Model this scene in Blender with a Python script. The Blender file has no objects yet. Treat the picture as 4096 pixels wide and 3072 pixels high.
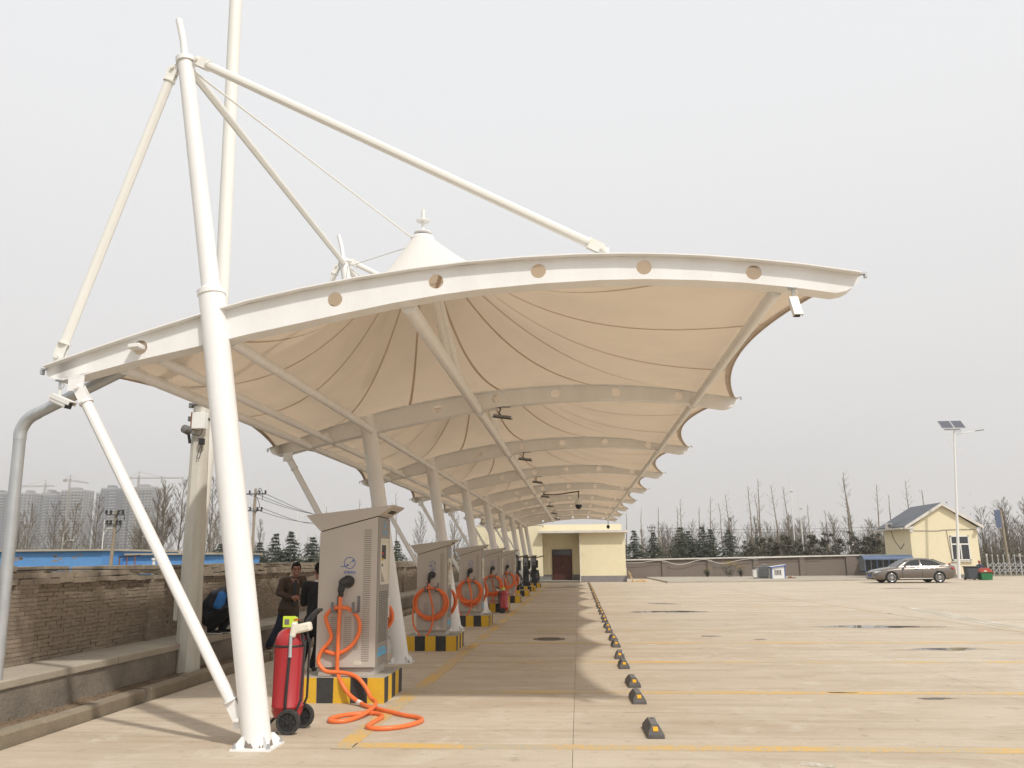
import bpy, bmesh, math, random
from mathutils import Vector, Matrix, Quaternion
R = math.radians
sc = bpy.context.scene
C = sc.collection

# ------------------------------------------------------------------ camera, sky, sun, exposure
cam_d = bpy.data.cameras.new('camera'); cam = bpy.data.objects.new('camera', cam_d); C.objects.link(cam)
cam_d.sensor_width = 36.0; cam_d.lens = 29.12; cam_d.clip_start = 0.05; cam_d.clip_end = 6000
cam.matrix_world = (Matrix.Translation((0, 0, 1.6)) @ Matrix.Rotation(R(4.40), 4, 'Z')
                    @ Matrix.Rotation(R(90 + 11.953), 4, 'X') @ Matrix.Rotation(R(-0.5), 4, 'Z'))
sc.camera = cam
SUN_TRAVEL = Vector((-2.15, 2.74, -4.1)).normalized()
world = bpy.data.worlds.new('World'); sc.world = world; world.use_nodes = True
wt = world.node_tree; wt.nodes.clear()
w_out = wt.nodes.new('ShaderNodeOutputWorld'); w_bg = wt.nodes.new('ShaderNodeBackground')
w_sky = wt.nodes.new('ShaderNodeTexSky'); w_sky.sky_type = 'NISHITA'; w_sky.sun_disc = False
w_sky.sun_elevation = math.asin(-SUN_TRAVEL.z); w_sky.sun_rotation = math.atan2(-SUN_TRAVEL.x, -SUN_TRAVEL.y)
w_sky.air_density = 1.0; w_sky.dust_density = 6.0; w_sky.ozone_density = 1.0; w_sky.altitude = 50
w_hs = wt.nodes.new('ShaderNodeHueSaturation'); w_hs.inputs['Saturation'].default_value = 0.22
w_mix = wt.nodes.new('ShaderNodeMix'); w_mix.data_type = 'RGBA'; w_mix.inputs[0].default_value = 0.85
w_tc = wt.nodes.new('ShaderNodeTexCoord'); w_sx = wt.nodes.new('ShaderNodeSeparateXYZ'); wt.links.new(w_tc.outputs['Generated'], w_sx.inputs[0])
w_mr = wt.nodes.new('ShaderNodeMapRange'); w_mr.inputs[1].default_value = -0.02; w_mr.inputs[2].default_value = 0.50; wt.links.new(w_sx.outputs[2], w_mr.inputs[0])
w_gr = wt.nodes.new('ShaderNodeMix'); w_gr.data_type = 'RGBA'; wt.links.new(w_mr.outputs[0], w_gr.inputs[0])
w_gr.inputs[6].default_value = (6.55, 6.30, 6.12, 1); w_gr.inputs[7].default_value = (7.62, 7.66, 7.74, 1)   # milky haze, warmer and dimmer towards the horizon
wt.links.new(w_gr.outputs[2], w_mix.inputs[7])
wt.links.new(w_sky.outputs[0], w_hs.inputs['Color']); wt.links.new(w_hs.outputs[0], w_mix.inputs[6])
wt.links.new(w_mix.outputs[2], w_bg.inputs[0]); w_bg.inputs[1].default_value = 0.115
wt.links.new(w_bg.outputs[0], w_out.inputs[0])
sun_d = bpy.data.lights.new('sun', 'SUN'); sun_d.energy = 2.6; sun_d.angle = R(2.0); sun_d.color = (1.0, 0.95, 0.87)
sun = bpy.data.objects.new('sun', sun_d); C.objects.link(sun); sun.location = (20, -30, 60)
sun.rotation_euler = SUN_TRAVEL.to_track_quat('-Z', 'Y').to_euler()
vs = sc.view_settings; vs.view_transform = 'Standard'; vs.look = 'None'; vs.exposure = 0.16; vs.gamma = 1.0
vs.use_curve_mapping = False
sc.cycles.volume_step_rate = 4; sc.cycles.max_bounces = 8; sc.cycles.volume_bounces = 0
sc.cycles.transparent_max_bounces = 16

# ------------------------------------------------------------------ helpers
def link(o, parent=None):
    C.objects.link(o)
    if parent is not None: o.parent = parent
    return o
def tag(o, label=None, cat=None, group=None, kind=None):
    if label: o['label'] = label
    if cat: o['category'] = cat
    if group: o['group'] = group
    if kind: o['kind'] = kind
    return o
def thing(name, label, cat, loc=(0, 0, 0), rz=0.0, group=None, scale=None):
    o = link(bpy.data.objects.new(name, None)); o.location = loc; o.rotation_euler = (0, 0, rz)
    o.empty_display_size = 0.2
    if scale: o.scale = (scale,) * 3
    return tag(o, label, cat, group)
def copy_tree(o, parent=None):
    c = o.copy(); C.objects.link(c)
    if parent is not None: c.parent = parent
    for ch in o.children: copy_tree(ch, c)
    return c
def dup(o, label, loc, rz=None):
    c = copy_tree(o); c.location = loc; c['label'] = label
    if rz is not None: c.rotation_euler = (0, 0, rz)
    return c
def V(*a): return Vector(a)

class MB:
    def __init__(s): s.v = []; s.f = []; s.m = []; s.mi = 0
    def add(s, vs, fs):
        b = len(s.v); s.v += [tuple(x) for x in vs]; s.f += [tuple(i + b for i in f) for f in fs]; s.m += [s.mi] * len(fs); return s
    def box(s, lo, hi):
        x0, y0, z0 = lo; x1, y1, z1 = hi
        return s.add([(x0,y0,z0),(x1,y0,z0),(x1,y1,z0),(x0,y1,z0),(x0,y0,z1),(x1,y0,z1),(x1,y1,z1),(x0,y1,z1)],
                     [(3,2,1,0),(4,5,6,7),(0,1,5,4),(1,2,6,5),(2,3,7,6),(3,0,4,7)])
    def obox(s, c, size, rot=None):
        hx, hy, hz = size[0]/2, size[1]/2, size[2]/2; c = Vector(c)
        vs = [Vector(p) for p in [(-hx,-hy,-hz),(hx,-hy,-hz),(hx,hy,-hz),(-hx,hy,-hz),(-hx,-hy,hz),(hx,-hy,hz),(hx,hy,hz),(-hx,hy,hz)]]
        if rot is not None: vs = [rot @ p for p in vs]
        return s.add([p + c for p in vs], [(3,2,1,0),(4,5,6,7),(0,1,5,4),(1,2,6,5),(2,3,7,6),(3,0,4,7)])
    def prism(s, poly, axis, a, b):
        """poly: 2-D outline, extruded along axis (0 x, 1 y, 2 z) from a to b"""
        def P(p, t):
            if axis == 0: return (t, p[0], p[1])
            if axis == 1: return (p[0], t, p[1])
            return (p[0], p[1], t)
        n = len(poly)
        vs = [P(p, a) for p in poly] + [P(p, b) for p in poly]
        fs = [tuple(range(n)), tuple(range(2*n-1, n-1, -1))] + [(i, n+i, n+(i+1) % n, (i+1) % n) for i in range(n)]
        return s.add(vs, fs)
    def tube(s, pts, r, n=8, caps=True, closed=False):
        pts = [Vector(p) for p in pts]; N = len(pts)
        rs = r if isinstance(r, (list, tuple)) else [r] * N
        T = []
        for i in range(N):
            if closed: t = pts[(i+1) % N] - pts[i-1]
            else: t = pts[min(i+1, N-1)] - pts[max(i-1, 0)]
            T.append(t.normalized() if t.length > 1e-9 else Vector((0, 0, 1)))
        up = Vector((0, 0, 1)) if abs(T[0].z) < 0.9 else Vector((1, 0, 0))
        u = T[0].cross(up).normalized()
        vs = []
        for i in range(N):
            u = (u - T[i] * u.dot(T[i]))
            u = u.normalized() if u.length > 1e-6 else T[i].orthogonal().normalized()
            w = T[i].cross(u)
            for k in range(n):
                a = 2 * math.pi * k / n
                vs.append(pts[i] + (u * math.cos(a) + w * math.sin(a)) * rs[i])
        fs = []
        for i in range(N if closed else N - 1):
            j = (i + 1) % N
            for k in range(n):
                k2 = (k + 1) % n
                fs.append((i*n+k, i*n+k2, j*n+k2, j*n+k))
        if caps and not closed:
            fs.append(tuple(range(n-1, -1, -1))); fs.append(tuple((N-1)*n + k for k in range(n)))
        return s.add(vs, fs)
    def lathe(s, prof, n=16, o=(0, 0, 0), rot=None, caps=True):
        """prof: (radius, height) list about the local z axis"""
        o = Vector(o); vs = []
        for r_, z in prof:
            for k in range(n):
                a = 2 * math.pi * k / n
                p = Vector((r_ * math.cos(a), r_ * math.sin(a), z))
                if rot is not None: p = rot @ p
                vs.append(p + o)
        fs = [(i*n+k, i*n+(k+1) % n, (i+1)*n+(k+1) % n, (i+1)*n+k) for i in range(len(prof)-1) for k in range(n)]
        if caps: fs.append(tuple(range(n-1, -1, -1))); fs.append(tuple((len(prof)-1)*n + k for k in range(n)))
        return s.add(vs, fs)
    def ball(s, c, r, n=12, m=8, rot=None):
        rx, ry, rz = r if isinstance(r, (list, tuple)) else (r, r, r)
        c = Vector(c); vs = []
        for i in range(m + 1):
            th = math.pi * i / m
            for k in range(n):
                a = 2 * math.pi * k / n
                p = Vector((rx*math.sin(th)*math.cos(a), ry*math.sin(th)*math.sin(a), -rz*math.cos(th)))
                if rot is not None: p = rot @ p
                vs.append(p + c)
        fs = [(i*n+k, i*n+(k+1) % n, (i+1)*n+(k+1) % n, (i+1)*n+k) for i in range(m) for k in range(n)]
        return s.add(vs, fs)
    def quad(s, a, b, c, d): return s.add([a, b, c, d], [(0, 1, 2, 3)])
    def mesh(s, name, mats, smooth=False):
        me = bpy.data.meshes.new(name); me.from_pydata(s.v, [], s.f)
        for m_ in (mats if isinstance(mats, (list, tuple)) else [mats]): me.materials.append(m_)
        if any(s.m): me.polygons.foreach_set('material_index', s.m)
        me.validate(); me.update()
        bm = bmesh.new(); bm.from_mesh(me); bmesh.ops.remove_doubles(bm, verts=bm.verts, dist=1e-5)
        bmesh.ops.recalc_face_normals(bm, faces=bm.faces); bm.to_mesh(me); bm.free()
        if smooth:
            me.polygons.foreach_set('use_smooth', [True] * len(me.polygons))
            if smooth != 'all': me.set_sharp_from_angle(angle=R(smooth if isinstance(smooth, (int, float)) and smooth > 1 else 40))
        return me
    def build(s, name, mats, parent=None, smooth=False, bevel=0, world=False, kind=None):
        if world and parent is not None:
            q = parent.location; s.v = [(x-q.x, y-q.y, z-q.z) for x, y, z in s.v]
        o = link(bpy.data.objects.new(name, s.mesh(name, mats, smooth)), parent)
        if bevel:
            b = o.modifiers.new('bevel', 'BEVEL'); b.width = bevel; b.segments = 2; b.limit_method = 'ANGLE'; b.angle_limit = R(35)
        if kind: o['kind'] = kind
        return o
    def raw(s, name, mats, parent=None, kind=None):
        """for big foliage meshes: no merging or normal fixing"""
        me = bpy.data.meshes.new(name); me.from_pydata(s.v, [], s.f)
        for m_ in (mats if isinstance(mats, (list, tuple)) else [mats]): me.materials.append(m_)
        if any(s.m): me.polygons.foreach_set('material_index', s.m)
        o = link(bpy.data.objects.new(name, me), parent)
        if kind: o['kind'] = kind
        return o
def bez(pts, n=8):
    """smooth curve through the points (Catmull-Rom)"""
    P = [Vector(p) for p in pts]; out = []
    for i in range(len(P) - 1):
        a, b, c, d = P[max(i-1, 0)], P[i], P[i+1], P[min(i+2, len(P)-1)]
        for k in range(n):
            t = k / n
            out.append(0.5 * ((2*b) + (c-a)*t + (2*a-5*b+4*c-d)*t*t + (3*b-a-3*c+d)*t**3))
    return out + [P[-1]]
def lerp(a, b, t): return a + (b - a) * t
def interp(tab, x):
    if x <= tab[0][0]: return tab[0][1]
    for (x0, y0), (x1, y1) in zip(tab, tab[1:]):
        if x <= x1: return y0 + (y1 - y0) * (x - x0) / (x1 - x0)
    return tab[-1][1]

# ------------------------------------------------------------------ materials
def mat(name, col, rough=0.6, metal=0.0, var=0.0, vscale=2.0, col2=None, bump=0.0, bscale=40.0, spec=0.5, coat=0.0, stretch=None, rvar=0.0, objrand=0.0, island=0.0, space='pos', fine=0.0, fscale=60.0):
    m = bpy.data.materials.new(name); m.use_nodes = True; t = m.node_tree; L = t.links
    b = t.nodes['Principled BSDF']
    b.inputs['Base Color'].default_value = (*col, 1); b.inputs['Roughness'].default_value = rough
    b.inputs['Metallic'].default_value = metal; b.inputs['Specular IOR Level'].default_value = spec
    if coat: b.inputs['Coat Weight'].default_value = coat; b.inputs['Coat Roughness'].default_value = 0.08
    if not (var or bump or rvar or objrand or fine or island): return m
    if space == 'pos': src = t.nodes.new('ShaderNodeNewGeometry').outputs['Position']
    else: src = t.nodes.new('ShaderNodeTexCoord').outputs['Object']
    if stretch:
        mp = t.nodes.new('ShaderNodeMapping'); mp.inputs['Scale'].default_value = stretch; L.new(src, mp.inputs[0]); src = mp.outputs[0]
    cur = None
    def noise(scale, detail=5, rough_=0.6):
        n = t.nodes.new('ShaderNodeTexNoise'); n.inputs['Scale'].default_value = scale
        n.inputs['Detail'].default_value = detail; n.inputs['Roughness'].default_value = rough_
        L.new(src, n.inputs['Vector']); return n.outputs['Fac']
    def mixc(fac, a, bcol, typ='MIX'):
        mx = t.nodes.new('ShaderNodeMix'); mx.data_type = 'RGBA'; mx.blend_type = typ
        if isinstance(fac, float): mx.inputs[0].default_value = fac
        else: L.new(fac, mx.inputs[0])
        for sock, val in ((mx.inputs[6], a), (mx.inputs[7], bcol)):
            if isinstance(val, tuple): sock.default_value = (*val, 1) if len(val) == 3 else val
            else: L.new(val, sock)
        return mx.outputs[2]
    def ramp(fac, lo, hi, a=0.0, b_=1.0):
        r_ = t.nodes.new('ShaderNodeMapRange'); r_.inputs[1].default_value = lo; r_.inputs[2].default_value = hi
        r_.inputs[3].default_value = a; r_.inputs[4].default_value = b_; L.new(fac, r_.inputs[0]); return r_.outputs[0]
    cur = col
    if var:
        c2 = col2 if col2 else tuple(x * 0.6 for x in col)
        cur = mixc(ramp(noise(vscale), 0.38, 0.68, 0.0, var), cur, c2)
    if fine:
        cur = mixc(ramp(noise(fscale, 3), 0.42, 0.62, 0.0, fine), cur, tuple(x * 0.45 for x in col))
    if objrand:
        oi = t.nodes.new('ShaderNodeObjectInfo'); 
        cur = mixc(ramp(oi.outputs['Random'], 0, 1, 0.0, objrand), cur, tuple(x * 0.5 for x in col))
    if island:
        gi = t.nodes.new('ShaderNodeNewGeometry'); cur = mixc(ramp(gi.outputs['Random Per Island'], 0, 1, 0.0, island), cur, tuple(x * 0.5 for x in col))
    if not isinstance(cur, tuple): L.new(cur, b.inputs['Base Color'])
    if rvar: L.new(ramp(noise(vscale * 2.3), 0.35, 0.65, rough - rvar, rough + rvar), b.inputs['Roughness'])
    if bump:
        bp = t.nodes.new('ShaderNodeBump'); bp.inputs['Strength'].default_value = bump; bp.inputs['Distance'].default_value = 0.02
        L.new(noise(bscale, 4), bp.inputs['Height']); L.new(bp.outputs[0], b.inputs['Normal'])
    return m

def concrete_ground():
    m = bpy.data.materials.new('yard_concrete'); m.use_nodes = True; t = m.node_tree; L = t.links
    b = t.nodes['Principled BSDF']; b.inputs['Roughness'].default_value = 0.8; b.inputs['Specular IOR Level'].default_value = 0.35
    pos = t.nodes.new('ShaderNodeNewGeometry').outputs['Position']
    def noise(scale, detail=6, st=(1, 1, 1), off=(0, 0, 0), dist=0.0):
        mp = t.nodes.new('ShaderNodeMapping'); mp.inputs['Scale'].default_value = st; mp.inputs['Location'].default_value = off
        L.new(pos, mp.inputs[0]); n = t.nodes.new('ShaderNodeTexNoise'); n.inputs['Scale'].default_value = scale
        n.inputs['Detail'].default_value = detail; n.inputs['Roughness'].default_value = 0.62; n.inputs['Distortion'].default_value = dist
        L.new(mp.outputs[0], n.inputs['Vector']); return n.outputs['Fac']
    def rng(f, lo, hi, a=0.0, b_=1.0):
        r_ = t.nodes.new('ShaderNodeMapRange'); r_.inputs[1].default_value = lo; r_.inputs[2].default_value = hi
        r_.inputs[3].default_value = a; r_.inputs[4].default_value = b_; L.new(f, r_.inputs[0]); return r_.outputs[0]
    def mix(f, a, c):
        mx = t.nodes.new('ShaderNodeMix'); mx.data_type = 'RGBA'; L.new(f, mx.inputs[0])
        for s_, v in ((mx.inputs[6], a), (mx.inputs[7], c)):
            if isinstance(v, tuple): s_.default_value = (*v, 1)
            else: L.new(v, s_)
        return mx.outputs[2]
    c = mix(rng(noise(0.22, 5), 0.35, 0.65), (0.510, 0.420, 0.318), (0.570, 0.492, 0.390))
    c = mix(rng(noise(0.9, 7, (0.45, 1.5, 1), (3, 1, 0), 0.6), 0.46, 0.70, 0, 0.75), c, (0.400, 0.312, 0.225))   # drawn-out dirt streaks
    c = mix(rng(noise(1.7, 7, (1, 1, 1), (9, 4, 0), 1.2), 0.54, 0.68, 0, 0.7), c, (0.60, 0.535, 0.445))       # pale dusty patches
    c = mix(rng(noise(6.0, 8, (1, 1, 1), (2, 7, 0)), 0.57, 0.72, 0, 0.55), c, (0.275, 0.220, 0.160))
    c = mix(rng(noise(55, 4), 0.40, 0.62, 0, 0.22), c, (0.250, 0.215, 0.165))
    c = mix(rng(noise(2.4, 9, (1, 1, 1), (31, 12, 0), 2.5), 0.665, 0.70, 0, 0.5), c, (0.20, 0.165, 0.125))      # small oil and mud spots
    c = mix(rng(noise(3.2, 8, (0.10, 2.2, 1), (5, 2, 0), 0.3), 0.52, 0.74, 0, 0.6), c, (0.31, 0.24, 0.165))      # long faint sweep and tyre smears
    oi = t.nodes.new('ShaderNodeObjectInfo'); c = mix(rng(oi.outputs['Random'], 0, 1, 0, 0.16), c, (0.30, 0.255, 0.19))
    L.new(c, b.inputs['Base Color'])
    bp = t.nodes.new('ShaderNodeBump'); bp.inputs['Strength'].default_value = 0.25; bp.inputs['Distance'].default_value = 0.01
    L.new(noise(70, 4), bp.inputs['Height']); L.new(bp.outputs[0], b.inputs['Normal'])
    L.new(rng(noise(1.2, 5), 0.4, 0.7, 0.88, 0.68), b.inputs['Roughness'])
    return m
def worn_paint(name, col, wear=0.5, under=(0.42, 0.37, 0.285)):
    m = bpy.data.materials.new(name); m.use_nodes = True; t = m.node_tree; L = t.links
    b = t.nodes['Principled BSDF']; b.inputs['Roughness'].default_value = 0.75
    pos = t.nodes.new('ShaderNodeNewGeometry').outputs['Position']
    n1 = t.nodes.new('ShaderNodeTexNoise'); n1.inputs['Scale'].default_value = 0.9; n1.inputs['Detail'].default_value = 3
    n2 = t.nodes.new('ShaderNodeTexNoise'); n2.inputs['Scale'].default_value = 22; n2.inputs['Detail'].default_value = 8
    ad = t.nodes.new('ShaderNodeMath'); ad.operation = 'ADD'
    for n in (n1, n2): L.new(pos, n.inputs['Vector'])
    L.new(n1.outputs['Fac'], ad.inputs[0]); L.new(n2.outputs['Fac'], ad.inputs[1])
    r_ = t.nodes.new('ShaderNodeMapRange'); r_.inputs[1].default_value = 1.22 - wear * 0.55; r_.inputs[2].default_value = 1.40 - wear * 0.4
    L.new(ad.outputs[0], r_.inputs[0])
    mx = t.nodes.new('ShaderNodeMix'); mx.data_type = 'RGBA'; L.new(r_.outputs[0], mx.inputs[0])
    mx.inputs[6].default_value = (*col, 1); mx.inputs[7].default_value = (*under, 1)
    L.new(mx.outputs[2], b.inputs['Base Color']); return m
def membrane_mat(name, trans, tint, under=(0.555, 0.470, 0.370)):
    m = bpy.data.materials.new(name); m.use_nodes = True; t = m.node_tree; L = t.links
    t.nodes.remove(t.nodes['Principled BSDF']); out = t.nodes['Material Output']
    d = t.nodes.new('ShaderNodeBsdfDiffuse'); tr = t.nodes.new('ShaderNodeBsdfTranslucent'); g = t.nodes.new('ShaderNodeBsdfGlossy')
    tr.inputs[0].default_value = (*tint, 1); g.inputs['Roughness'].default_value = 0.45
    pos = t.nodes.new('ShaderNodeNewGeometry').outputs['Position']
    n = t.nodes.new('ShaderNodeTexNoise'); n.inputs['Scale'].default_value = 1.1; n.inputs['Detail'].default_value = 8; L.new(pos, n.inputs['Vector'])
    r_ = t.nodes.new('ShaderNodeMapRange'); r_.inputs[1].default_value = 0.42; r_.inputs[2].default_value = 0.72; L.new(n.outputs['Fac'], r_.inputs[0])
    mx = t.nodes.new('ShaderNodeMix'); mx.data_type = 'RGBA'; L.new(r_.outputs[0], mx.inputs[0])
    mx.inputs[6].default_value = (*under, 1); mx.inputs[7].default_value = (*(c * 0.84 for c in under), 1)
    bf = t.nodes.new('ShaderNodeNewGeometry').outputs['Backfacing']; m2 = t.nodes.new('ShaderNodeMix'); m2.data_type = 'RGBA'   # white outer side; dusty underside with tan ground-bounce light put into its colour
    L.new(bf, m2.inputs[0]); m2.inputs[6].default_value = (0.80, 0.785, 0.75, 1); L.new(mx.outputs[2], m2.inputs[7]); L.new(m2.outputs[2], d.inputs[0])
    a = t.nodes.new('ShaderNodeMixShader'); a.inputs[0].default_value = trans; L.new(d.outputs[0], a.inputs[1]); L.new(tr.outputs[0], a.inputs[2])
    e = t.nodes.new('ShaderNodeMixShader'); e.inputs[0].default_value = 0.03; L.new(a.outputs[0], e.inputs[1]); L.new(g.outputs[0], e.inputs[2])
    L.new(e.outputs[0], out.inputs[0]); return m

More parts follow.
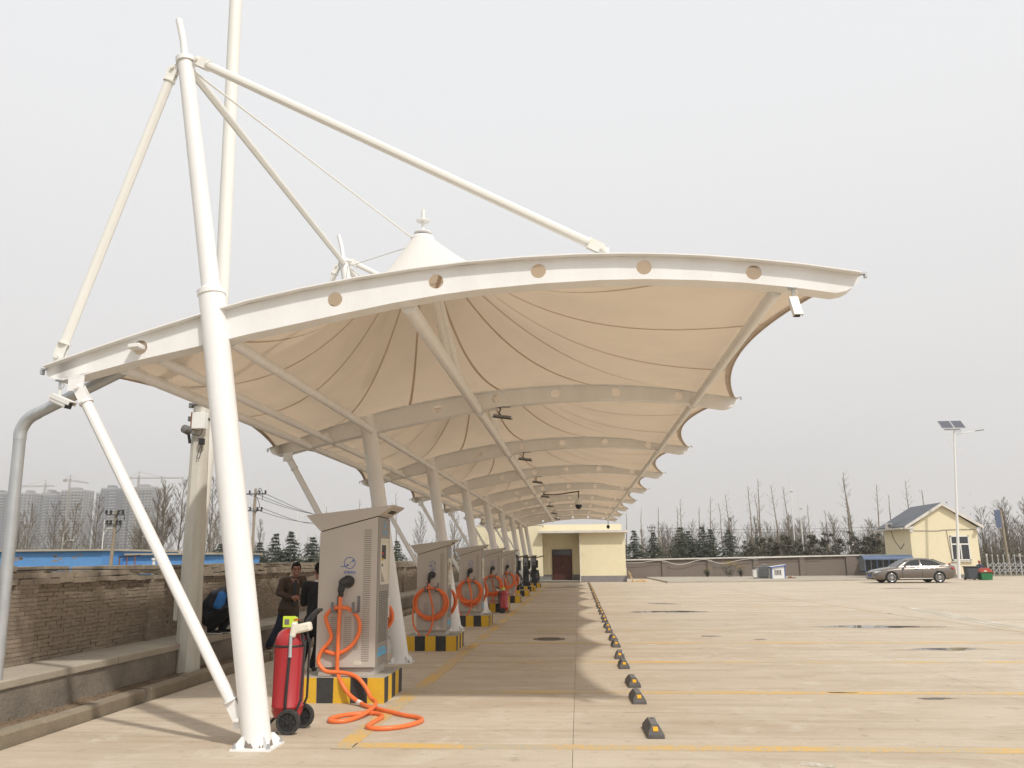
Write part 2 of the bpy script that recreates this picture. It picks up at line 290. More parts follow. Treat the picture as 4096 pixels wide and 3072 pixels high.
MT = dict(
    concrete=concrete_ground(),
    yellow_line=worn_paint('yellow_line', (0.62, 0.385, 0.105), 0.66), faint_line=worn_paint('faint_line', (0.56, 0.385, 0.14), 0.92),
    white_line=worn_paint('white_line', (0.68, 0.66, 0.60), 0.95),
    white_steel=mat('white_steel', (0.83, 0.825, 0.815), 0.36, var=0.42, vscale=3.0, col2=(0.70, 0.685, 0.65), stretch=(1, 1, 0.35), fine=0.04),
    cream_steel=mat('cream_steel', (0.80, 0.785, 0.735), 0.5, var=0.35, vscale=2.0, col2=(0.71, 0.69, 0.63), stretch=(1, 1, 0.3)),
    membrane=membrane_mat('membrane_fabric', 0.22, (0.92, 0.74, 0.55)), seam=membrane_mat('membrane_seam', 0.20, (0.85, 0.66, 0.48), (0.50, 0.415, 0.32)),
    hem=mat('membrane_hem', (0.52, 0.44, 0.36), 0.8, var=0.6, vscale=6, col2=(0.36, 0.29, 0.23)),
    galv=mat('galvanised_steel', (0.50, 0.52, 0.53), 0.42, 0.55, var=0.5, vscale=5, col2=(0.38, 0.40, 0.42), rvar=0.1),
    bolt=mat('bolt_steel', (0.55, 0.54, 0.52), 0.35, 0.8), dark=mat('dark_plastic', (0.025, 0.025, 0.027), 0.5),
    black_rubber=mat('black_rubber', (0.028, 0.029, 0.030), 0.75, var=0.6, vscale=30, col2=(0.075, 0.07, 0.062)),
    orange=mat('orange_cable', (0.80, 0.175, 0.045), 0.42, var=0.35, vscale=9, col2=(0.66, 0.155, 0.05)),
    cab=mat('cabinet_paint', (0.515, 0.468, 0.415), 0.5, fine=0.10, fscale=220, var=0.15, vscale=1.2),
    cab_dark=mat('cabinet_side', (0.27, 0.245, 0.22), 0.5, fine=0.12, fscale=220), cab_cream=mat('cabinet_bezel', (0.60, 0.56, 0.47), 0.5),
    slot=mat('vent_slot', (0.055, 0.05, 0.046), 0.8), louvre=mat('louvre_slot', (0.27, 0.245, 0.215), 0.8), hook=mat('hook_grey', (0.16, 0.155, 0.15), 0.6),
    pl_conc=mat('plinth_concrete', (0.40, 0.37, 0.32), 0.85, var=0.5, vscale=4, fine=0.2),
    pl_yel=mat('plinth_yellow', (0.70, 0.42, 0.025), 0.6, var=0.25, vscale=7, col2=(0.50, 0.30, 0.04), fine=0.15, fscale=40, space='obj'),
    pl_blk=mat('plinth_black', (0.030, 0.031, 0.032), 0.65, var=0.4, vscale=8, col2=(0.07, 0.065, 0.055), space='obj'),
    blue_print=mat('blue_print', (0.06, 0.11, 0.42), 0.6), cyan_print=mat('cyan_print', (0.10, 0.36, 0.58), 0.6), red=mat('red_button', (0.55, 0.04, 0.03), 0.4),
    screen=mat('dark_screen', (0.02, 0.022, 0.025), 0.15), white=mat('white_plastic', (0.78, 0.77, 0.74), 0.45, fine=0.05), sticker=mat('white_sticker', (0.75, 0.74, 0.70), 0.6),
    ext_red=mat('extinguisher_red', (0.37, 0.018, 0.024), 0.36, coat=0.25, var=0.3, vscale=5, col2=(0.40, 0.03, 0.03)),
    lime=mat('lime_label', (0.55, 0.70, 0.05), 0.5), rag=mat('cream_cloth', (0.74, 0.70, 0.60), 0.85, var=0.3, vscale=20, bump=0.3),
    stop=mat('stop_rubber', (0.075, 0.070, 0.068), 0.7, var=0.6, vscale=14, col2=(0.15, 0.135, 0.12), bump=0.15, bscale=80),
    stop_top=mat('stop_worn_top', (0.17, 0.16, 0.15), 0.7, var=0.5, vscale=20), refl=mat('yellow_reflector', (0.72, 0.36, 0.02), 0.4), peeled=mat('peeled_paint', (0.25, 0.21, 0.18), 0.9, var=0.6, vscale=30),
    brick=mat('brick', (0.385, 0.315, 0.240), 0.92, var=0.8, vscale=3.2, col2=(0.26, 0.208, 0.16), objrand=0.35, island=0.6, fine=0.3, fscale=50, bump=0.5, bscale=30),
    brick_far=mat('far_brick', (0.205, 0.168, 0.145), 0.92, var=0.7, vscale=2.2, col2=(0.180, 0.145, 0.12), fine=0.3, fscale=25, stretch=(1, 1, 3.0)),
    mortar=mat('mortar', (0.28, 0.23, 0.18), 0.95, var=0.7, vscale=5, col2=(0.16, 0.13, 0.10), bump=0.6, bscale=25),
    coping=mat('coping', (0.335, 0.280, 0.215), 0.9, var=0.7, vscale=6, col2=(0.21, 0.17, 0.13), objrand=0.35, bump=0.4),
    seatwall=mat('retaining_concrete', (0.27, 0.238, 0.195), 0.9, var=0.8, vscale=1.6, col2=(0.135, 0.120, 0.10), fine=0.25, fscale=18, bump=0.5, bscale=22),
    seattop=mat('retaining_cap', (0.40, 0.355, 0.285), 0.88, var=0.6, vscale=2.2, col2=(0.29, 0.25, 0.20), fine=0.2),
    kerb=mat('kerbstone', (0.30, 0.250, 0.180), 0.9, var=0.7, vscale=3, col2=(0.20, 0.165, 0.12), fine=0.25, bump=0.35, objrand=0.25),
    dirt=mat('dirt', (0.165, 0.115, 0.075), 1.0, var=0.8, vscale=2.5, col2=(0.255, 0.185, 0.12), fine=0.5, fscale=24, bump=0.9, bscale=28),
    field=mat('field', (0.165, 0.135, 0.085), 1.0, var=0.8, vscale=0.08, col2=(0.125, 0.125, 0.07), fine=0.4, fscale=1.5),
    pole_conc=mat('pole_concrete', (0.60, 0.575, 0.505), 0.8, var=0.7, vscale=2.2, col2=(0.44, 0.42, 0.365), stretch=(3, 3, 0.35), fine=0.12),
    wood_pole=mat('weathered_pole', (0.33, 0.275, 0.205), 0.9, var=0.5, vscale=2), rust=mat('rust', (0.22, 0.09, 0.04), 0.9),
    blue_wall=mat('blue_wall', (0.11, 0.29, 0.60), 0.8, var=0.45, vscale=1.1, col2=(0.14, 0.32, 0.60), fine=0.10, fscale=6), peel=mat('peeled_plaster', (0.33, 0.26, 0.22), 0.95, var=0.6, vscale=8),
    roof_edge=mat('roof_edge', (0.43, 0.38, 0.30), 0.9, var=0.5, vscale=5),
    cream_wall=mat('cream_wall', (0.765, 0.690, 0.485), 0.88, var=0.35, vscale=0.8, col2=(0.69, 0.62, 0.425), fine=0.06, fscale=5),
    grey_dado=mat('grey_dado', (0.235, 0.225, 0.225), 0.85, var=0.4, vscale=1.5), slab=mat('white_slab', (0.66, 0.63, 0.58), 0.8, var=0.4, vscale=1.5),
    door=mat('maroon_door', (0.085, 0.028, 0.022), 0.5, var=0.3, vscale=3), door_frame=mat('door_frame', (0.055, 0.022, 0.018), 0.5), glass=mat('dark_glass', (0.035, 0.040, 0.045), 0.08, spec=0.8),
    slate=mat('slate_roof', (0.105, 0.115, 0.135), 0.7, var=0.5, vscale=1.5, col2=(0.15, 0.155, 0.165)), pvc=mat('white_pvc', (0.74, 0.73, 0.70), 0.4),
    blue_steel=mat('blue_sheet', (0.075, 0.115, 0.20), 0.45, var=0.4, vscale=2), shed_grey=mat('shed_grey', (0.095, 0.105, 0.11), 0.6), blue_trim=mat('blue_trim', (0.05, 0.12, 0.42), 0.5),
    xf_grey=mat('transformer_grey', (0.255, 0.26, 0.265), 0.55, var=0.4, vscale=3), pine=mat('raw_pine', (0.58, 0.41, 0.22), 0.85, var=0.5, vscale=8),
    paint_car=mat('car_paint', (0.175, 0.150, 0.128), 0.32, 0.5, coat=0.6), chrome=mat('chrome', (0.45, 0.44, 0.43), 0.25, 1.0), tyre=mat('tyre', (0.022, 0.022, 0.023), 0.8), alloy=mat('alloy', (0.55, 0.54, 0.53), 0.3, 0.8),
    car_glass=mat('car_glass', (0.012, 0.013, 0.014), 0.05, spec=0.5), lamp_glass=mat('lamp_glass', (0.60, 0.62, 0.63), 0.1), tail=mat('tail_lamp', (0.45, 0.02, 0.015), 0.2), plate_blue=mat('plate_blue', (0.03, 0.09, 0.42), 0.5),
    bin_dark=mat('bin_dark', (0.055, 0.060, 0.070), 0.6), green=mat('bin_green', (0.02, 0.16, 0.055), 0.5), bin_red=mat('bin_red', (0.42, 0.055, 0.035), 0.5),
    solar=mat('solar_cell', (0.085, 0.09, 0.11), 0.12, spec=0.7), sign_blue=mat('sign_blue', (0.09, 0.12, 0.19), 0.6),
    tower=mat('tower_wall', (0.335, 0.325, 0.325), 0.9, var=0.5, vscale=0.05, col2=(0.25, 0.245, 0.25)), tower2=mat('tower_dark_wall', (0.22, 0.225, 0.25), 0.9, var=0.4, vscale=0.05), tower_win=mat('tower_window', (0.055, 0.06, 0.07), 0.5), tower_slab=mat('tower_slab', (0.42, 0.41, 0.40), 0.9),
    crane=mat('crane_steel', (0.30, 0.26, 0.20), 0.7),
    bark=mat('bark', (0.185, 0.150, 0.110), 0.95, var=0.6, vscale=3, col2=(0.11, 0.09, 0.07)), bark_pale=mat('pale_bark', (0.270, 0.225, 0.165), 0.95, var=0.6, vscale=3, col2=(0.17, 0.14, 0.105)),
    twig=mat('twig', (0.175, 0.145, 0.105), 0.95, var=0.4, vscale=1), bud=mat('spring_bud', (0.17, 0.165, 0.07), 0.9),
    needle=mat('cedar_needle', (0.066, 0.078, 0.054), 0.8, var=0.7, vscale=1.4, col2=(0.095, 0.110, 0.070)), dark_leaf=mat('dark_leaf', (0.058, 0.062, 0.042), 0.6, var=0.5, vscale=2, col2=(0.13, 0.10, 0.05)),
    shrub_leaf=mat('shrub_leaf', (0.085, 0.090, 0.055), 0.8, var=0.5, vscale=2), blossom=mat('yellow_blossom', (0.55, 0.40, 0.03), 0.8), thicket=mat('thicket_twig', (0.155, 0.13, 0.10), 1.0, var=0.6, vscale=0.5, col2=(0.085, 0.085, 0.05)),
    skin=mat('skin', (0.30, 0.135, 0.090), 0.5, var=0.2, vscale=20), hair=mat('black_hair', (0.008, 0.007, 0.007), 0.85, spec=0.15), brown_jacket=mat('brown_jacket', (0.052, 0.032, 0.018), 0.75, var=0.5, vscale=9, col2=(0.085, 0.055, 0.033), bump=0.3, bscale=60),
    jeans=mat('blue_jeans', (0.022, 0.034, 0.062), 0.85, var=0.5, vscale=8, col2=(0.045, 0.06, 0.09), bump=0.3, bscale=80), shoe=mat('shoe_leather', (0.09, 0.045, 0.03), 0.5), black_cloth=mat('black_cloth', (0.011, 0.011, 0.013), 0.85, var=0.4, vscale=8, bump=0.3, bscale=60),
    vest=mat('padded_vest', (0.012, 0.014, 0.022), 0.6, var=0.4, vscale=8), blue_shirt=mat('blue_shirt', (0.025, 0.16, 0.46), 0.8, var=0.3, vscale=10), teeth=mat('teeth', (0.75, 0.72, 0.66), 0.4), dark_shirt=mat('dark_shirt', (0.03, 0.035, 0.045), 0.85), lip=mat('lips', (0.24, 0.07, 0.06), 0.5), brown_cap=mat('collar_white', (0.6, 0.58, 0.55), 0.8),
    water=mat('puddle_water', (0.10, 0.088, 0.07), 0.03, spec=0.6), damp=mat('damp_concrete', (0.36, 0.295, 0.22), 0.6, var=0.7, vscale=5, col2=(0.45, 0.375, 0.285)), wet=mat('wet_patch', (0.085, 0.07, 0.055), 0.45), iron=mat('manhole_iron', (0.17, 0.135, 0.10), 0.7, var=0.5, vscale=12),
    brown_metal=mat('brown_slab', (0.15, 0.125, 0.10), 0.6), lamp_lens=mat('lamp_lens', (0.35, 0.34, 0.30), 0.2),
)
M = MT
# ------------------------------------------------------------------ ground
def struct(o): o['kind'] = 'structure'; return o
g = MB(); g.quad((-2600, -600, -0.03), (2600, -600, -0.03), (2600, 3400, -0.03), (-2600, 3400, -0.03)); struct(g.build('terrain', M['field']))
yard = MB(); yard.box((-5.12, -11, -0.28), (60, 71.6, -0.008)); yard = struct(yard.build('concrete_yard', M['kerb']))
slab = MB(); slab.box((0.0022, 0.0022, -0.006), (4.9978, 6.0778, 0.0)); slab_me = slab.mesh('concrete_slab', M['concrete'])
for i in range(13):
    for j in range(13):
        o = link(bpy.data.objects.new('concrete_slab', slab_me), yard); o.location = (-5.09 + 5.0 * i, 7.57 + 6.08 * (j - 3), 0)
FY = [7.6 + 6.08 * i for i in range(9)]                       # the nine canopy frames
def strip(name, pts, w, m, z=0.004):
    """painted line of width w through the points"""
    P = [Vector((x, y, z)) for x, y in pts]; b = MB(); vs = []
    for i, p in enumerate(P):
        t = (P[min(i+1, len(P)-1)] - P[max(i-1, 0)]).normalized(); n = Vector((-t.y, t.x, 0)) * w / 2
        vs += [p + n, p - n]
    n = len(vs); vs += [Vector((v.x, v.y, 0.0004)) for v in vs]
    for i in range(len(P)-1):
        k = 2*i; b.add([vs[k], vs[k+1], vs[k+3], vs[k+2], vs[n+k], vs[n+k+1], vs[n+k+3], vs[n+k+2]], [(0,1,2,3), (0,3,7,4), (1,5,6,2)])
    return struct(b.build(name, m))
strip('yellow_edge_line', [(-2.10, 7.55), (-2.04, 14), (-2.04, 58)], 0.18, M['yellow_line'])
for k in range(17):
    y = 7.70 + 3.04 * k
    strip('yellow_bay_line', [(-1.96 if k else -2.02, y), (9.2 - 0.085 * (y - 18) if y > 14 else 12, y)], 0.18, M['yellow_line'] if k < 4 else M['faint_line'])
strip('yellow_lane_line', [(11.0, 8.0), (9.45, 18.5), (8.75, 24.84), (8.14, 34.6), (7.6, 44)], 0.15, M['faint_line'])
strip('white_lane_line', [(10.35, 28.2), (9.95, 20.3), (9.7, 16)], 0.22, M['white_line'])
strip('white_lane_line', [(10.05, 26.4), (9.62, 20.3)], 0.16, M['white_line'])
for a, b_ in (((8.3, 25.1), (9.4, 25.0)), ((8.1, 22.8), (8.75, 22.2)), ((8.3, 21.0), (9.1, 20.5)), ((1.72, 7.2), (1.95, 7.1)), ((2.2, 31.5), (3.1, 31.5)), ((1.6, 36), (2.3, 36))):
    strip('white_bay_mark', [a, b_], 0.12, M['white_line'])
def blob(name, c, rx, ry, m, seed, z=0.004, n=72, kind='structure'):
    rd = random.Random(seed); ph = [rd.uniform(0, 6.28) for _ in range(5)]; b = MB(); vs = []
    for k in range(n):
        a = 2 * math.pi * k / n; q = 1 + 0.22*math.sin(2*a+ph[0]) + 0.16*math.sin(3*a+ph[1]) + 0.12*math.sin(5*a+ph[2]) + 0.09*math.sin(9*a+ph[3]) + 0.06*math.sin(17*a+ph[4])
        vs.append((c[0] + rx*q*math.cos(a), c[1] + ry*q*math.sin(a), z))
    b.add(vs, [tuple(range(n))]); o = b.build(name, m); o['kind'] = kind; return o
for c, rx, ry, s, mm in (((2.65, 26.4), 0.85, 0.42, 3, 'water'), ((6.55, 20.55), 0.85, 0.33, 5, 'water'), ((7.65, 20.45), 0.55, 0.16, 8, 'water'), ((6.35, 15.68), 0.62, 0.16, 6, 'water'),
                         ((4.02, 10.36), 0.17, 0.055, 2, 'wet'), ((2.69, 18.23), 0.16, 0.09, 4, 'wet'), ((3.56, 17.5), 0.09, 0.06, 1, 'wet'), ((3.1, 10.75), 0.16, 0.03, 9, 'wet'), ((2.95, 31.0), 0.4, 0.25, 11, 'wet'), ((16.3, 44.5), 0.9, 0.3, 12, 'wet'), ((-0.9, 49.0), 0.75, 0.55, 14, 'wet'), ((-0.35, 51.0), 0.5, 0.4, 15, 'wet')):
    blob('puddle', c, rx, ry, M[mm], s)
    blob('damp_patch', (c[0] + rx*.1, c[1]), rx*1.28, ry*1.35, M['damp'], s + 50, 0.002)
mh = MB(); mh.lathe([(0.33, 0.001), (0.33, 0.008), (0.29, 0.009), (0.28, 0.005), (0.0001, 0.005)], 24, caps=False); mh = mh.build('manhole_cover', M['iron']); mh.location = (-0.64, 17.63, 0)
ri = MB()
for k in range(-2, 3): ri.box((-0.22, k*0.09-0.012, 0.004), (0.22, k*0.09+0.012, 0.010))
ri.build('cover_rib', M['iron'], mh); tag(mh, 'round rusty manhole cover in the concrete lane beneath the canopy', 'manhole cover')

# ------------------------------------------------------------------ tensile canopy
TOP = [(-5.189,3.487),(-4.76,3.628),(-4.301,3.773),(-3.68,3.955),(-3.17,4.09),(-2.62,4.20),(-2.064,4.292),(-1.54,4.36),(-1.018,4.408),(-0.5,4.435),(0.036,4.446),(0.491,4.438),(0.9,4.417),(1.283,4.385),(1.7,4.335),(2.116,4.275),(2.672,4.171)]
BOT = [(-5.068,3.371),(-4.9,3.395),(-4.778,3.428),(-4.282,3.552),(-3.612,3.690),(-3.151,3.790),(-2.6,3.895),(-2.212,3.970),(-1.75,4.055),(-1.28,4.125),(-0.9,4.166),(-0.3,4.205),(0.269,4.220),(0.709,4.214),(1.2,4.186),(1.594,4.149),(2.1,4.079),(2.45,4.015)]
ztop = lambda x: interp(TOP, x); zbot = lambda x: interp(BOT, x)
HOLES = [-4.252, -2.313, -1.317, -0.32, 0.691, 1.715]
BASE = V(-2.861, 0, 0); COLLAR = V(-3.569, 0, 4.217); HEAD = V(-4.036, 0, 6.816); ROD = V(-4.14, 0, 7.30)
canopy = thing('membrane_canopy', 'long white tensile membrane canopy on a row of leaning white masts over the chargers', 'canopy', (-2.861, 7.6, 0))
def beam_mesh():
    b = MB(); hw = 0.008; hf = 0.10; tf = 0.012
    # web, cut round each hole
    cells = []; xs = [-5.03]; 
    for h in HOLES: cells.append((h - 0.13, h + 0.13, h))
    edges = [-5.03]; seq = []
    for a, c, h in cells:
        x = edges[-1]; n = max(1, int((a - x) / 0.25))
        for k in range(n): seq.append((lerp(x, a, k/n), lerp(x, a, (k+1)/n), None))
        seq.append((a, c, h)); edges.append(c)
    x = edges[-1]; n = 4
    for k in range(n): seq.append((lerp(x, 2.46, k/n), lerp(x, 2.46, (k+1)/n), None))
    for y in (-hw, hw):
        for a, c, h in seq:
            if h is None: b.quad((a, y, zbot(a)), (c, y, zbot(c)), (c, y, ztop(c)), (a, y, ztop(a))); continue
            zc = (zbot(h) + ztop(h)) / 2; r = 0.073; n = 24; ring = []; outer = []
            for k in range(n):
                t = 2*math.pi*k/n + math.pi/4; ring.append((h + r*math.cos(t), y, zc + r*math.sin(t)))
                q = (k % n) / n * 4; s_ = int(q); f = q - s_          # walk the cell outline from the upper right corner
                co = [(c, ztop(c)), (a, ztop(a)), (a, zbot(a)), (c, zbot(c))]
                p, p2 = co[s_], co[(s_+1) % 4]; outer.append((lerp(p[0], p2[0], f), y, lerp(p[1], p2[1], f)))
            b.add(ring + outer, [(k, (k+1) % n, n+(k+1) % n, n+k) for k in range(n)])
            if y > 0: b.add([(q[0], -hw, q[2]) for q in ring] + ring, [(k, (k+1) % n, n+(k+1) % n, n+k) for k in range(n)])
    # the rounded ends of the web
    RE = [(2.46, 4.013), (2.54, 4.03), (2.60, 4.06), (2.645, 4.105), (2.672, 4.171), (2.46, ztop(2.46))]
    LE = [(-5.03, ztop(-5.03)), (-5.189, 3.487), (-5.178, 3.43), (-5.14, 3.393), (-5.068, 3.371), (-5.03, zbot(-5.03))]
    for E_ in (RE, LE): b.prism(E_, 1, -hw, hw)
    def flange(curve, off, ya=-0.10, yb=0.10):
        n = len(curve); vs = []
        for i, (x, z) in enumerate(curve):
            a, c = curve[max(i-1, 0)], curve[min(i+1, n-1)]; t = Vector((c[0]-a[0], c[1]-a[1])).normalized(); nx, nz = -t.y, t.x
            for dy in (ya, yb):
                for o_ in (0, off): vs.append((x + nx*o_, dy, z + nz*o_))
        fs = []
        for i in range(n-1):
            p, q = 4*i, 4*i+4
            fs += [(p, p+2, q+2, q), (p+1, q+1, q+3, p+3), (p, q, q+1, p+1), (p+2, p+3, q+3, q+2)]
        fs += [(0, 1, 3, 2), (4*n-4, 4*n-2, 4*n-1, 4*n-3)]; b.add(vs, fs)
    flange(TOP, tf, -0.085, 0.11)
    flange([(-5.189, 3.485), (-5.178, 3.43), (-5.14, 3.393)] + BOT + [(2.54, 4.03), (2.60, 4.06), (2.645, 4.105), (2.672, 4.169)], -tf, -0.0085, 0.19)
    return b.mesh('beam', M['white_steel'], smooth=30)
def rod_with_ends(b, p, q, r, plate=0.16):
    """tube between two pin joints, with a cone end, a ring and two cheek plates at each end"""
    p, q = Vector(p), Vector(q); d = (q - p).normalized(); b.tube([p + d*plate*1.1, q - d*plate*1.1], r, 12)
    for e, s_ in ((p, 1), (q, -1)):
        b.tube([e + d*s_*plate*1.05, e + d*s_*(plate*1.05+0.018)], r*1.28, 12)
        for oy in (-0.022, 0.022):
            u = d * s_; w = Vector((0, 1, 0)).cross(u).normalized() * 0.052
            pts = [e + u*plate*1.05 + w, e + u*plate*1.05 - w, e - w, e - u*0.045, e + w]
            vs = [x + Vector((0, oy - 0.006, 0)) for x in pts] + [x + Vector((0, oy + 0.006, 0)) for x in pts]
            b.add(vs, [(0,1,2,3,4), (9,8,7,6,5)] + [(i, (i+1) % 5, 5+(i+1) % 5, 5+i) for i in range(5)])
        b.tube([e + V(0, -0.055, 0), e + V(0, 0.055, 0)], 0.022, 6)
beam_me = beam_mesh()
def in_plane(o, y): o.location = (2.861, y - 7.6, 0); return o
parts = {}
def put(name, me, y):
    o = link(bpy.data.objects.new(name, me), canopy); in_plane(o, y); return o
b = MB(); dlo = (COLLAR - BASE).normalized(); b.tube([BASE + dlo*0.0, COLLAR], 0.127, 28); mast_me = b.mesh('mast', M['white_steel'], smooth=30)
b = MB(); dup_ = (HEAD - COLLAR).normalized(); b.tube([COLLAR, HEAD], [0.092, 0.078], 24); umast_me = b.mesh('upper_mast', M['white_steel'], smooth=30)
b = MB(); b.tube([COLLAR - dlo*0.03, COLLAR + dlo*0.02, COLLAR + dlo*0.021], [0.138, 0.138, 0.09], 24); b.tube([COLLAR + dlo*0.02, COLLAR + dlo*0.05], [0.13, 0.096], 24); collar_me = b.mesh('mast_collar', M['white_steel'], smooth=30)
b = MB(); b.tube([HEAD - dup_*0.03, HEAD + dup_*0.02], 0.096, 24); headcap_me = b.mesh('mast_cap', M['white_steel'], smooth=30)
b = MB(); b.tube([HEAD, lerp(HEAD, ROD, 0.5) + V(0.012, 0, 0), ROD], 0.036, 14); tip_me = b.mesh('mast_tip', M['white_steel'], smooth=30)
b = MB(); b.obox((-2.861, 0, 0.008), (0.36, 0.36, 0.016))
for a in (45, 135, 225, 315):
    rr = Matrix.Rotation(R(a), 3, 'Z'); pts = [(0.10, 0.016), (0.205, 0.016), (0.205, 0.05), (0.15, 0.105), (0.10, 0.105)]
    vs = [rr @ V(x, t, z) + V(-2.861, 0, 0) for t in (-0.007, 0.007) for x, z in pts]
    b.add(vs, [(0,1,2,3,4), (9,8,7,6,5)] + [(i, (i+1) % 5, 5+(i+1) % 5, 5+i) for i in range(5)])
plate_me = b.mesh('base_plate', M['white_steel'])
bolts_me = []
for sx in (-1, 1):
    for sy in (-1, 1): b = MB(); b.lathe([(0.018, 0.016), (0.018, 0.037), (0.010, 0.038), (0.010, 0.06)], 6, (-2.861 + 0.15*sx, 0.15*sy, 0)); bolts_me.append(b.mesh('anchor_bolt', M['galv']))
b = MB(); rod_with_ends(b, (-4.845, 0, 3.285), (-3.04, 0, 0.235), 0.052); strut_me = b.mesh('brace', M['white_steel'], smooth=30)
b = MB(); rod_with_ends(b, (-5.085, 0, 3.60), (-4.150, 0, 6.715), 0.047, 0.13); lstay_me = b.mesh('stay_tube', M['cream_steel'], smooth=30)
b = MB(); rod_with_ends(b, (0.30, 0, 4.52), (-3.90, 0, 6.80), 0.047, 0.13); rstay_me = b.mesh('stay_tube', M['cream_steel'], smooth=30)
# lugs on mast and beam that take the pins
lug_me = []
for c, s_ in (((-3.0, 0, 0.22), (0.18, 0.014, 0.14)), ((-4.88, 0, 3.335), (0.16, 0.014, 0.16)), ((-4.10, 0, 6.71), (0.12, 0.014, 0.12)), ((-3.95, 0, 6.79), (0.12, 0.014, 0.12)), ((-5.09, 0, 3.56), (0.10, 0.014, 0.11)), ((0.31, 0, 4.48), (0.11, 0.014, 0.11))):
    b = MB(); b.obox(c, s_); lug_me.append(b.mesh('pin_lug', M['white_steel']))
hookm = []
b = MB(); b.obox((2.70, 0, 4.185), (0.07, 0.05, 0.018)); b.obox((2.735, 0.0, 4.17), (0.02, 0.05, 0.05)); hookm.append(b.mesh('corner_clamp', M['galv']))
b = MB(); b.obox((-5.215, 0, 3.48), (0.06, 0.05, 0.018)); b.obox((-5.24, 0, 3.45), (0.02, 0.05, 0.05)); hookm.append(b.mesh('corner_clamp', M['galv']))
for i, y in enumerate(FY):
    put('beam', beam_me, y)
    m_ = put('mast', mast_me, y)
    for nm, me in (('mast_collar', collar_me), ('upper_mast', umast_me), ('mast_cap', headcap_me), ('mast_tip', tip_me), ('base_plate', plate_me)) + tuple(('anchor_bolt', q) for q in bolts_me):
        link(bpy.data.objects.new(nm, me), m_)
    put('brace', strut_me, y); put('stay_tube', lstay_me, y); put('stay_tube', rstay_me, y); [put('pin_lug', q, y) for q in lug_me]; [put('corner_clamp', q, y) for q in hookm]
# along the row: purlins, ridge tubes, cables, fabric
BAY = 6.08
purlin_def = [(-3.42, 3.755, 0.058), (-1.63, 4.075, 0.078), (1.955, 4.105, 0.060), (-4.52, 3.515, 0.06), (-4.16, 3.600, 0.052)]
purl_me = []
for x, z, r_ in purlin_def:
    b = MB(); b.tube([(x, 0.195, z), (x, BAY - 0.009, z)], r_, 14); purl_me.append(b.mesh('purlin', M['white_steel'], smooth=30))
b = MB(); b.tube([(-4.0, 0.02, 6.74), (-4.02, BAY - 0.05, 6.76)], 0.047, 12); ridge_me = b.mesh('ridge_tube', M['cream_steel'], smooth=30)
PK = V(-2.035, BAY/2, 5.93)
b = MB(); b.tube([(-3.96, 0.0, 6.70), PK + V(-0.13, -0.05, 0.0)], 0.011, 6); b.tube([(-3.98, BAY, 6.70), PK + V(-0.13, 0.05, -0.06)], 0.008, 6); cable_me = b.mesh('peak_cable', M['cream_steel'], smooth=30)
b = MB(); b.tube([PK + V(0.02, -0.03, -0.1), (-1.63, BAY/2 - 0.15, 4.08)], 0.05, 12); b.tube([PK + V(0.05, 0.06, -0.1), (-1.63, BAY/2 + 0.75, 4.08)], 0.055, 12); fly_me = b.mesh('peak_strut', M['white_steel'], smooth=30)
b = MB(); b.lathe([(0.16, -0.03), (0.165, 0.0), (0.15, 0.03), (0.06, 0.055), (0.0001, 0.06)], 20, PK, caps=False); cap_me = b.mesh('peak_cap', M['white_steel'], smooth=40)
b = MB(); b.lathe([(0.022, 0.05), (0.022, 0.08), (0.125, 0.085), (0.125, 0.095), (0.022, 0.12), (0.022, 0.26), (0.095, 0.264), (0.095, 0.274), (0.022, 0.29), (0.026, 0.30), (0.026, 0.43)], 20, PK); fin_me = b.mesh('finial', M['white_steel'], smooth=40)
# fabric boundary loop of one bay: near beam, right edge, far beam, left edge
def boundary(u):
    """u in 0..4, one unit per side"""
    s_ = int(u) % 4; t = u - int(u)
    xl, xr = -5.13, 2.63
    if s_ == 0: x = lerp(xl, xr, t); return V(x, 0.0, ztop(x) + 0.014)
    if s_ == 1: x = xr - 0.44*4*t*(1-t); return V(x, BAY*t, 4.19 + 0.065*4*t*(1-t))
    if s_ == 2: x = lerp(xr, xl, t); return V(x, BAY, ztop(x) + 0.014)
    x = xl + 0.28*4*t*(1-t); return V(x, BAY*(1-t), 3.522 + 0.15*4*t*(1-t))
def fabric(u, t):
    e = boundary(u); d = (e - PK); d.z = 0; d.normalize(); p = PK + d*0.15
    q = p.lerp(e, t); q.z = e.z + (PK.z - e.z) * (1 - t)**2.7
    return q
seams_u = [0.14, 0.32, 0.50, 0.70, 0.88, 1.30, 1.70, 2.10, 2.30, 2.50, 2.70, 2.88, 3.35, 3.75]
panel_me, seam_me_ = [], []
def face_up(me):
    if sum(p.normal.z * p.area for p in me.polygons) < 0: me.flip_normals()
    return me
KR = 18
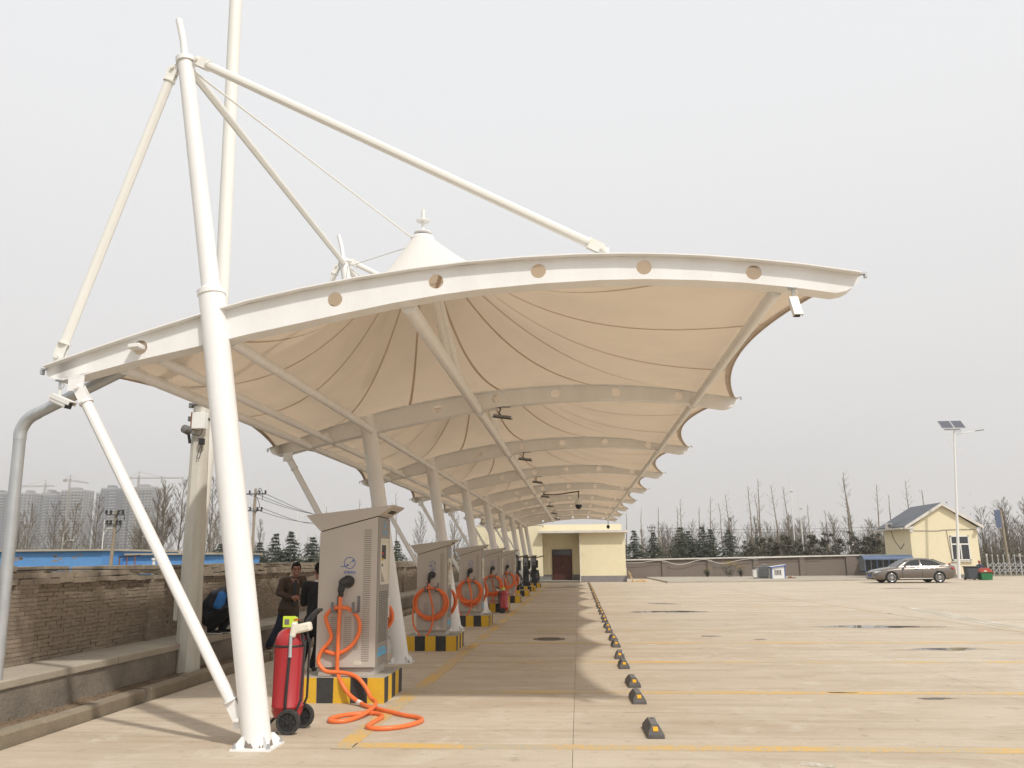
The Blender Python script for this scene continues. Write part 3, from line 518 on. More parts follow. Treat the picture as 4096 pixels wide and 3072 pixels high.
for a, c in zip(seams_u, seams_u[1:] + [seams_u[0] + 4]):
    n = max(4, int((c - a) * 22)); us = sorted(set([lerp(a, c, k/n) for k in range(n+1)] + [float(q) for q in range(1, 5) if a < q < c]))
    b = MB(); vs = [fabric(u % 4, (k/KR)**1.15) for u in us for k in range(KR+1)]; W = KR + 1
    b.add(vs, [(i*W+k, (i+1)*W+k, (i+1)*W+k+1, i*W+k+1) for i in range(len(us)-1) for k in range(KR)])
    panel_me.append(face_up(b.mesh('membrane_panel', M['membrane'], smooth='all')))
    b = MB(); vs = []
    for k in range(KR+1):
        t = (k/KR)**1.15; p = fabric(a % 4, t); q = fabric((a + 0.004) % 4, t); w = (q - p); w = w.normalized() if w.length > 1e-6 else V(1, 0, 0)
        h = 0.012 + 0.012*t; vs += [p - w*h + V(0, 0, -0.007), p + w*h + V(0, 0, -0.007)]
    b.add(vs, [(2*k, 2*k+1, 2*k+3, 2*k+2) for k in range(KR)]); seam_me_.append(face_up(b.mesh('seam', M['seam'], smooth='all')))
hem_me = []
for side in (1, 3):
    b = MB(); vs = []; n = 28
    for k in range(n+1):
        u = side + min(k/n, 0.9999); e = fabric(u, 1.0); q = fabric(u, 0.975); w = (q - e).normalized() * 0.085
        vs += [e + V(0, 0, -0.006), e + w + V(0, 0, -0.010)]
    b.add(vs, [(2*k, 2*k+1, 2*k+3, 2*k+2) for k in range(n)])
    b.tube([fabric(side + min(k/n, 0.9999), 1.0) + V(0, 0, -0.008) for k in range(n+1)], 0.013, 6)
    hem_me.append(b.mesh('membrane', M['hem'], smooth='all'))
for i in range(8):
    y = FY[i]
    for me in purl_me: put('purlin', me, y)
    put('ridge_tube', ridge_me, y); put('peak_cable', cable_me, y); put('peak_strut', fly_me, y)
    pc = put('peak_cap', cap_me, y); link(bpy.data.objects.new('finial', fin_me), pc)
    h = put('membrane', hem_me[0], y); link(bpy.data.objects.new('edge_belt', hem_me[1]), h)
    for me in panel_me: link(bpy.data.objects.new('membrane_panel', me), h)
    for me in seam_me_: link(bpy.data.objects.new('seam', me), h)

# floodlights hung from the beams, beside the middle purlin
def floodlight():
    t = thing('floodlight', 'x', 'floodlight', group='floodlights under the canopy beams')
    b = MB(); b.box((-0.17, -0.006, -0.012), (0.17, 0.006, 0.0)); b.tube([(-0.02, 0, -0.005), (0.0, 0, -0.05), (-0.03, 0, -0.10), (0.0, 0, -0.13)], 0.012, 8); b.build('bracket', M['dark'], t)
    b = MB(); rot = Matrix.Rotation(R(8), 3, 'Y') @ Matrix.Rotation(R(10), 3, 'X'); b.obox((0.03, 0, -0.165), (0.30, 0.13, 0.05), rot); b.build('housing', M['xf_grey'], t, bevel=0.012)
    b = MB(); b.obox((0.03, 0, -0.192), (0.34, 0.18, 0.012), rot); fr = b.build('bezel', M['dark'], t)
    b = MB(); b.obox((0.03, 0, -0.200), (0.28, 0.13, 0.006), rot); b.build('lens', M['lamp_lens'], fr)
    return t
ordn = ['', 'nearest floodlight, hung under the second canopy beam', 'floodlight under the third canopy beam', 'floodlight under the fourth canopy beam', 'floodlight under the fifth canopy beam beside the dome camera', 'floodlight under the sixth canopy beam', 'floodlight under the seventh canopy beam', 'floodlight under the eighth canopy beam, last before the cream building']
fl0 = floodlight()
for i in range(1, 8):
    lab = 'grey ' + ordn[i]
    if i == 1: fl0.location = (-1.25, FY[1], zbot(-1.25) - 0.012); fl0['label'] = lab
    else: dup(fl0, lab, (-1.25, FY[i], zbot(-1.25) - 0.012))

def bullet_camera(label, loc, rz, tilt, drop):
    t = thing('security_camera', label, 'camera', loc, rz, 'security cameras on the canopy')
    b = MB(); b.lathe([(0.055, 0), (0.055, -0.012), (0.02, -0.02)], 14); b.tube([(0, 0, -0.015), (0, 0, -drop*0.55)], 0.014, 8); b.build('mount', M['galv'], t, smooth=40)
    b = MB(); b.tube([(0, 0, -drop*0.5), (0.012, 0, -drop)], 0.012, 8); b.tube(bez([(0, -0.01, -0.02), (0.06, 0, -0.05), (0.03, 0.02, -drop*0.6), (0.045, 0.02, -drop*0.85), (0.0, 0.05, -drop)], 5), 0.006, 6); b.build('arm', M['white'], t, smooth=40)
    rot = Matrix.Rotation(tilt, 3, 'X'); c = V(0, -0.03, -drop - 0.055)
    b = MB(); b.obox(c, (0.095, 0.26, 0.085), rot); b.build('housing', M['white'], t, bevel=0.018)
    b = MB(); b.obox(c + rot @ V(0, -0.025, 0.052), (0.112, 0.31, 0.012), rot); b.obox(c + rot @ V(0.053, -0.025, 0.03), (0.006, 0.31, 0.05), rot); b.obox(c + rot @ V(-0.053, -0.025, 0.03), (0.006, 0.31, 0.05), rot); b.build('sun_shield', M['white'], t, bevel=0.004)
    b = MB(); b.obox(c + rot @ V(0, -0.135, -0.006), (0.088, 0.016, 0.07), rot); b.build('lens_window', M['screen'], t, bevel=0.003)
    return t
bullet_camera('white bullet camera pointing down from the right tip of the front beam', (2.06, 7.6, 4.065), R(4), R(62), 0.20).scale = (0.74,)*3
bullet_camera('white bullet camera on a pipe mount below the left end of the front beam', (-5.03, 7.58, 3.36), R(78), R(22), 0.20).scale = (0.85,)*3
t = thing('security_camera', 'small white box camera poking out of the leftmost hole of the front beam', 'camera', (-4.265, 7.57, 3.665), 0, 'security cameras on the canopy', 0.78)
b = MB(); b.obox((0, -0.03, 0), (0.15, 0.16, 0.062), Matrix.Rotation(R(-6), 3, 'Y')); b.build('housing', M['white'], t, bevel=0.01)
b = MB(); b.obox((0.01, -0.118, 0), (0.12, 0.01, 0.04), Matrix.Rotation(R(-6), 3, 'Y')); b.build('front_window', M['sticker'], t)
t = thing('dome_camera', 'white dome camera with black globe hanging from a bent pipe mid canopy', 'camera', (0.05, 31.3, 4.0), 0, 'security cameras on the canopy')
b = MB(); b.tube(bez([(-1.35, 0.4, 0.02), (-0.9, 0.3, -0.02), (-0.05, 0, 0.06), (0, 0, 0.03), (0, 0, -0.20)], 6), 0.022, 8); b.build('pipe', M['dark'], t, smooth=40)
b = MB(); b.lathe([(0.04, -0.18), (0.10, -0.26), (0.14, -0.34), (0.14, -0.42)], 16); b.build('hood', M['white'], t, smooth=40)
b = MB(); b.lathe([(0.125, -0.42), (0.12, -0.50), (0.08, -0.57), (0.001, -0.60)], 16); b.build('globe', M['screen'], t, smooth=40)
t = thing('dome_camera', 'small dark dome camera hanging at the far right end of the canopy', 'camera', (2.0, 55.9, 3.98), 0, 'security cameras on the canopy')
b = MB(); b.tube([(0, 0, 0.1), (0, 0, -0.22)], 0.02, 8); b.build('pipe', M['dark'], t)
b = MB(); b.lathe([(0.05, -0.2), (0.11, -0.28), (0.11, -0.36), (0.06, -0.44), (0.001, -0.46)], 12); b.build('globe', M['dark'], t, smooth=40)

# galvanised downpipe at the left end
dp = thing('drain_pipe', 'thick galvanised pipe rising at the left edge and bending up under the canopy', 'pipe', (-5.66, 8.0, 0.5))
b = MB(); b.tube([(-5.64, 8.0, 0.48), (-5.68, 8.0, 2.84)], 0.058, 18); b.build('riser', M['galv'], dp, smooth=40, world=True)
b = MB(); b.tube(bez([(-5.68, 8.0, 2.84), (-5.675, 8.0, 2.95), (-5.61, 8.0, 3.06), (-5.51, 8.0, 3.12)], 5), 0.061, 18); b.build('elbow', M['galv'], dp, smooth=40, world=True)
b = MB(); b.tube([(-5.51, 8.0, 3.12), (-4.72, 8.0, 3.50), (-4.52, 8.02, 3.60)], 0.058, 18); b.build('sloping_pipe', M['galv'], dp, smooth=40, world=True)

# flaking paint and grout round the foot of the front mast
rq = random.Random(31); b = MB(); n = 60
lo_, hi_ = [], []
for k in range(n):
    a = 2*math.pi*k/n; h = 0.012 + 0.05*max(0, math.sin(a*3 + 1) + rq.uniform(-.5, .6)) + (0.03 if rq.random() < .12 else 0); r_ = 0.1292
    lo_.append((-2.861 + 0.134*math.cos(a), 7.6 + 0.134*math.sin(a), 0.004)); hi_.append((-2.861 - 0.1725*h + r_*math.cos(a), 7.6 + r_*math.sin(a), h))
b.add(lo_ + hi_, [(k, (k+1) % n, n + (k+1) % n, n + k) for k in range(n)]); b.build('peeling_foot', M['peeled'], canopy, world=True)
# ------------------------------------------------------------------ plinths and chargers
ORD = ['nearest', 'second', 'third', 'fourth', 'fifth', 'sixth', 'seventh', 'eighth', 'ninth', 'tenth', 'eleventh', 'twelfth', 'thirteenth', 'fourteenth', 'fifteenth', 'sixteenth', 'seventeenth', 'eighteenth', 'nineteenth', 'twentieth',
       'twenty-first', 'twenty-second', 'twenty-third', 'twenty-fourth', 'twenty-fifth', 'twenty-sixth', 'twenty-seventh', 'twenty-eighth', 'twenty-ninth', 'thirtieth', 'thirty-first', 'thirty-second', 'thirty-third', 'thirty-fourth']
PY = [9.87 + 5.52 * i for i in range(8)]
def make_plinth():
    t = thing('plinth', 'x', 'plinth', group='striped plinths under the chargers')
    b = MB(); b.box((-0.485, 0.004, -0.001), (0.485, 0.956, 0.285)); b.build('core', M['pl_conc'], t, bevel=0.008)
    rd = random.Random(4)
    for k in range(5):
        x0 = 0.489 - 0.978*(k+1)/5; x1 = 0.489 - 0.978*k/5; j = rd.uniform(-0.008, 0.008)
        b = MB(); b.prism([(x0+j, 0.0), (x1, 0.0), (x1 + rd.uniform(-0.006, 0.0), 0.279), (x0, 0.281)], 1, 0.0, 0.006); b.build('painted_stripe', M['pl_yel'] if k % 2 == 0 else M['pl_blk'], t)
        y0 = 0.003 + 0.954*k/5; y1 = 0.003 + 0.954*(k+1)/5
        for sx in (1, -1):
            b = MB(); b.box((0.484*sx if sx > 0 else -0.489, y0, 0.0), (0.489 if sx > 0 else -0.484, y1 - 0.001, 0.279)); b.build('painted_stripe', M['pl_blk'] if k % 2 == 0 else M['pl_yel'], t)
    return t
pl0 = make_plinth()
under = ['the nearest, largest grey charger', 'the second grey charger', 'the third grey charger', 'the fourth grey charger, beside the small red extinguisher', 'the fifth and last grey charger', 'the first black charging post', 'the middle black charging post', 'the last black charging post']
for i, y in enumerate(PY):
    lab = 'yellow and black striped plinth under ' + under[i]
    o = pl0 if i == 0 else copy_tree(pl0); o['label'] = lab; o.location = (-2.755 if i == 0 else -2.70, y, 0); o.scale = (1.02, 1, 1) if i == 0 else (0.97, 1, 0.92)

def text_mesh(name, body, size, m, parent, loc, rot):
    cu = bpy.data.curves.new(name, 'FONT'); cu.body = body; cu.size = size; cu.align_x = 'CENTER'; cu.extrude = 0.0012
    o = bpy.data.objects.new(name, cu); C.objects.link(o); bpy.context.view_layer.update()
    me = bpy.data.meshes.new_from_object(o.evaluated_get(bpy.context.evaluated_depsgraph_get())); bpy.data.objects.remove(o)
    me.materials.clear(); me.materials.append(m); ob = link(bpy.data.objects.new(name, me), parent); ob.location = loc; ob.rotation_euler = rot; return ob
def make_cabinet(label, dz=0.0):
    """charger cabinet, 0.72 wide, front at y = 0, base at z = 0"""
    t = thing('charging_cabinet', label, 'charger', group='grey charging cabinets in a row')
    W = 0.36; D = 0.62; zl, zr = 1.655, 1.835
    b = MB(); b.prism([(-W+0.03, 0.0), (W-0.03, 0.0), (W-0.03, 0.095), (-W+0.03, 0.095)], 1, 0.03, D-0.03); b.build('base_skirt', M['cab'], t)
    b = MB(); b.prism([(-W, 0.09), (W-0.012, 0.09), (W-0.012, zr), (-W, zl)], 1, 0.0, D); b.build('body', M['cab'], t, bevel=0.006)
    b = MB(); b.box((-W+0.01, -0.004, 0.088), (W-0.02, 0.0, 0.094)); b.build('door_gap', M['slot'], t)
    roof = MB(); roof.prism([(-W+0.005, zl+0.012), (-W-0.18, zl+0.205), (W+0.185, zr+0.14), (W+0.16, zr+0.115), (W-0.005, zr+0.012)], 1, -0.012, D+0.012); roof = roof.build('roof', M['cab'], t, bevel=0.006)
    b = MB(); b.prism([(-W+0.012, zl-0.004), (W-0.016, zr-0.004), (W-0.016, zr+0.018), (-W+0.012, zl+0.018)], 1, 0.012, D-0.012); b.build('shadow_gap', M['slot'], roof)
    b = MB(); a = Vector((W+0.155, zr+0.110)); c = Vector((W+0.005, zr+0.018)); n = Vector((a.y-c.y, -(a.x-c.x))).normalized()
    p1, p2 = c.lerp(a, 0.22), c.lerp(a, 0.85); q = n*0.004
    b.prism([(p1.x, p1.y), (p2.x, p2.y), (p2.x+q.x, p2.y+q.y), (p1.x+q.x, p1.y+q.y)], 1, 0.10, D-0.10); b.build('lamp_frame', M['cab_cream'], roof)
    p1, p2 = c.lerp(a, 0.36), c.lerp(a, 0.72)
    b = MB(); b.prism([(p1.x, p1.y), (p2.x, p2.y), (p2.x+q.x*2, p2.y+q.y*2), (p1.x+q.x*2, p1.y+q.y*2)], 1, 0.16, D-0.16); b.build('lamp_panel', M['slot'], roof)
    # right-hand side panel with the screen recess
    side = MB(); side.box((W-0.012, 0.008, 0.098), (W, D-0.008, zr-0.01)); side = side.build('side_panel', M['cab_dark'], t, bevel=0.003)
    b = MB(); y0, y1, z0, z1 = 0.13, 0.55, 1.06, 1.55
    for lo, hi in (((W-0.002, y0-0.03, z0-0.03), (W+0.012, y0, z1+0.03)), ((W-0.002, y1, z0-0.03), (W+0.012, y1+0.03, z1+0.03)), ((W-0.002, y0, z0-0.03), (W+0.012, y1, z0)), ((W-0.002, y0, z1), (W+0.012, y1, z1+0.03))): b.box(lo, hi)
    bz = b.build('screen_bezel', M['cab_cream'], side)
    b = MB(); b.box((W-0.001, y0, z0), (W+0.0015, y1, z1)); b.build('recess_back', M['cab_cream'], side)
    b = MB(); b.box((W+0.001, y0+0.05, z0+0.27), (W+0.004, y1-0.16, z1-0.05)); b.build('screen', M['screen'], side)
    for k, mm in enumerate(('red', 'pl_yel', 'hook')):
        b = MB(); b.lathe([(0.016, 0), (0.016, 0.012), (0.010, 0.016)], 12, (W+0.0015, y0+0.06, z0+0.34-0.07*k), Matrix.Rotation(R(90), 3, 'Y')); b.build('button', M[mm], side)
    b = MB(); b.prism([(y0, z0), (y0+0.20, z0), (y0, z0+0.16)], 0, W+0.001, W+0.006); b.build('card_shelf', M['cab_dark'], side)
    b = MB()
    for r_ in range(30):
        for c_ in range(5): b.box((W-0.001, 0.10+0.088*c_, 0.36+0.020*r_), (W+0.0015, 0.165+0.088*c_, 0.368+0.020*r_))
    b.build('side_vent', M['slot'], side, kind='stuff')
    b = MB(); b.box((W-0.001, 0.07, 0.20), (W+0.0015, 0.52, 0.255)); b.box((W-0.001, 0.10, 0.265), (W+0.0015, 0.47, 0.30)); b.build('blue_label', M['cyan_print'], side)
    b = MB(); b.lathe([(0.03, 0), (0.032, 0.0015)], 18, (W+0.0002, 0.33, 1.74), Matrix.Rotation(R(90), 3, 'Y')); b.lathe([(0.018, 0), (0.02, 0.002)], 14, (W+0.0002, 0.33, 1.785), Matrix.Rotation(R(90), 3, 'Y')); b.build('emblem', M['cyan_print'], side)
    b = MB()
    for y_ in (0.24, 0.33, 0.42): b.box((W-0.001, y_-0.032, 1.655), (W+0.0015, y_+0.032, 1.668)); b.box((W-0.001, y_-0.028, 1.627), (W+0.0015, y_+0.028, 1.639)); b.box((W-0.001, y_-0.006, 1.615), (W+0.0015, y_+0.006, 1.685))
    b.build('side_marking', M['cyan_print'], side, kind='stuff')
    b = MB(); b.box((W-0.002, D-0.02, 0.62), (W+0.010, D-0.005, 0.86)); b.build('door_handle', M['white'], side)
    # front: louvres, logo, lettering, socket, plug, hooks
    b = MB()
    for k in range(62): b.box((0.185, -0.003, 0.165+0.0247*k), (0.275, 0.001, 0.174+0.0247*k))
    b.build('louvre_column', M['louvre'], t, kind='stuff')
    b = MB()
    for k in range(17):
        for x0, x1 in ((-0.19, -0.06), (-0.03, 0.06), (0.09, 0.14)): b.box((x0, -0.003, 0.295+0.0225*k), (x1, 0.001, 0.303+0.0225*k))
    b.build('louvre_panel', M['louvre'], t, kind='stuff')
    lg = MB(); lg.tube([(0.015+0.066*math.cos(2*math.pi*k/28), -0.002, 1.29+0.066*math.sin(2*math.pi*k/28)) for k in range(28)], 0.0035, 5, closed=True)
    lg = lg.build('logo_ring', M['blue_print'], t); lg.location.z = dz
    b = MB(); b.obox((0.055, -0.002, 1.315), (0.016, 0.004, 0.022)); b.obox((-0.012, -0.002, 1.262), (0.022, 0.004, 0.018), Matrix.Rotation(R(20), 3, 'Y')); b.tube([(-0.005, -0.002, 1.266), (0.02, -0.002, 1.285), (0.03, -0.002, 1.305), (0.05, -0.002, 1.312)], 0.002, 5); b.box((-0.10, -0.003, 1.250), (-0.02, -0.001, 1.255)); b.box((-0.085, -0.003, 1.242), (-0.025, -0.001, 1.2455)); b.build('logo_cable', M['blue_print'], lg)
    text_mesh('lettering', '充电枪B', 0.042, M['blue_print'], t, (0.015, -0.001, 1.165 + dz), (R(90), 0, 0))
    so = MB(); so.lathe([(0.075, 0), (0.078, 0.006), (0.066, 0.008), (0.06, 0.002), (0.001, 0.002)], 24, (0.005, 0, 1.07), Matrix.Rotation(R(90), 3, 'X'), caps=False); so = so.build('socket', M['hook'], t, smooth=40); so.location.z = dz
    b = MB(); b.tube(bez([(0.03, 0.0, 1.075), (0.01, -0.05, 1.085), (-0.035, -0.085, 1.06), (-0.055, -0.085, 0.98), (-0.06, -0.07, 0.90)], 6), [0.058]*8 + [0.052]*6 + [0.040]*6 + [0.032]*5, 14); b.build('plug', M['dark'], t, smooth=60).location.z = dz
    b = MB(); b.box((-0.01, -0.03, 1.02), (0.055, 0.002, 1.13)); b.build('plug_collar', M['dark'], so, bevel=0.01)
    for x in (-0.13, 0.12):
        b = MB(); b.box((x+0.006, -0.014, 0.715), (x+0.036, 0.0, 0.905)); b.box((x-0.03, -0.135, 0.715), (x+0.004, -0.115, 0.84)); b.obox((x+0.003, -0.07, 0.722), (0.036, 0.135, 0.016), Matrix.Rotation(R(14), 3, 'Z')); b.build('cable_hook', M['hook'], t, bevel=0.003).location.z = dz
    b = MB(); b.box((0.10, -0.002, 0.12), (0.19, 0.0, 0.17)); b.build('rating_plate', M['cab_cream'], t)
    return t
lab0 = 'nearest and largest grey charging cabinet, its orange cable spilling onto the concrete'
cb1 = make_cabinet(lab0); cb1.location = (-2.755, 9.985, 0.285)
def coil(b, seed, cx, cz, rx, rz, n, y0, r=0.021, drop=0.0):
    rd = random.Random(seed); pts = []
    for k in range(n):
        ax, az, ox, oz = rx*rd.uniform(0.86, 1.05), rz*rd.uniform(0.82, 1.08), rd.uniform(-0.03, 0.03), 0
        for q in range(20):
            a = math.pi/2 + 2*math.pi*q/20; top = cz + rz
            pts.append((cx + ox + ax*math.cos(a), y0 - 0.012*k + rd.uniform(-0.004, 0.004), top - az + az*math.sin(a)))
    b.tube(bez(pts, 2), r, 8)
others = []
cb2 = make_cabinet('x', 0.17); cb2.scale = (0.79, 0.79, 0.865)
for i in range(1, 5):
    o = cb2 if i == 1 else copy_tree(cb2); others.append(o)
    o.location = (-2.70, PY[i] + 0.12, 0.262)
    o['label'] = ORD[i] + ' grey charging cabinet from the camera, orange cable coiled on its hooks'
    b = MB(); coil(b, 10 + i, -0.02, 0.63, 0.36 + 0.02*(i % 2), 0.34, 4 + i % 2, -0.05)
    sx = 1 if i in (3, 4) else -1
    low = [(-0.06, -0.07, 1.08), (-0.05, -0.09, 0.92), (0.05, -0.13, 0.50), (0.02, -0.13, 0.18), (-0.10*(-sx), -0.13, 0.0), (-0.22*(-sx), -0.12, -0.03), (0.40*sx, -0.09, 0.22), (0.42*sx, -0.07, 0.55), (0.30*sx, -0.05, 0.85), (0.06*sx, -0.04, 0.97)] if i != 2 else [(-0.06, -0.07, 1.08), (-0.03, -0.09, 0.92), (0.06, -0.12, 0.55), (0.0, -0.13, 0.38), (-0.22, -0.11, 0.36), (-0.38, -0.09, 0.55), (-0.34, -0.07, 0.83), (-0.1, -0.05, 0.97)]
    b.tube(bez(low, 6), 0.021, 8); b.build('cable', M['orange'], o, smooth=60)
    b = MB(); b.tube([Vector((0.30*sx, -0.11, 0.03)), Vector((0.35*sx, -0.10, 0.085))], 0.0235, 8); b.build('cable_band', M['sticker'], o)
    b = MB(); coil(b, 30 + i, 0.12, 0.62, 0.36, 0.36, 3, 0.70); b.build('cable', M['orange'], o, smooth=60)
W1 = [(-2.817,9.905,1.19),(-2.823,9.90,0.903),(-2.829,9.91,0.538),(-2.831,9.93,0.345),(-2.76,9.85,0.235),(-2.66,9.80,0.12),(-2.525,9.72,0.046),(-2.36,9.53,0.022),(-2.197,9.377,0.021),(-1.863,9.051,0.021),(-1.70,8.93,0.021),(-1.628,8.82,0.021),(-1.62,8.70,0.021),(-1.70,8.50,0.021),(-1.85,8.36,0.021),(-2.0,8.34,0.021),(-2.085,8.42,0.021),(-2.09,8.55,0.021),(-2.065,8.82,0.021),(-2.06,8.93,0.021),(-2.10,9.05,0.021),(-2.22,9.15,0.021),(-2.437,9.06,0.021),(-2.555,8.89,0.021),(-2.56,8.75,0.021),(-2.50,8.68,0.021),(-2.37,8.73,0.021),(-2.276,8.99,0.034),(-2.235,9.30,0.064),(-2.29,9.58,0.066),(-2.373,9.72,0.085),(-2.45,9.785,0.18),(-2.55,9.83,0.275),(-2.66,9.885,0.315),(-2.80,9.905,0.335),(-2.95,9.90,0.345),(-3.03,9.91,0.405),(-3.059,9.92,0.475),(-3.024,9.925,0.574),(-2.932,9.925,0.683),(-2.919,9.925,0.756),(-2.968,9.91,0.885),(-2.981,9.90,0.968),(-2.906,9.895,1.045),(-2.809,9.915,1.062),(-2.692,9.895,1.040),(-2.591,9.915,0.921),(-2.595,9.93,0.756),(-2.697,9.94,0.61),(-2.849,9.945,0.538),(-2.985,9.955,0.565),(-3.02,9.985,0.59)]
b = MB(); b.tube(bez(W1, 6), 0.0235, 12); b.build('cable', M['orange'], cb1, smooth=60, world=True)
b = MB(); p = V(-2.50, 9.695, 0.040); d = V(0.165, -0.19, -0.022).normalized(); b.tube([p - d*0.045, p + d*0.045], 0.026, 12); b.build('cable_band', M['sticker'], cb1, smooth=40, world=True)
b = MB(); coil(b, 77, 0.03, 0.58, 0.34, 0.28, 3, 0.70); b.build('cable', M['orange'], cb1, smooth=60)

# ------------------------------------------------------------------ black charging posts beyond the cabinets
def make_post():
    t = thing('charging_post', 'x', 'charging post', group='black charging posts')
    b = MB(); b.prism([(-0.13, 0), (0.13, 0), (0.13, 1.45), (0.09, 1.55), (-0.09, 1.55), (-0.13, 1.45)], 1, 0.0, 0.16); b.build('body', M['bin_dark'], t, bevel=0.01)
    b = MB(); b.box((-0.15, 0.16, 0), (0.15, 0.20, 1.50)); b.build('rear_plate', M['dark'], t)
    b = MB(); b.box((-0.10, -0.02, 1.0), (0.10, 0.0, 1.40)); b.build('front_panel', M['xf_grey'], t)
    b = MB(); b.box((0.13, 0.02, 0.85), (0.25, 0.14, 1.28)); b.build('side_box', M['dark'], t, bevel=0.01)
    b = MB(); b.obox((0.32, 0.1, 1.46), (0.50, 0.36, 0.06), Matrix.Rotation(R(-12), 3, 'Y')); b.build('roof_slab', M['brown_metal'], t)
    b = MB(); b.tube(bez([(0, -0.03, 1.12), (0, -0.08, 1.1), (-0.01, -0.08, 1.0), (0.0, -0.05, 0.75), (0.05, -0.05, 0.5)], 5), 0.02, 8); b.ball((0, -0.04, 1.13), (0.05, 0.05, 0.05)); b.build('plug', M['dark'], t, smooth=60)
    b = MB(); coil(b, 5, 0.10, 0.40, 0.20, 0.34, 5, -0.05, 0.016); b.tube(bez([(0.1, -0.05, 0.7), (0.30, -0.08, 0.45), (0.34, -0.1, 0.15), (0.15, -0.14, 0.02), (0.4, -0.2, -0.1), (0.38, -0.22, -0.2)], 6), 0.016, 8); b.build('cable', M['black_rubber'], t, smooth=60)
    return t
po = make_post()
for k, (i, lab) in enumerate(((5, 'black charging post nearest the grey cabinets, black cable coiled on it'), (6, 'middle one of the three black charging posts'), (7, 'black charging post closest to the cream building, with a sloping brown roof slab'))):
    o = po if k == 0 else copy_tree(po); o['label'] = lab; o.location = (-2.83 + 0.12*k, PY[i] + 0.2, 0.262)

# ------------------------------------------------------------------ extinguisher carts
def make_extinguisher(label):
    t = thing('fire_extinguisher', label, 'fire extinguisher', group='wheeled red fire extinguishers')
    b = MB(); b.lathe([(0.06, 0.12), (0.125, 0.135), (0.148, 0.19), (0.148, 0.225), (0.152, 0.23), (0.152, 0.24), (0.148, 0.245), (0.148, 0.80), (0.140, 0.86), (0.115, 0.915), (0.075, 0.945), (0.045, 0.955)], 32); tank = b.build('tank', M['ext_red'], t, smooth=40)
    b = MB(); b.lathe([(0.1515, 0.785), (0.155, 0.79), (0.155, 0.80), (0.1515, 0.805)], 32); b.build('strap', M['dark'], tank, smooth=40)
    b = MB(); n = 8
    for k in range(n):
        a0, a1 = R(186) + R(24)*k/n, R(186) + R(24)*(k+1)/n
        b.quad(*(((0.1495*math.cos(a), 0.1495*math.sin(a), z)) for a, z in ((a0, 0.33), (a1, 0.33), (a1, 0.72), (a0, 0.72))))
    b.build('label_sheet', M['sticker'], tank)
    for sy, x in ((-1, 0.07), (1, 0.10)):
        rx = Matrix.Rotation(R(90), 3, 'X'); c = V(x, 0.165*sy, 0.115)
        w = MB(); w.lathe([(0.085, -0.025), (0.112, -0.025), (0.115, -0.015), (0.115, 0.015), (0.112, 0.025), (0.085, 0.025), (0.085, -0.025)], 28, c, rx, caps=False); w = w.build('wheel', M['black_rubber'], t, smooth=40)
        b = MB(); b.lathe([(0.020, -0.03), (0.020, 0.03)], 10, c, rx)
        for k in range(7):
            a = 2*math.pi*k/7; d = V(math.cos(a), 0, math.sin(a)); b.obox(c + d*0.052, (0.07, 0.02, 0.024), Matrix.Rotation(-a, 3, 'Y'))
        b.lathe([(0.0001, 0.004), (0.086, 0.004), (0.086, -0.004), (0.0001, -0.004)], 24, c, rx, caps=False); b.build('hub', M['dark'], w, smooth=30)
    b = MB(); b.tube([(0.085, -0.19, 0.115), (0.085, 0.19, 0.115)], 0.012, 8); b.tube(bez([(-0.17, 0.0, 0.02), (-0.16, 0, 0.08), (-0.10, 0, 0.13), (0.0, 0, 0.13), (0.09, 0, 0.115)], 4), 0.014, 8)
    b.tube([(0.085, -0.12, 0.12), (0.16, -0.09, 0.30), (0.175, -0.07, 0.85)], 0.012, 8); b.tube([(0.085, 0.12, 0.12), (0.16, 0.09, 0.30), (0.175, 0.07, 0.85)], 0.012, 8); b.build('cart_frame', M['dark'], t, smooth=40)
    b = MB(); b.tube(bez([(0.17, -0.075, 0.80), (0.14, -0.075, 0.93), (0.20, -0.075, 1.05), (0.27, -0.06, 1.125), (0.30, 0.0, 1.13), (0.27, 0.06, 1.12), (0.20, 0.075, 1.05), (0.14, 0.075, 0.93), (0.17, 0.075, 0.80)], 5), 0.015, 8); b.build('handle', M['dark'], t, smooth=40)
    v = MB(); v.lathe([(0.04, 0.95), (0.04, 0.99), (0.025, 1.0), (0.025, 1.05)], 14); v = v.build('valve', M['bolt'], t, smooth=40)
    b = MB(); b.obox((0.0, -0.055, 1.02), (0.125, 0.02, 0.105)); b.obox((0.03, -0.01, 1.02), (0.05, 0.10, 0.08)); b.build('tag', M['lime'], v, bevel=0.004)
    b = MB(); b.obox((-0.02, -0.067, 1.02), (0.045, 0.004, 0.05)); b.build('gauge_print', M['hook'], v)
    b = MB(); b.obox((0.075, -0.06, 1.04), (0.05, 0.02, 0.012)); b.build('safety_pin', M['red'], v)
    rg = MB(); rd = random.Random(3)
    rg.obox((0.145, -0.10, 0.965), (0.19, 0.09, 0.085), Matrix.Rotation(R(-12), 3, 'Y')); rg.obox((0.075, -0.13, 0.95), (0.055, 0.07, 0.15), Matrix.Rotation(R(8), 3, 'Y')); rg = rg.build('folded_hose', M['rag'], t, bevel=0.02)
    b = MB(); b.lathe([(0.020, 0.70), (0.016, 0.73), (0.016, 0.86), (0.012, 0.90)], 12, (0.06, -0.165, 0)); b.build('nozzle', M['galv'], t, smooth=40)
    b = MB(); b.tube(bez([(0.055, -0.162, 0.72), (0.05, -0.164, 0.60), (0.04, -0.164, 0.40), (0.03, -0.155, 0.22), (0.02, -0.12, 0.14)], 5), 0.014, 8); b.tube(bez([(-0.02, -0.17, 0.02), (-0.09, -0.18, 0.016), (-0.16, -0.12, 0.02), (-0.19, -0.05, 0.05)], 5), 0.008, 6); b.build('hose', M['dark'], t, smooth=40)
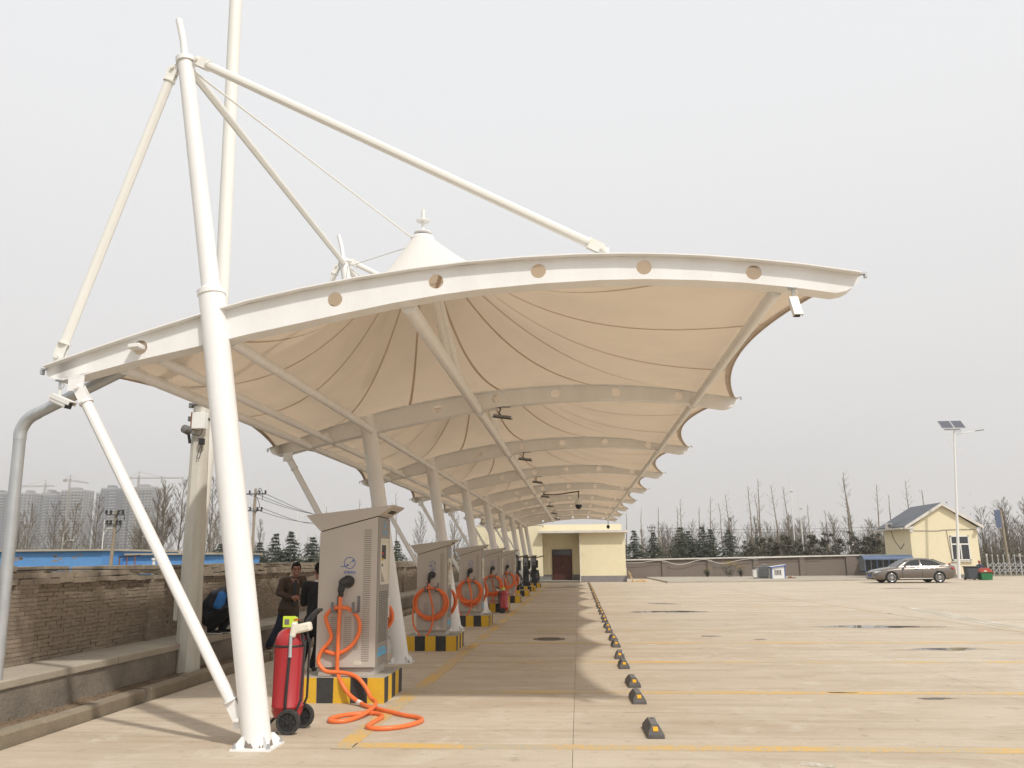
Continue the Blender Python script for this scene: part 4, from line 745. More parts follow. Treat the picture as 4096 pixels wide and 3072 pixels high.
    return t
e1 = make_extinguisher('large red wheeled fire extinguisher standing beside the front mast'); e1.location = (-2.845, 8.29, 0)
e2 = dup(e1, 'smaller-looking red wheeled fire extinguisher beside the fourth striped plinth', (-2.31, 26.05, 0), R(200)); e2.scale = (0.88, 0.88, 0.70)

# ------------------------------------------------------------------ wheel stops
def make_stop():
    t = thing('wheel_stop', 'x', 'wheel stop', group='rubber wheel stops in a row')
    L_, W_, h0, h1 = 0.275, 0.078, 0.035, 0.105
    b = MB(); vs = []
    for (hx, hy, z) in ((W_, L_, 0), (W_*0.97, L_*0.985, h0), (W_*0.46, L_*0.66, h1)):
        vs += [(-hx, -hy, z), (hx, -hy, z), (hx, hy, z), (-hx, hy, z)]
    fs = [(3,2,1,0)] + [(4*r_+k, 4*r_+(k+1) % 4, 4*r_+4+(k+1) % 4, 4*r_+4+k) for r_ in (0, 1) for k in range(4)] + [(8, 9, 10, 11)]
    b.add(vs, fs); b.build('block', M['stop'], t, bevel=0.006)
    b = MB(); b.box((-W_*0.42, -L_*0.62, h1-0.002), (W_*0.42, L_*0.62, h1+0.003)); tp = b.build('worn_top', M['stop_top'], t)
    b = MB(); b.lathe([(0.018, h1+0.001), (0.018, h1+0.0045)], 12, (0, 0.12, 0)); b.build('bolt_hole', M['dark'], tp)
    for s_ in (-1, 1):
        a = Vector((L_*0.985, h0)); c = Vector((L_*0.66, h1)); mid = a.lerp(c, 0.55); ang = math.atan2(h1-h0, -(L_*0.325))
        b = MB(); b.obox((0, s_*(mid.x+0.002), mid.y+0.002), (0.045, 0.05, 0.004), Matrix.Rotation(-s_*math.atan2(h1-h0, L_*0.325), 3, 'X')); b.build('reflector', M['refl'], t)
    b = MB(); mid = Vector((W_*0.97, h0)).lerp(Vector((W_*0.46, h1)), 0.6); b.obox((mid.x+0.002, 0, mid.y+0.001), (0.004, 0.30, 0.02), Matrix.Rotation(R(-30), 3, 'Y')); b.build('side_strip', M['sticker'], t)
    return t
st = make_stop(); n = 0
for k in range(-1, 17):
    for j, off in enumerate((0.37, 2.19)):
        y = 7.70 + 3.04 * k + off + 0.27
        if y < 8.0 or y > 57.5: continue
        o = st if n == 0 else copy_tree(st); rd = random.Random(n)
        o.location = (0.645 + rd.uniform(-0.015, 0.015), y, 0); o.rotation_euler = (0, 0, R(rd.uniform(-2.5, 2.5)))
        o['label'] = ('black rubber wheel stop with yellow reflector, ' + ('nearest' if n == 0 else ORD[n]) + (' one to the camera' if n == 0 else ' from the camera')) if n < 34 else 'rubber wheel stop at the far end'
        n += 1
# ------------------------------------------------------------------ left side: kerb, dirt strip, retaining wall, brick wall
rd = random.Random(11)
kerb = MB(); kerb.box((-5.25, 4.0, -0.2), (-5.125, 61, -0.02)); kerb = struct(kerb.build('kerb', M['mortar']))
km = [] 
for v_ in range(4):
    b = MB(); z = 0.125 + 0.008*v_; b.prism([(-5.262, -0.02), (-5.122, -0.02), (-5.122, z-0.025), (-5.14, z), (-5.262, z)], 1, 0.006, 0.988); km.append(b.mesh('kerbstone', M['kerb']))
for k in range(57):
    o = link(bpy.data.objects.new('kerbstone', km[k % 4]), kerb); o.location = (rd.uniform(-0.012, 0.012), 4.0 + k, rd.uniform(-0.01, 0.004)); o.rotation_euler = (0, 0, R(rd.uniform(-0.5, 0.5)))
b = MB(); n = 160; W_ = 7; vs = []
for i in range(n+1):
    for j in range(W_+1): vs.append((lerp(-5.60, -5.24, j/W_), 4 + 57*i/n, 0.085 + rd.uniform(-0.012, 0.025) + 0.03*(1-j/W_)))
b.add(vs, [(i*(W_+1)+j, (i+1)*(W_+1)+j, (i+1)*(W_+1)+j+1, i*(W_+1)+j+1) for i in range(n) for j in range(W_)]); struct(b.build('dirt_strip', M['dirt'], smooth='all'))
rd2 = random.Random(5); b = MB()
for k in range(900):                                          # crumbs, dead leaves and grit on the dirt strip and along the kerb
    y = 6.5 + 22*rd2.random()**1.6; x = rd2.uniform(-5.55, -5.27); s_ = rd2.uniform(0.004, 0.013); z = 0.105 + 0.03*(-5.24 - x)/0.36
    a = rd2.uniform(0, 6.28); b.add([(x+s_*math.cos(a), y+s_*math.sin(a), z), (x+s_*math.cos(a+2), y+s_*math.sin(a+2), z+s_*0.7), (x+s_*math.cos(a+4.2), y+s_*math.sin(a+4.2), z+0.002), (x, y, z+s_*0.9)], [(0,1,3), (1,2,3), (2,0,3)])
b.raw('grit', M['dirt'], kind='stuff')
rw = thing('retaining_wall', 'low rough concrete retaining wall with a pale flat top along the dirt strip', 'wall', (-5.55, 4.0, 0))
b = MB(); n = 120; vs = []
prof = [(-5.545, 0.0), (-5.553, 0.14), (-5.548, 0.30), (-5.556, 0.425)]
for i in range(n+1):
    for x, z in prof: vs.append((x + rd.uniform(-0.008, 0.008), 4 + 57*i/n, z))
b.add(vs, [(i*4+j, (i+1)*4+j, (i+1)*4+j+1, i*4+j+1) for i in range(n) for j in range(3)]); b.build('face', M['seatwall'], rw, smooth='all', world=True)
for k in range(19):
    b = MB(); b.box((-6.30, 4 + 3*k + 0.004, 0.415), (-5.525 + rd.uniform(-0.006, 0.006), 7 + 3*k - 0.004, 0.50 + rd.uniform(-0.004, 0.004))); b.build('cap_slab', M['seattop'], rw, world=True, bevel=0.012)
XW = -6.25
bw = thing('brick_wall', 'long weathered brown brick boundary wall behind the low retaining wall', 'wall', (XW, 6.0, 0.5))
b = MB(); b.box((XW - 0.22, 3, 0.0), (XW - 0.0085, 63, 1.37)); b.build('mortar_core', M['mortar'], bw, world=True)
def brick_mesh(lx, ly, lz, seed):
    r_ = random.Random(seed); b = MB(); b.box((0, 0, 0), (lx, ly, lz)); b.v = [(x + r_.uniform(-0.0035, 0.0035), y + r_.uniform(-0.006, 0.006), z + r_.uniform(-0.0045, 0.0045)) for x, y, z in b.v]
    return b.mesh('brick', M['brick'])
bmesh_ = [brick_mesh(0.06, 0.188, 0.041, s_) for s_ in range(12)]
rest = MB(); nb = 0
PIL = [8.95 + 2.97*k for k in range(18)]
for c_ in range(18):
    z = 0.503 + 0.0481*c_; off = 0.1*(c_ % 2) + rd.uniform(-.02, .02)
    k = 0
    while True:
        y = 5.0 + off + 0.2*k; k += 1
        if y > 46: break
        px = rd.choice([-0.006, -0.005, -0.004, -0.003, -0.001, -0.009, 0.003]) + rd.uniform(-0.0015, 0.0015)
        xx = XW - 0.050 + px; zz = z + rd.uniform(-0.004, 0.004)
        if 9.35 < y < 12.75 and nb < 300:
            o = link(bpy.data.objects.new('brick', rd.choice(bmesh_)), bw); o.location = (xx - XW, y - 6.0, zz - 0.5); o.rotation_euler = (R(rd.uniform(-1.2, 1.2)), 0, R(rd.uniform(-0.6, 0.6))); nb += 1
        else: 
            j = [rd.uniform(-0.004, 0.004) for _ in range(3)]; rest.box((xx, y + j[0], zz), (xx + 0.06, y + 0.188 + j[1], zz + 0.041 + j[2]*.6))
for p_ in PIL[:8]:
    cp = MB(); cp.box((XW - 0.02, p_ + 0.012, 0.5), (XW + 0.044, p_ + 0.388, 1.37)); cp.build('pilaster_core', M['mortar'], bw, world=True)
    for c_ in range(18):
        z = 0.503 + 0.0481*c_; cuts = [0, 0.2, 0.4] if c_ % 2 else [0, 0.1, 0.3, 0.4]
        for a_, b_ in zip(cuts, cuts[1:]): q_ = rd.uniform(-0.003, 0.003); rest.box((XW + 0.0, p_ + a_ + 0.004, z), (XW + 0.051 + q_, p_ + b_ - 0.004, z + 0.042))
o = rest.build('brickwork', M['brick'], bw, world=True, kind='stuff')
cm_ = [brick_mesh(0.30, 0.235, 0.060, 40 + s_) for s_ in range(6)]
for me in cm_: me.materials.clear(); me.materials.append(M['coping'])
def course(z, x, y0, y1, skip, step=0.25):
    y = y0; n_ = 0
    while y < y1:
        if not skip(y):
            o = link(bpy.data.objects.new('coping_brick', rd.choice(cm_)), bw); o.location = (x - XW + rd.uniform(-0.012, 0.012), y - 6.0, z - 0.5 + rd.uniform(-0.005, 0.005)); o.rotation_euler = (R(rd.uniform(-1.5, 1.5)), R(rd.uniform(-1, 1)), R(rd.uniform(-2.5, 2.5)))
        y += step; n_ += 1
course(1.368, XW - 0.235, 6.0, 31, lambda y: False); course(1.437, XW - 0.262, 6.1, 31, lambda y: False)
course(1.503, XW - 0.29, 6.0, 31, lambda y: 9.75 < y < 10.3 or 10.7 < y < 10.9 or 22 < y < 23)
b = MB(); b.box((XW - 0.235, 31, 1.368), (XW + 0.06, 62, 1.50)); b.build('far_coping', M['coping'], bw, world=True)
b = MB(); b.tube(bez([(XW-0.02, 8.6, 1.515), (XW+0.03, 9.6, 1.53), (XW+0.01, 10.6, 1.52), (XW+0.06, 12.0, 1.50), (XW, 14, 1.54), (XW+0.02, 18, 1.55)], 6), 0.008, 6); wr = b.build('loose_cable', M['dark']); tag(wr, 'thin black cable lying along the brick wall coping', 'cable')

# ------------------------------------------------------------------ poles by the dirt strip
pl = thing('concrete_pole', 'pale concrete pole with a white box and round grey floodlight on it', 'pole', (-5.47, 11.7, 0.05))
b = MB(); b.lathe([(0.178, -0.1), (0.165, 0.6), (0.118, 3.86)], 10, (0, 0, 0), Matrix.Rotation(R(-0.7), 3, 'Y')); b.build('shaft', M['pole_conc'], pl, smooth=30)
for z in (3.82, 3.62):
    b = MB(); x = -0.047 * z / 3.86; b.tube([(x + 0.13*math.cos(2*math.pi*k/16), 0.13*math.sin(2*math.pi*k/16), z) for k in range(16)], 0.013, 6, closed=True); b.obox((x-0.15, -0.03, z), (0.06, 0.05, 0.07)); b.build('clamp_band', M['hook'], pl)
bx = MB(); bx.obox((0.02, -0.18, 3.56), (0.19, 0.12, 0.24)); bx = bx.build('junction_box', M['white'], pl, bevel=0.006)
b = MB(); b.obox((-0.085, -0.18, 3.56), (0.022, 0.10, 0.25)); b.build('rusty_edge', M['rust'], bx)
fl = MB(); rx = Matrix.Rotation(R(78), 3, 'X') @ Matrix.Rotation(R(-20), 3, 'Y'); fl.lathe([(0.02, 0.10), (0.06, 0.08), (0.065, -0.02), (0.058, -0.03)], 16, (-0.13, -0.22, 3.42), rx); fl = fl.build('round_floodlight', M['hook'], pl, smooth=40)
b = MB(); b.lathe([(0.055, -0.032), (0.001, -0.035)], 16, (-0.13, -0.22, 3.42), rx, caps=False); b.build('lens', M['glass'], fl)
b = MB(); b.tube([(-0.13, -0.20, 3.40), (-0.12, -0.15, 3.24)], 0.022, 8); b.build('bracket', M['dark'], pl)
b = MB(); b.obox((0.06, -0.16, 3.26), (0.07, 0.06, 0.09)); b.tube(bez([(0.06, -0.16, 3.45), (0.02, -0.16, 3.35), (-0.1, -0.2, 3.38)], 5), 0.005, 5); b.tube(bez([(0.06, -0.15, 3.22), (0.02, -0.15, 3.12), (0.0, -0.15, 3.02), (0.04, -0.15, 3.04), (0.07, -0.15, 3.2)], 5), 0.005, 5); b.build('cable_gland', M['dark'], pl)
b = MB(); b.box((-0.22, -0.08, 0.75), (-0.155, 0.08, 1.05)); b.build('side_plate', M['pole_conc'], pl, bevel=0.01)
tp = thing('light_mast', 'very tall cream steel light mast rising out of the top of the picture', 'mast', (-5.72, 12.2, 0.05))
b = MB(); b.tube([(-5.72, 12.2, 0.0), (-5.556, 12.2, 5.75)], [0.112, 0.107], 20); b.build('lower_section', M['cream_steel'], tp, smooth=40, world=True)
b = MB(); b.tube([(-5.556, 12.2, 5.70), (-5.655, 12.2, 10.9), (-5.68, 12.2, 13.0)], [0.107, 0.104, 0.10], 20); b.build('upper_section', M['cream_steel'], tp, smooth=40, world=True)
b = MB(); b.obox((-5.70, 12.0, 13.0), (0.5, 0.4, 0.2)); b.build('lamp_head', M['hook'], tp, world=True)

# ------------------------------------------------------------------ people
def capsule(b, p, q, r1, r2, flat=None, n=12):
    p, q = Vector(p), Vector(q); d = (q - p); L_ = d.length; d.normalize(); pts = []; rs = []
    for a in (0.05, 0.35, 0.7): pts.append(p - d*r1*math.cos(a*math.pi/2)); rs.append(r1*math.sin(a*math.pi/2))
    for t in (0, 0.33, 0.66, 1): pts.append(p + d*L_*t); rs.append(lerp(r1, r2, t))
    for a in (0.7, 0.35, 0.05): pts.append(q + d*r2*math.cos(a*math.pi/2)); rs.append(r2*math.sin(a*math.pi/2))
    i0 = len(b.v); b.tube(pts, rs, n)
    if flat:
        ax, f = Vector(flat[0]).normalized(), flat[1]
        for i in range(i0, len(b.v)):
            v = Vector(b.v[i]); w = v - p; pr = p + d*w.dot(d); o_ = v - pr; b.v[i] = tuple(pr + o_ - ax*o_.dot(ax)*(1-f))
def chain(b, pts, rs, flat=None):
    for i in range(len(pts)-1): capsule(b, pts[i], pts[i+1], rs[i], rs[i+1], flat)
def hand(b, w, d, nrm, s=1.0, curl=0.5):
    """palm and five fingers: w wrist, d pointing direction, nrm palm normal"""
    d = Vector(d).normalized(); nrm = Vector(nrm); nrm = (nrm - d*nrm.dot(d)).normalized(); side = d.cross(nrm); w = Vector(w)
    capsule(b, w, w + d*0.075*s, 0.030*s, 0.036*s, (nrm, 0.5))
    for k, ln in enumerate((0.062, 0.072, 0.068, 0.052)):
        base = w + d*0.085*s + side*(k-1.5)*0.019*s; m = base + (d*(1-curl*0.4) + nrm*curl)*ln*0.5*s; e = m + (d*(1-curl*1.3) + nrm*curl*1.2)*ln*0.45*s
        chain(b, [base - d*0.02*s, m, e], [0.0098*s, 0.009*s, 0.008*s])
    th = w + d*0.025*s - side*0.034*s; m = th + (d*0.6 - side*0.55 + nrm*0.35).normalized()*0.036*s; e = m + (d*0.9 + nrm*0.5).normalized()*0.028*s
    chain(b, [th + side*0.012*s, m, e], [0.0125*s, 0.0105*s, 0.009*s])
def skinned(b, name, m, parent, voxel=0.011, smooth=4, fold=0.0):
    o = b.build(name, m, parent); r_ = o.modifiers.new('remesh', 'REMESH'); r_.mode = 'VOXEL'; r_.voxel_size = voxel; r_.use_smooth_shade = True
    s_ = o.modifiers.new('smooth', 'SMOOTH'); s_.iterations = smooth; s_.factor = 0.5
    if fold:
        tx = bpy.data.textures.new(name + '_folds', 'CLOUDS'); tx.noise_scale = 0.09; tx.noise_depth = 2
        d_ = o.modifiers.new('folds', 'DISPLACE'); d_.texture = tx; d_.strength = fold; d_.mid_level = 0.5; d_.texture_coords = 'LOCAL'
    return o
def head(b, c, F, s=1.0, tilt=0.0):
    """skull, jaw, nose, brow, ears; F is where the face points"""
    F = Vector(F).normalized(); U = Vector((0, 0, 1)); U = (U - F*U.dot(F)).normalized(); S = F.cross(U); c = Vector(c)
    rot = Matrix((S, F, U)).transposed()
    P = lambda x, y, z: c + (S*x + F*y + U*z)*s
    b.ball(P(0, -0.012, 0.025), (0.074*s, 0.092*s, 0.092*s), 16, 12, rot); b.ball(P(0, 0.018, -0.045), (0.058*s, 0.066*s, 0.070*s), 14, 10, rot)
    b.ball(P(0, 0.052, -0.092), (0.026*s, 0.026*s, 0.022*s), 10, 8, rot)
    for k in (-1, 1): b.ball(P(0.036*k, 0.056, -0.030), (0.024*s, 0.020*s, 0.022*s), 10, 8, rot); b.ball(P(0.076*k, -0.012, -0.012), (0.010*s, 0.020*s, 0.032*s), 8, 8, rot)
    b.ball(P(0, 0.076, 0.026), (0.05*s, 0.014*s, 0.010*s), 10, 6, rot)
    capsule(b, P(0, 0.078, 0.012), P(0, 0.098, -0.030), 0.009*s, 0.015*s); 
    return P, rot
def face(parent, P, rot, s=1.0, smile=True):
    for k in (-1, 1):
        b = MB(); b.ball(P(0.031*k, 0.073, 0.005), (0.015*s, 0.010*s, 0.0055*s), 10, 6, rot); b.build('eye', M['hair'], parent, smooth='all')
        b = MB(); capsule(b, P(0.016*k, 0.082, 0.028), P(0.047*k, 0.072, 0.030), 0.005*s, 0.004*s); b.build('eyebrow', M['hair'], parent, smooth='all')
    b = MB(); b.ball(P(0, 0.078, -0.063), (0.030*s, 0.012*s, 0.012*s), 12, 8, rot); b.build('lips', M['lip'], parent, smooth='all')
    if smile: b = MB(); b.ball(P(0, 0.082, -0.062), (0.025*s, 0.011*s, 0.0068*s), 12, 8, rot); b.build('teeth', M['teeth'], parent, smooth='all')
def hair_cap(parent, P, rot, s=1.0):
    b = MB(); b.ball(P(0, -0.024, 0.046), (0.081*s, 0.094*s, 0.084*s), 18, 12, rot); b.ball(P(0, -0.058, 0.0), (0.070*s, 0.052*s, 0.070*s), 14, 10, rot); b.ball(P(0.0, 0.045, 0.088), (0.055*s, 0.040*s, 0.024*s), 12, 8, rot)
    for k in (-1, 1): b.ball(P(0.072*k, -0.006, 0.03), (0.012*s, 0.034*s, 0.04*s), 8, 8, rot)
    skinned(b, 'hair', M['hair'], parent, 0.010, 3, 0.010)

# man in the brown jacket
p1 = thing('person', 'smiling person in brown jacket and blue jeans leaning forward by the brick wall', 'person', (-5.10, 14.7, 0.075), 0, 'people beside the chargers')
hc = V(0.115, -0.03, 1.385); shL, shR = V(-0.085, -0.11, 1.185), V(0.19, 0.12, 1.20)
elL, haL = V(-0.115, -0.20, 0.985), V(0.115, -0.20, 0.905); elR, haR = V(0.27, 0.12, 0.98), V(0.20, -0.06, 0.90)
hipL, hipR = V(-0.045, -0.07, 0.735), V(0.075, 0.06, 0.735); knL, anL = V(-0.135, -0.05, 0.43), V(-0.325, 0.0, 0.10); knR, anR = V(0.12, 0.03, 0.42), V(0.06, 0.08, 0.09)
b = MB(); P, rot = head(b, hc, (0.42, -0.90, -0.10)); capsule(b, (0.08, 0.0, 1.22), (0.105, -0.015, 1.32), 0.058, 0.052)
chain(b, [V(0.03, 0, 0.78), V(0.05, 0, 1.0), V(0.06, 0, 1.17)], [0.115, 0.115, 0.105]); chain(b, [shL, elL, haL], [0.052, 0.042, 0.028]); chain(b, [shR, elR, haR], [0.052, 0.042, 0.028])
hand(b, haL, (0.9, -0.1, 0.05), (0.2, 0.9, -0.2), 1.0); hand(b, haR, (-0.5, -0.8, 0), (-0.7, 0.4, -0.3), 1.0)
chain(b, [hipL, knL, anL], [0.078, 0.055, 0.038]); chain(b, [hipR, knR, anR], [0.078, 0.055, 0.038]); body = skinned(b, 'body', M['skin'], p1, 0.0075, 2)
face(p1, P, rot); hair_cap(p1, P, rot)
b = MB(); chain(b, [V(0.0, 0, 0.77), V(0.03, 0, 0.93), V(0.05, 0, 1.08), V(0.055, 0.0, 1.17)], [0.142, 0.138, 0.140, 0.105], None); capsule(b, shL, shR, 0.075, 0.075); chain(b, [shL, elL, haL - V(0.03, 0, 0)], [0.072, 0.060, 0.048]); chain(b, [shR, elR, haR + V(0.02, 0.03, 0)], [0.072, 0.060, 0.048]); capsule(b, (0.0, -0.01, 0.69), (0.01, 0, 0.80), 0.188, 0.165); capsule(b, (0.055, -0.02, 1.215), (0.10, 0.0, 1.23), 0.066, 0.062)
skinned(b, 'jacket', M['brown_jacket'], p1, 0.012, 4, 0.022)
b = MB(); b.obox((0.135, -0.135, 0.98), (0.055, 0.03, 0.46), Matrix.Rotation(R(5), 3, 'Y') @ Matrix.Rotation(R(30), 3, 'Z')); skinned(b, 'shirt_front', M['dark_shirt'], p1, 0.01, 2)
b = MB(); chain(b, [hipL, knL, anL + V(0, 0, 0.0)], [0.088, 0.074, 0.062]); chain(b, [hipR, knR, anR], [0.088, 0.074, 0.062]); capsule(b, hipL, hipR, 0.09, 0.09); skinned(b, 'trousers', M['jeans'], p1, 0.012, 4, 0.02)
for a, d in ((anL, V(0.10, -0.10, 0)), (anR, V(0.10, -0.09, 0))):
    b = MB(); capsule(b, V(a.x - 0.03, a.y + 0.02, 0.045), V(a.x, a.y, 0.04) + d, 0.042, 0.036, ((0, 0, 1), 0.85)); skinned(b, 'shoe', M['shoe'], p1, 0.009, 3)
# man in the black suit, mostly behind the first cabinet
p2 = thing('person', 'person in black suit half hidden behind the nearest grey cabinet', 'person', (-4.05, 12.6, 0.0), 0, 'people beside the chargers')
hc = V(0.135, 0.0, 1.46); shL, shR = V(-0.045, -0.05, 1.235), V(0.285, 0.06, 1.235); elL, haL = V(-0.105, 0.06, 0.985), V(-0.16, 0.22, 1.0); elR, haR = V(0.34, 0.05, 0.96), V(0.33, 0.0, 0.74)
hipL, hipR = V(0.03, -0.02, 0.74), V(0.20, 0.03, 0.74); knL, anL = V(-0.035, -0.03, 0.40), V(-0.115, 0.0, 0.09); knR, anR = V(0.17, 0.0, 0.40), V(0.085, 0.03, 0.09)
b = MB(); P, rot = head(b, hc, (-0.45, 0.88, -0.05)); capsule(b, (0.125, 0, 1.28), (0.13, 0, 1.40), 0.056, 0.052); chain(b, [V(0.115, 0, 0.78), V(0.12, 0, 1.0), V(0.12, 0, 1.2)], [0.115, 0.115, 0.105]); chain(b, [shL, elL, haL], [0.052, 0.042, 0.028]); chain(b, [shR, elR, haR], [0.052, 0.042, 0.028])
hand(b, haL, (-0.7, 0.6, 0.1), (0.5, 0.5, -0.4)); hand(b, haR, (0, -0.1, -1), (-1, 0, 0)); chain(b, [hipL, knL, anL], [0.078, 0.055, 0.038]); chain(b, [hipR, knR, anR], [0.078, 0.055, 0.038]); skinned(b, 'body', M['skin'], p2, 0.0085, 2)
face(p2, P, rot, smile=False); hair_cap(p2, P, rot)
b = MB(); chain(b, [V(0.11, 0, 0.76), V(0.115, 0, 0.95), V(0.12, 0, 1.12), V(0.12, 0, 1.21)], [0.158, 0.148, 0.152, 0.11]); capsule(b, shL, shR, 0.072, 0.072); chain(b, [shL, elL, haL - V(-0.03, 0.04, 0)], [0.074, 0.062, 0.048]); chain(b, [shR, elR, haR + V(0, 0, 0.04)], [0.074, 0.062, 0.048]); capsule(b, (0.11, 0, 0.66), (0.11, 0, 0.78), 0.172, 0.16); skinned(b, 'suit_jacket', M['black_cloth'], p2, 0.012, 4, 0.018)
b = MB(); b.lathe([(0.066, 1.285), (0.064, 1.325)], 16, (0.125, 0, 0)); b.build('shirt_collar', M['brown_cap'], p2, smooth=40)
b = MB(); chain(b, [hipL, knL, anL], [0.10, 0.08, 0.066]); chain(b, [hipR, knR, anR], [0.10, 0.08, 0.066]); capsule(b, hipL, hipR, 0.105, 0.105); skinned(b, 'trousers', M['black_cloth'], p2, 0.012, 4, 0.018)
for a in (anL, anR):
    b = MB(); capsule(b, V(a.x + 0.02, a.y - 0.03, 0.045), V(a.x - 0.04, a.y + 0.14, 0.038), 0.043, 0.036, ((0, 0, 1), 0.85)); skinned(b, 'shoe', M['dark'], p2, 0.009, 3)
# squatting man on the retaining wall
p3 = thing('person', 'squatting person in dark padded vest and blue sleeves on the retaining wall', 'person', (-5.70, 13.1, 0.50), 0, 'people beside the chargers')
hc = V(0.30, -0.02, 0.70); sh1, sh2 = V(0.115, -0.14, 0.60), V(0.13, 0.14, 0.60); el1, ha1 = V(0.10, -0.20, 0.385), V(0.31, -0.12, 0.42); el2, ha2 = V(0.14, 0.20, 0.39), V(0.32, 0.08, 0.42)
hp1, hp2 = V(-0.10, -0.08, 0.235), V(-0.10, 0.08, 0.235); kn1, kn2 = V(0.22, -0.11, 0.36), V(0.24, 0.11, 0.36); an1, an2 = V(-0.03, -0.10, 0.08), V(0.06, 0.09, 0.08)
b = MB(); P, rot = head(b, hc, (0.85, 0.0, -0.5)); capsule(b, (0.15, 0, 0.62), (0.25, 0, 0.66), 0.056, 0.052); chain(b, [V(-0.10, 0, 0.25), V(-0.07, 0, 0.42), V(0.09, 0, 0.58)], [0.11, 0.12, 0.105])
for s_, e_, h_ in ((sh1, el1, ha1), (sh2, el2, ha2)): chain(b, [s_, e_, h_], [0.05, 0.042, 0.028]); hand(b, h_, (1, 0.2, 0), (0, 0.2, -1))
for h_, k_, a_ in ((hp1, kn1, an1), (hp2, kn2, an2)): chain(b, [h_, k_, a_], [0.078, 0.055, 0.038])
skinned(b, 'body', M['skin'], p3, 0.0085, 2); face(p3, P, rot, smile=False); hair_cap(p3, P, rot)
b = MB(); chain(b, [V(-0.115, 0, 0.27), V(-0.105, 0, 0.40), V(-0.01, 0, 0.53), V(0.10, 0, 0.60)], [0.145, 0.155, 0.15, 0.12]); capsule(b, sh1 + V(0, 0.03, 0), sh2 - V(0, 0.03, 0), 0.07, 0.07); capsule(b, (0.13, 0, 0.62), (0.17, 0, 0.64), 0.07, 0.065); skinned(b, 'padded_vest', M['vest'], p3, 0.012, 3, 0.03)
for s_, e_, h_ in ((sh1, el1, ha1), (sh2, el2, ha2)):
    b = MB(); chain(b, [s_ + V(0.01, 0, -0.02), lerp(s_, e_, 0.78)], [0.074, 0.082]); skinned(b, 'shirt_sleeve', M['blue_shirt'], p3, 0.011, 3, 0.02)
    b = MB(); chain(b, [e_, lerp(e_, h_, 0.85)], [0.056, 0.044]); skinned(b, 'cuff', M['vest'], p3, 0.011, 3, 0.01)
b = MB(); 
for h_, k_, a_ in ((hp1, kn1, an1), (hp2, kn2, an2)): chain(b, [h_, k_, a_ + V(0, 0, 0.02)], [0.108, 0.080, 0.066])
capsule(b, hp1, hp2, 0.12, 0.12); skinned(b, 'trousers', M['black_cloth'], p3, 0.012, 4, 0.02)
for a in (an1, an2):
    b = MB(); capsule(b, V(a.x - 0.03, a.y, 0.042), V(a.x + 0.14, a.y - 0.02, 0.036), 0.042, 0.035, ((0, 0, 1), 0.85)); sh_ = skinned(b, 'shoe', M['black_cloth'], p3, 0.009, 3)
    b = MB(); capsule(b, V(a.x - 0.035, a.y, 0.014), V(a.x + 0.145, a.y - 0.02, 0.014), 0.046, 0.038, ((0, 0, 1), 0.35)); b.build('sole', M['sticker'], sh_, smooth=60)
# ------------------------------------------------------------------ cream building at the end of the row
bd = thing('cream_building', 'single-storey cream building with recessed maroon door beyond the end of the canopy', 'building', (-1.2, 59.5, 0))
b = MB(); Y0 = 59.5
b.box((0.08, Y0, 0.43), (3.27, Y0 + 8, 3.40)); b.build('wall', M['cream_wall'], bd, world=True)
b = MB(); b.box((-7.2, Y0 + 0.05, 0.43), (-2.53, Y0 + 8, 3.95)); b.build('wall', M['cream_wall'], bd, world=True)
b = MB(); b.box((-2.53, Y0 + 1.5, 0.0), (0.08, Y0 + 8, 3.40)); b.build('wall', M['cream_wall'], bd, world=True)
b = MB(); b.box((-2.53, Y0 + 1.3, 3.40), (3.12, Y0 + 7.8, 4.03)); b.build('parapet', M['cream_wall'], bd, world=True)
b = MB(); b.box((-7.3, Y0 + 0.02, 3.95), (-2.45, Y0 + 8, 4.06)); b.build('coping', M['slab'], bd, world=True)
b = MB(); b.box((0.06, Y0 - 0.03, 0), (3.31, Y0 + 8, 0.43)); b.build('plinth_band', M['grey_dado'], bd, world=True)
b = MB(); b.box((3.27, Y0 - 0.015, 0.43), (3.30, Y0 + 4, 0.97)); b.build('wall_ledge', M['cream_wall'], bd, world=True)
b = MB(); b.box((-7.22, Y0 + 0.02, 0), (-2.53, Y0 + 8, 0.43)); b.build('plinth_band', M['grey_dado'], bd, world=True)
for x0, x1 in ((-2.53, -1.92), (-0.45, 0.06)):
    b = MB(); b.box((x0, Y0 + 1.47, 0.12), (x1, Y0 + 1.5, 0.50)); b.build('plinth_band', M['grey_dado'], bd, world=True)
b = MB(); b.box((-2.75, Y0 - 0.55, 3.38), (3.46, Y0 + 1.6, 3.54)); b.build('canopy_slab', M['slab'], bd, world=True)
b = MB(); b.box((-2.9, Y0 - 0.5, 0), (0.07, Y0 + 1.5, 0.12)); b.build('step', M['pl_conc'], bd, world=True, bevel=0.01)
b = MB(); b.tube([(0.09, Y0 - 0.05, 0.0), (0.09, Y0 - 0.05, 3.4)], 0.03, 8); b.build('downpipe', M['slab'], bd, world=True)
d_ = MB(); d_.box((-1.90, Y0 + 1.40, 0.12), (-0.48, Y0 + 1.5, 2.26)); d_ = d_.build('door', M['door_frame'], bd, world=True)
for x0, x1 in ((-1.84, -1.20), (-1.18, -0.54)):
    b = MB(); b.box((x0 + 1.2, 1.375, 0.14), (x1 + 1.2, 1.40, 1.83)); b.build('door_leaf', M['door'], d_)
    for z0, z1 in ((0.25, 0.85), (1.0, 1.70)):
        b = MB(); b.box((x0 + 1.31, 1.36, z0), (x1 + 1.09, 1.375, z1)); b.build('door_panel', M['door'], d_, bevel=0.01)
b = MB(); b.box((-1.84 + 1.2, 1.385, 1.88), (-0.54 + 1.2, 1.40, 2.20)); b.build('transom_glass', M['glass'], d_)
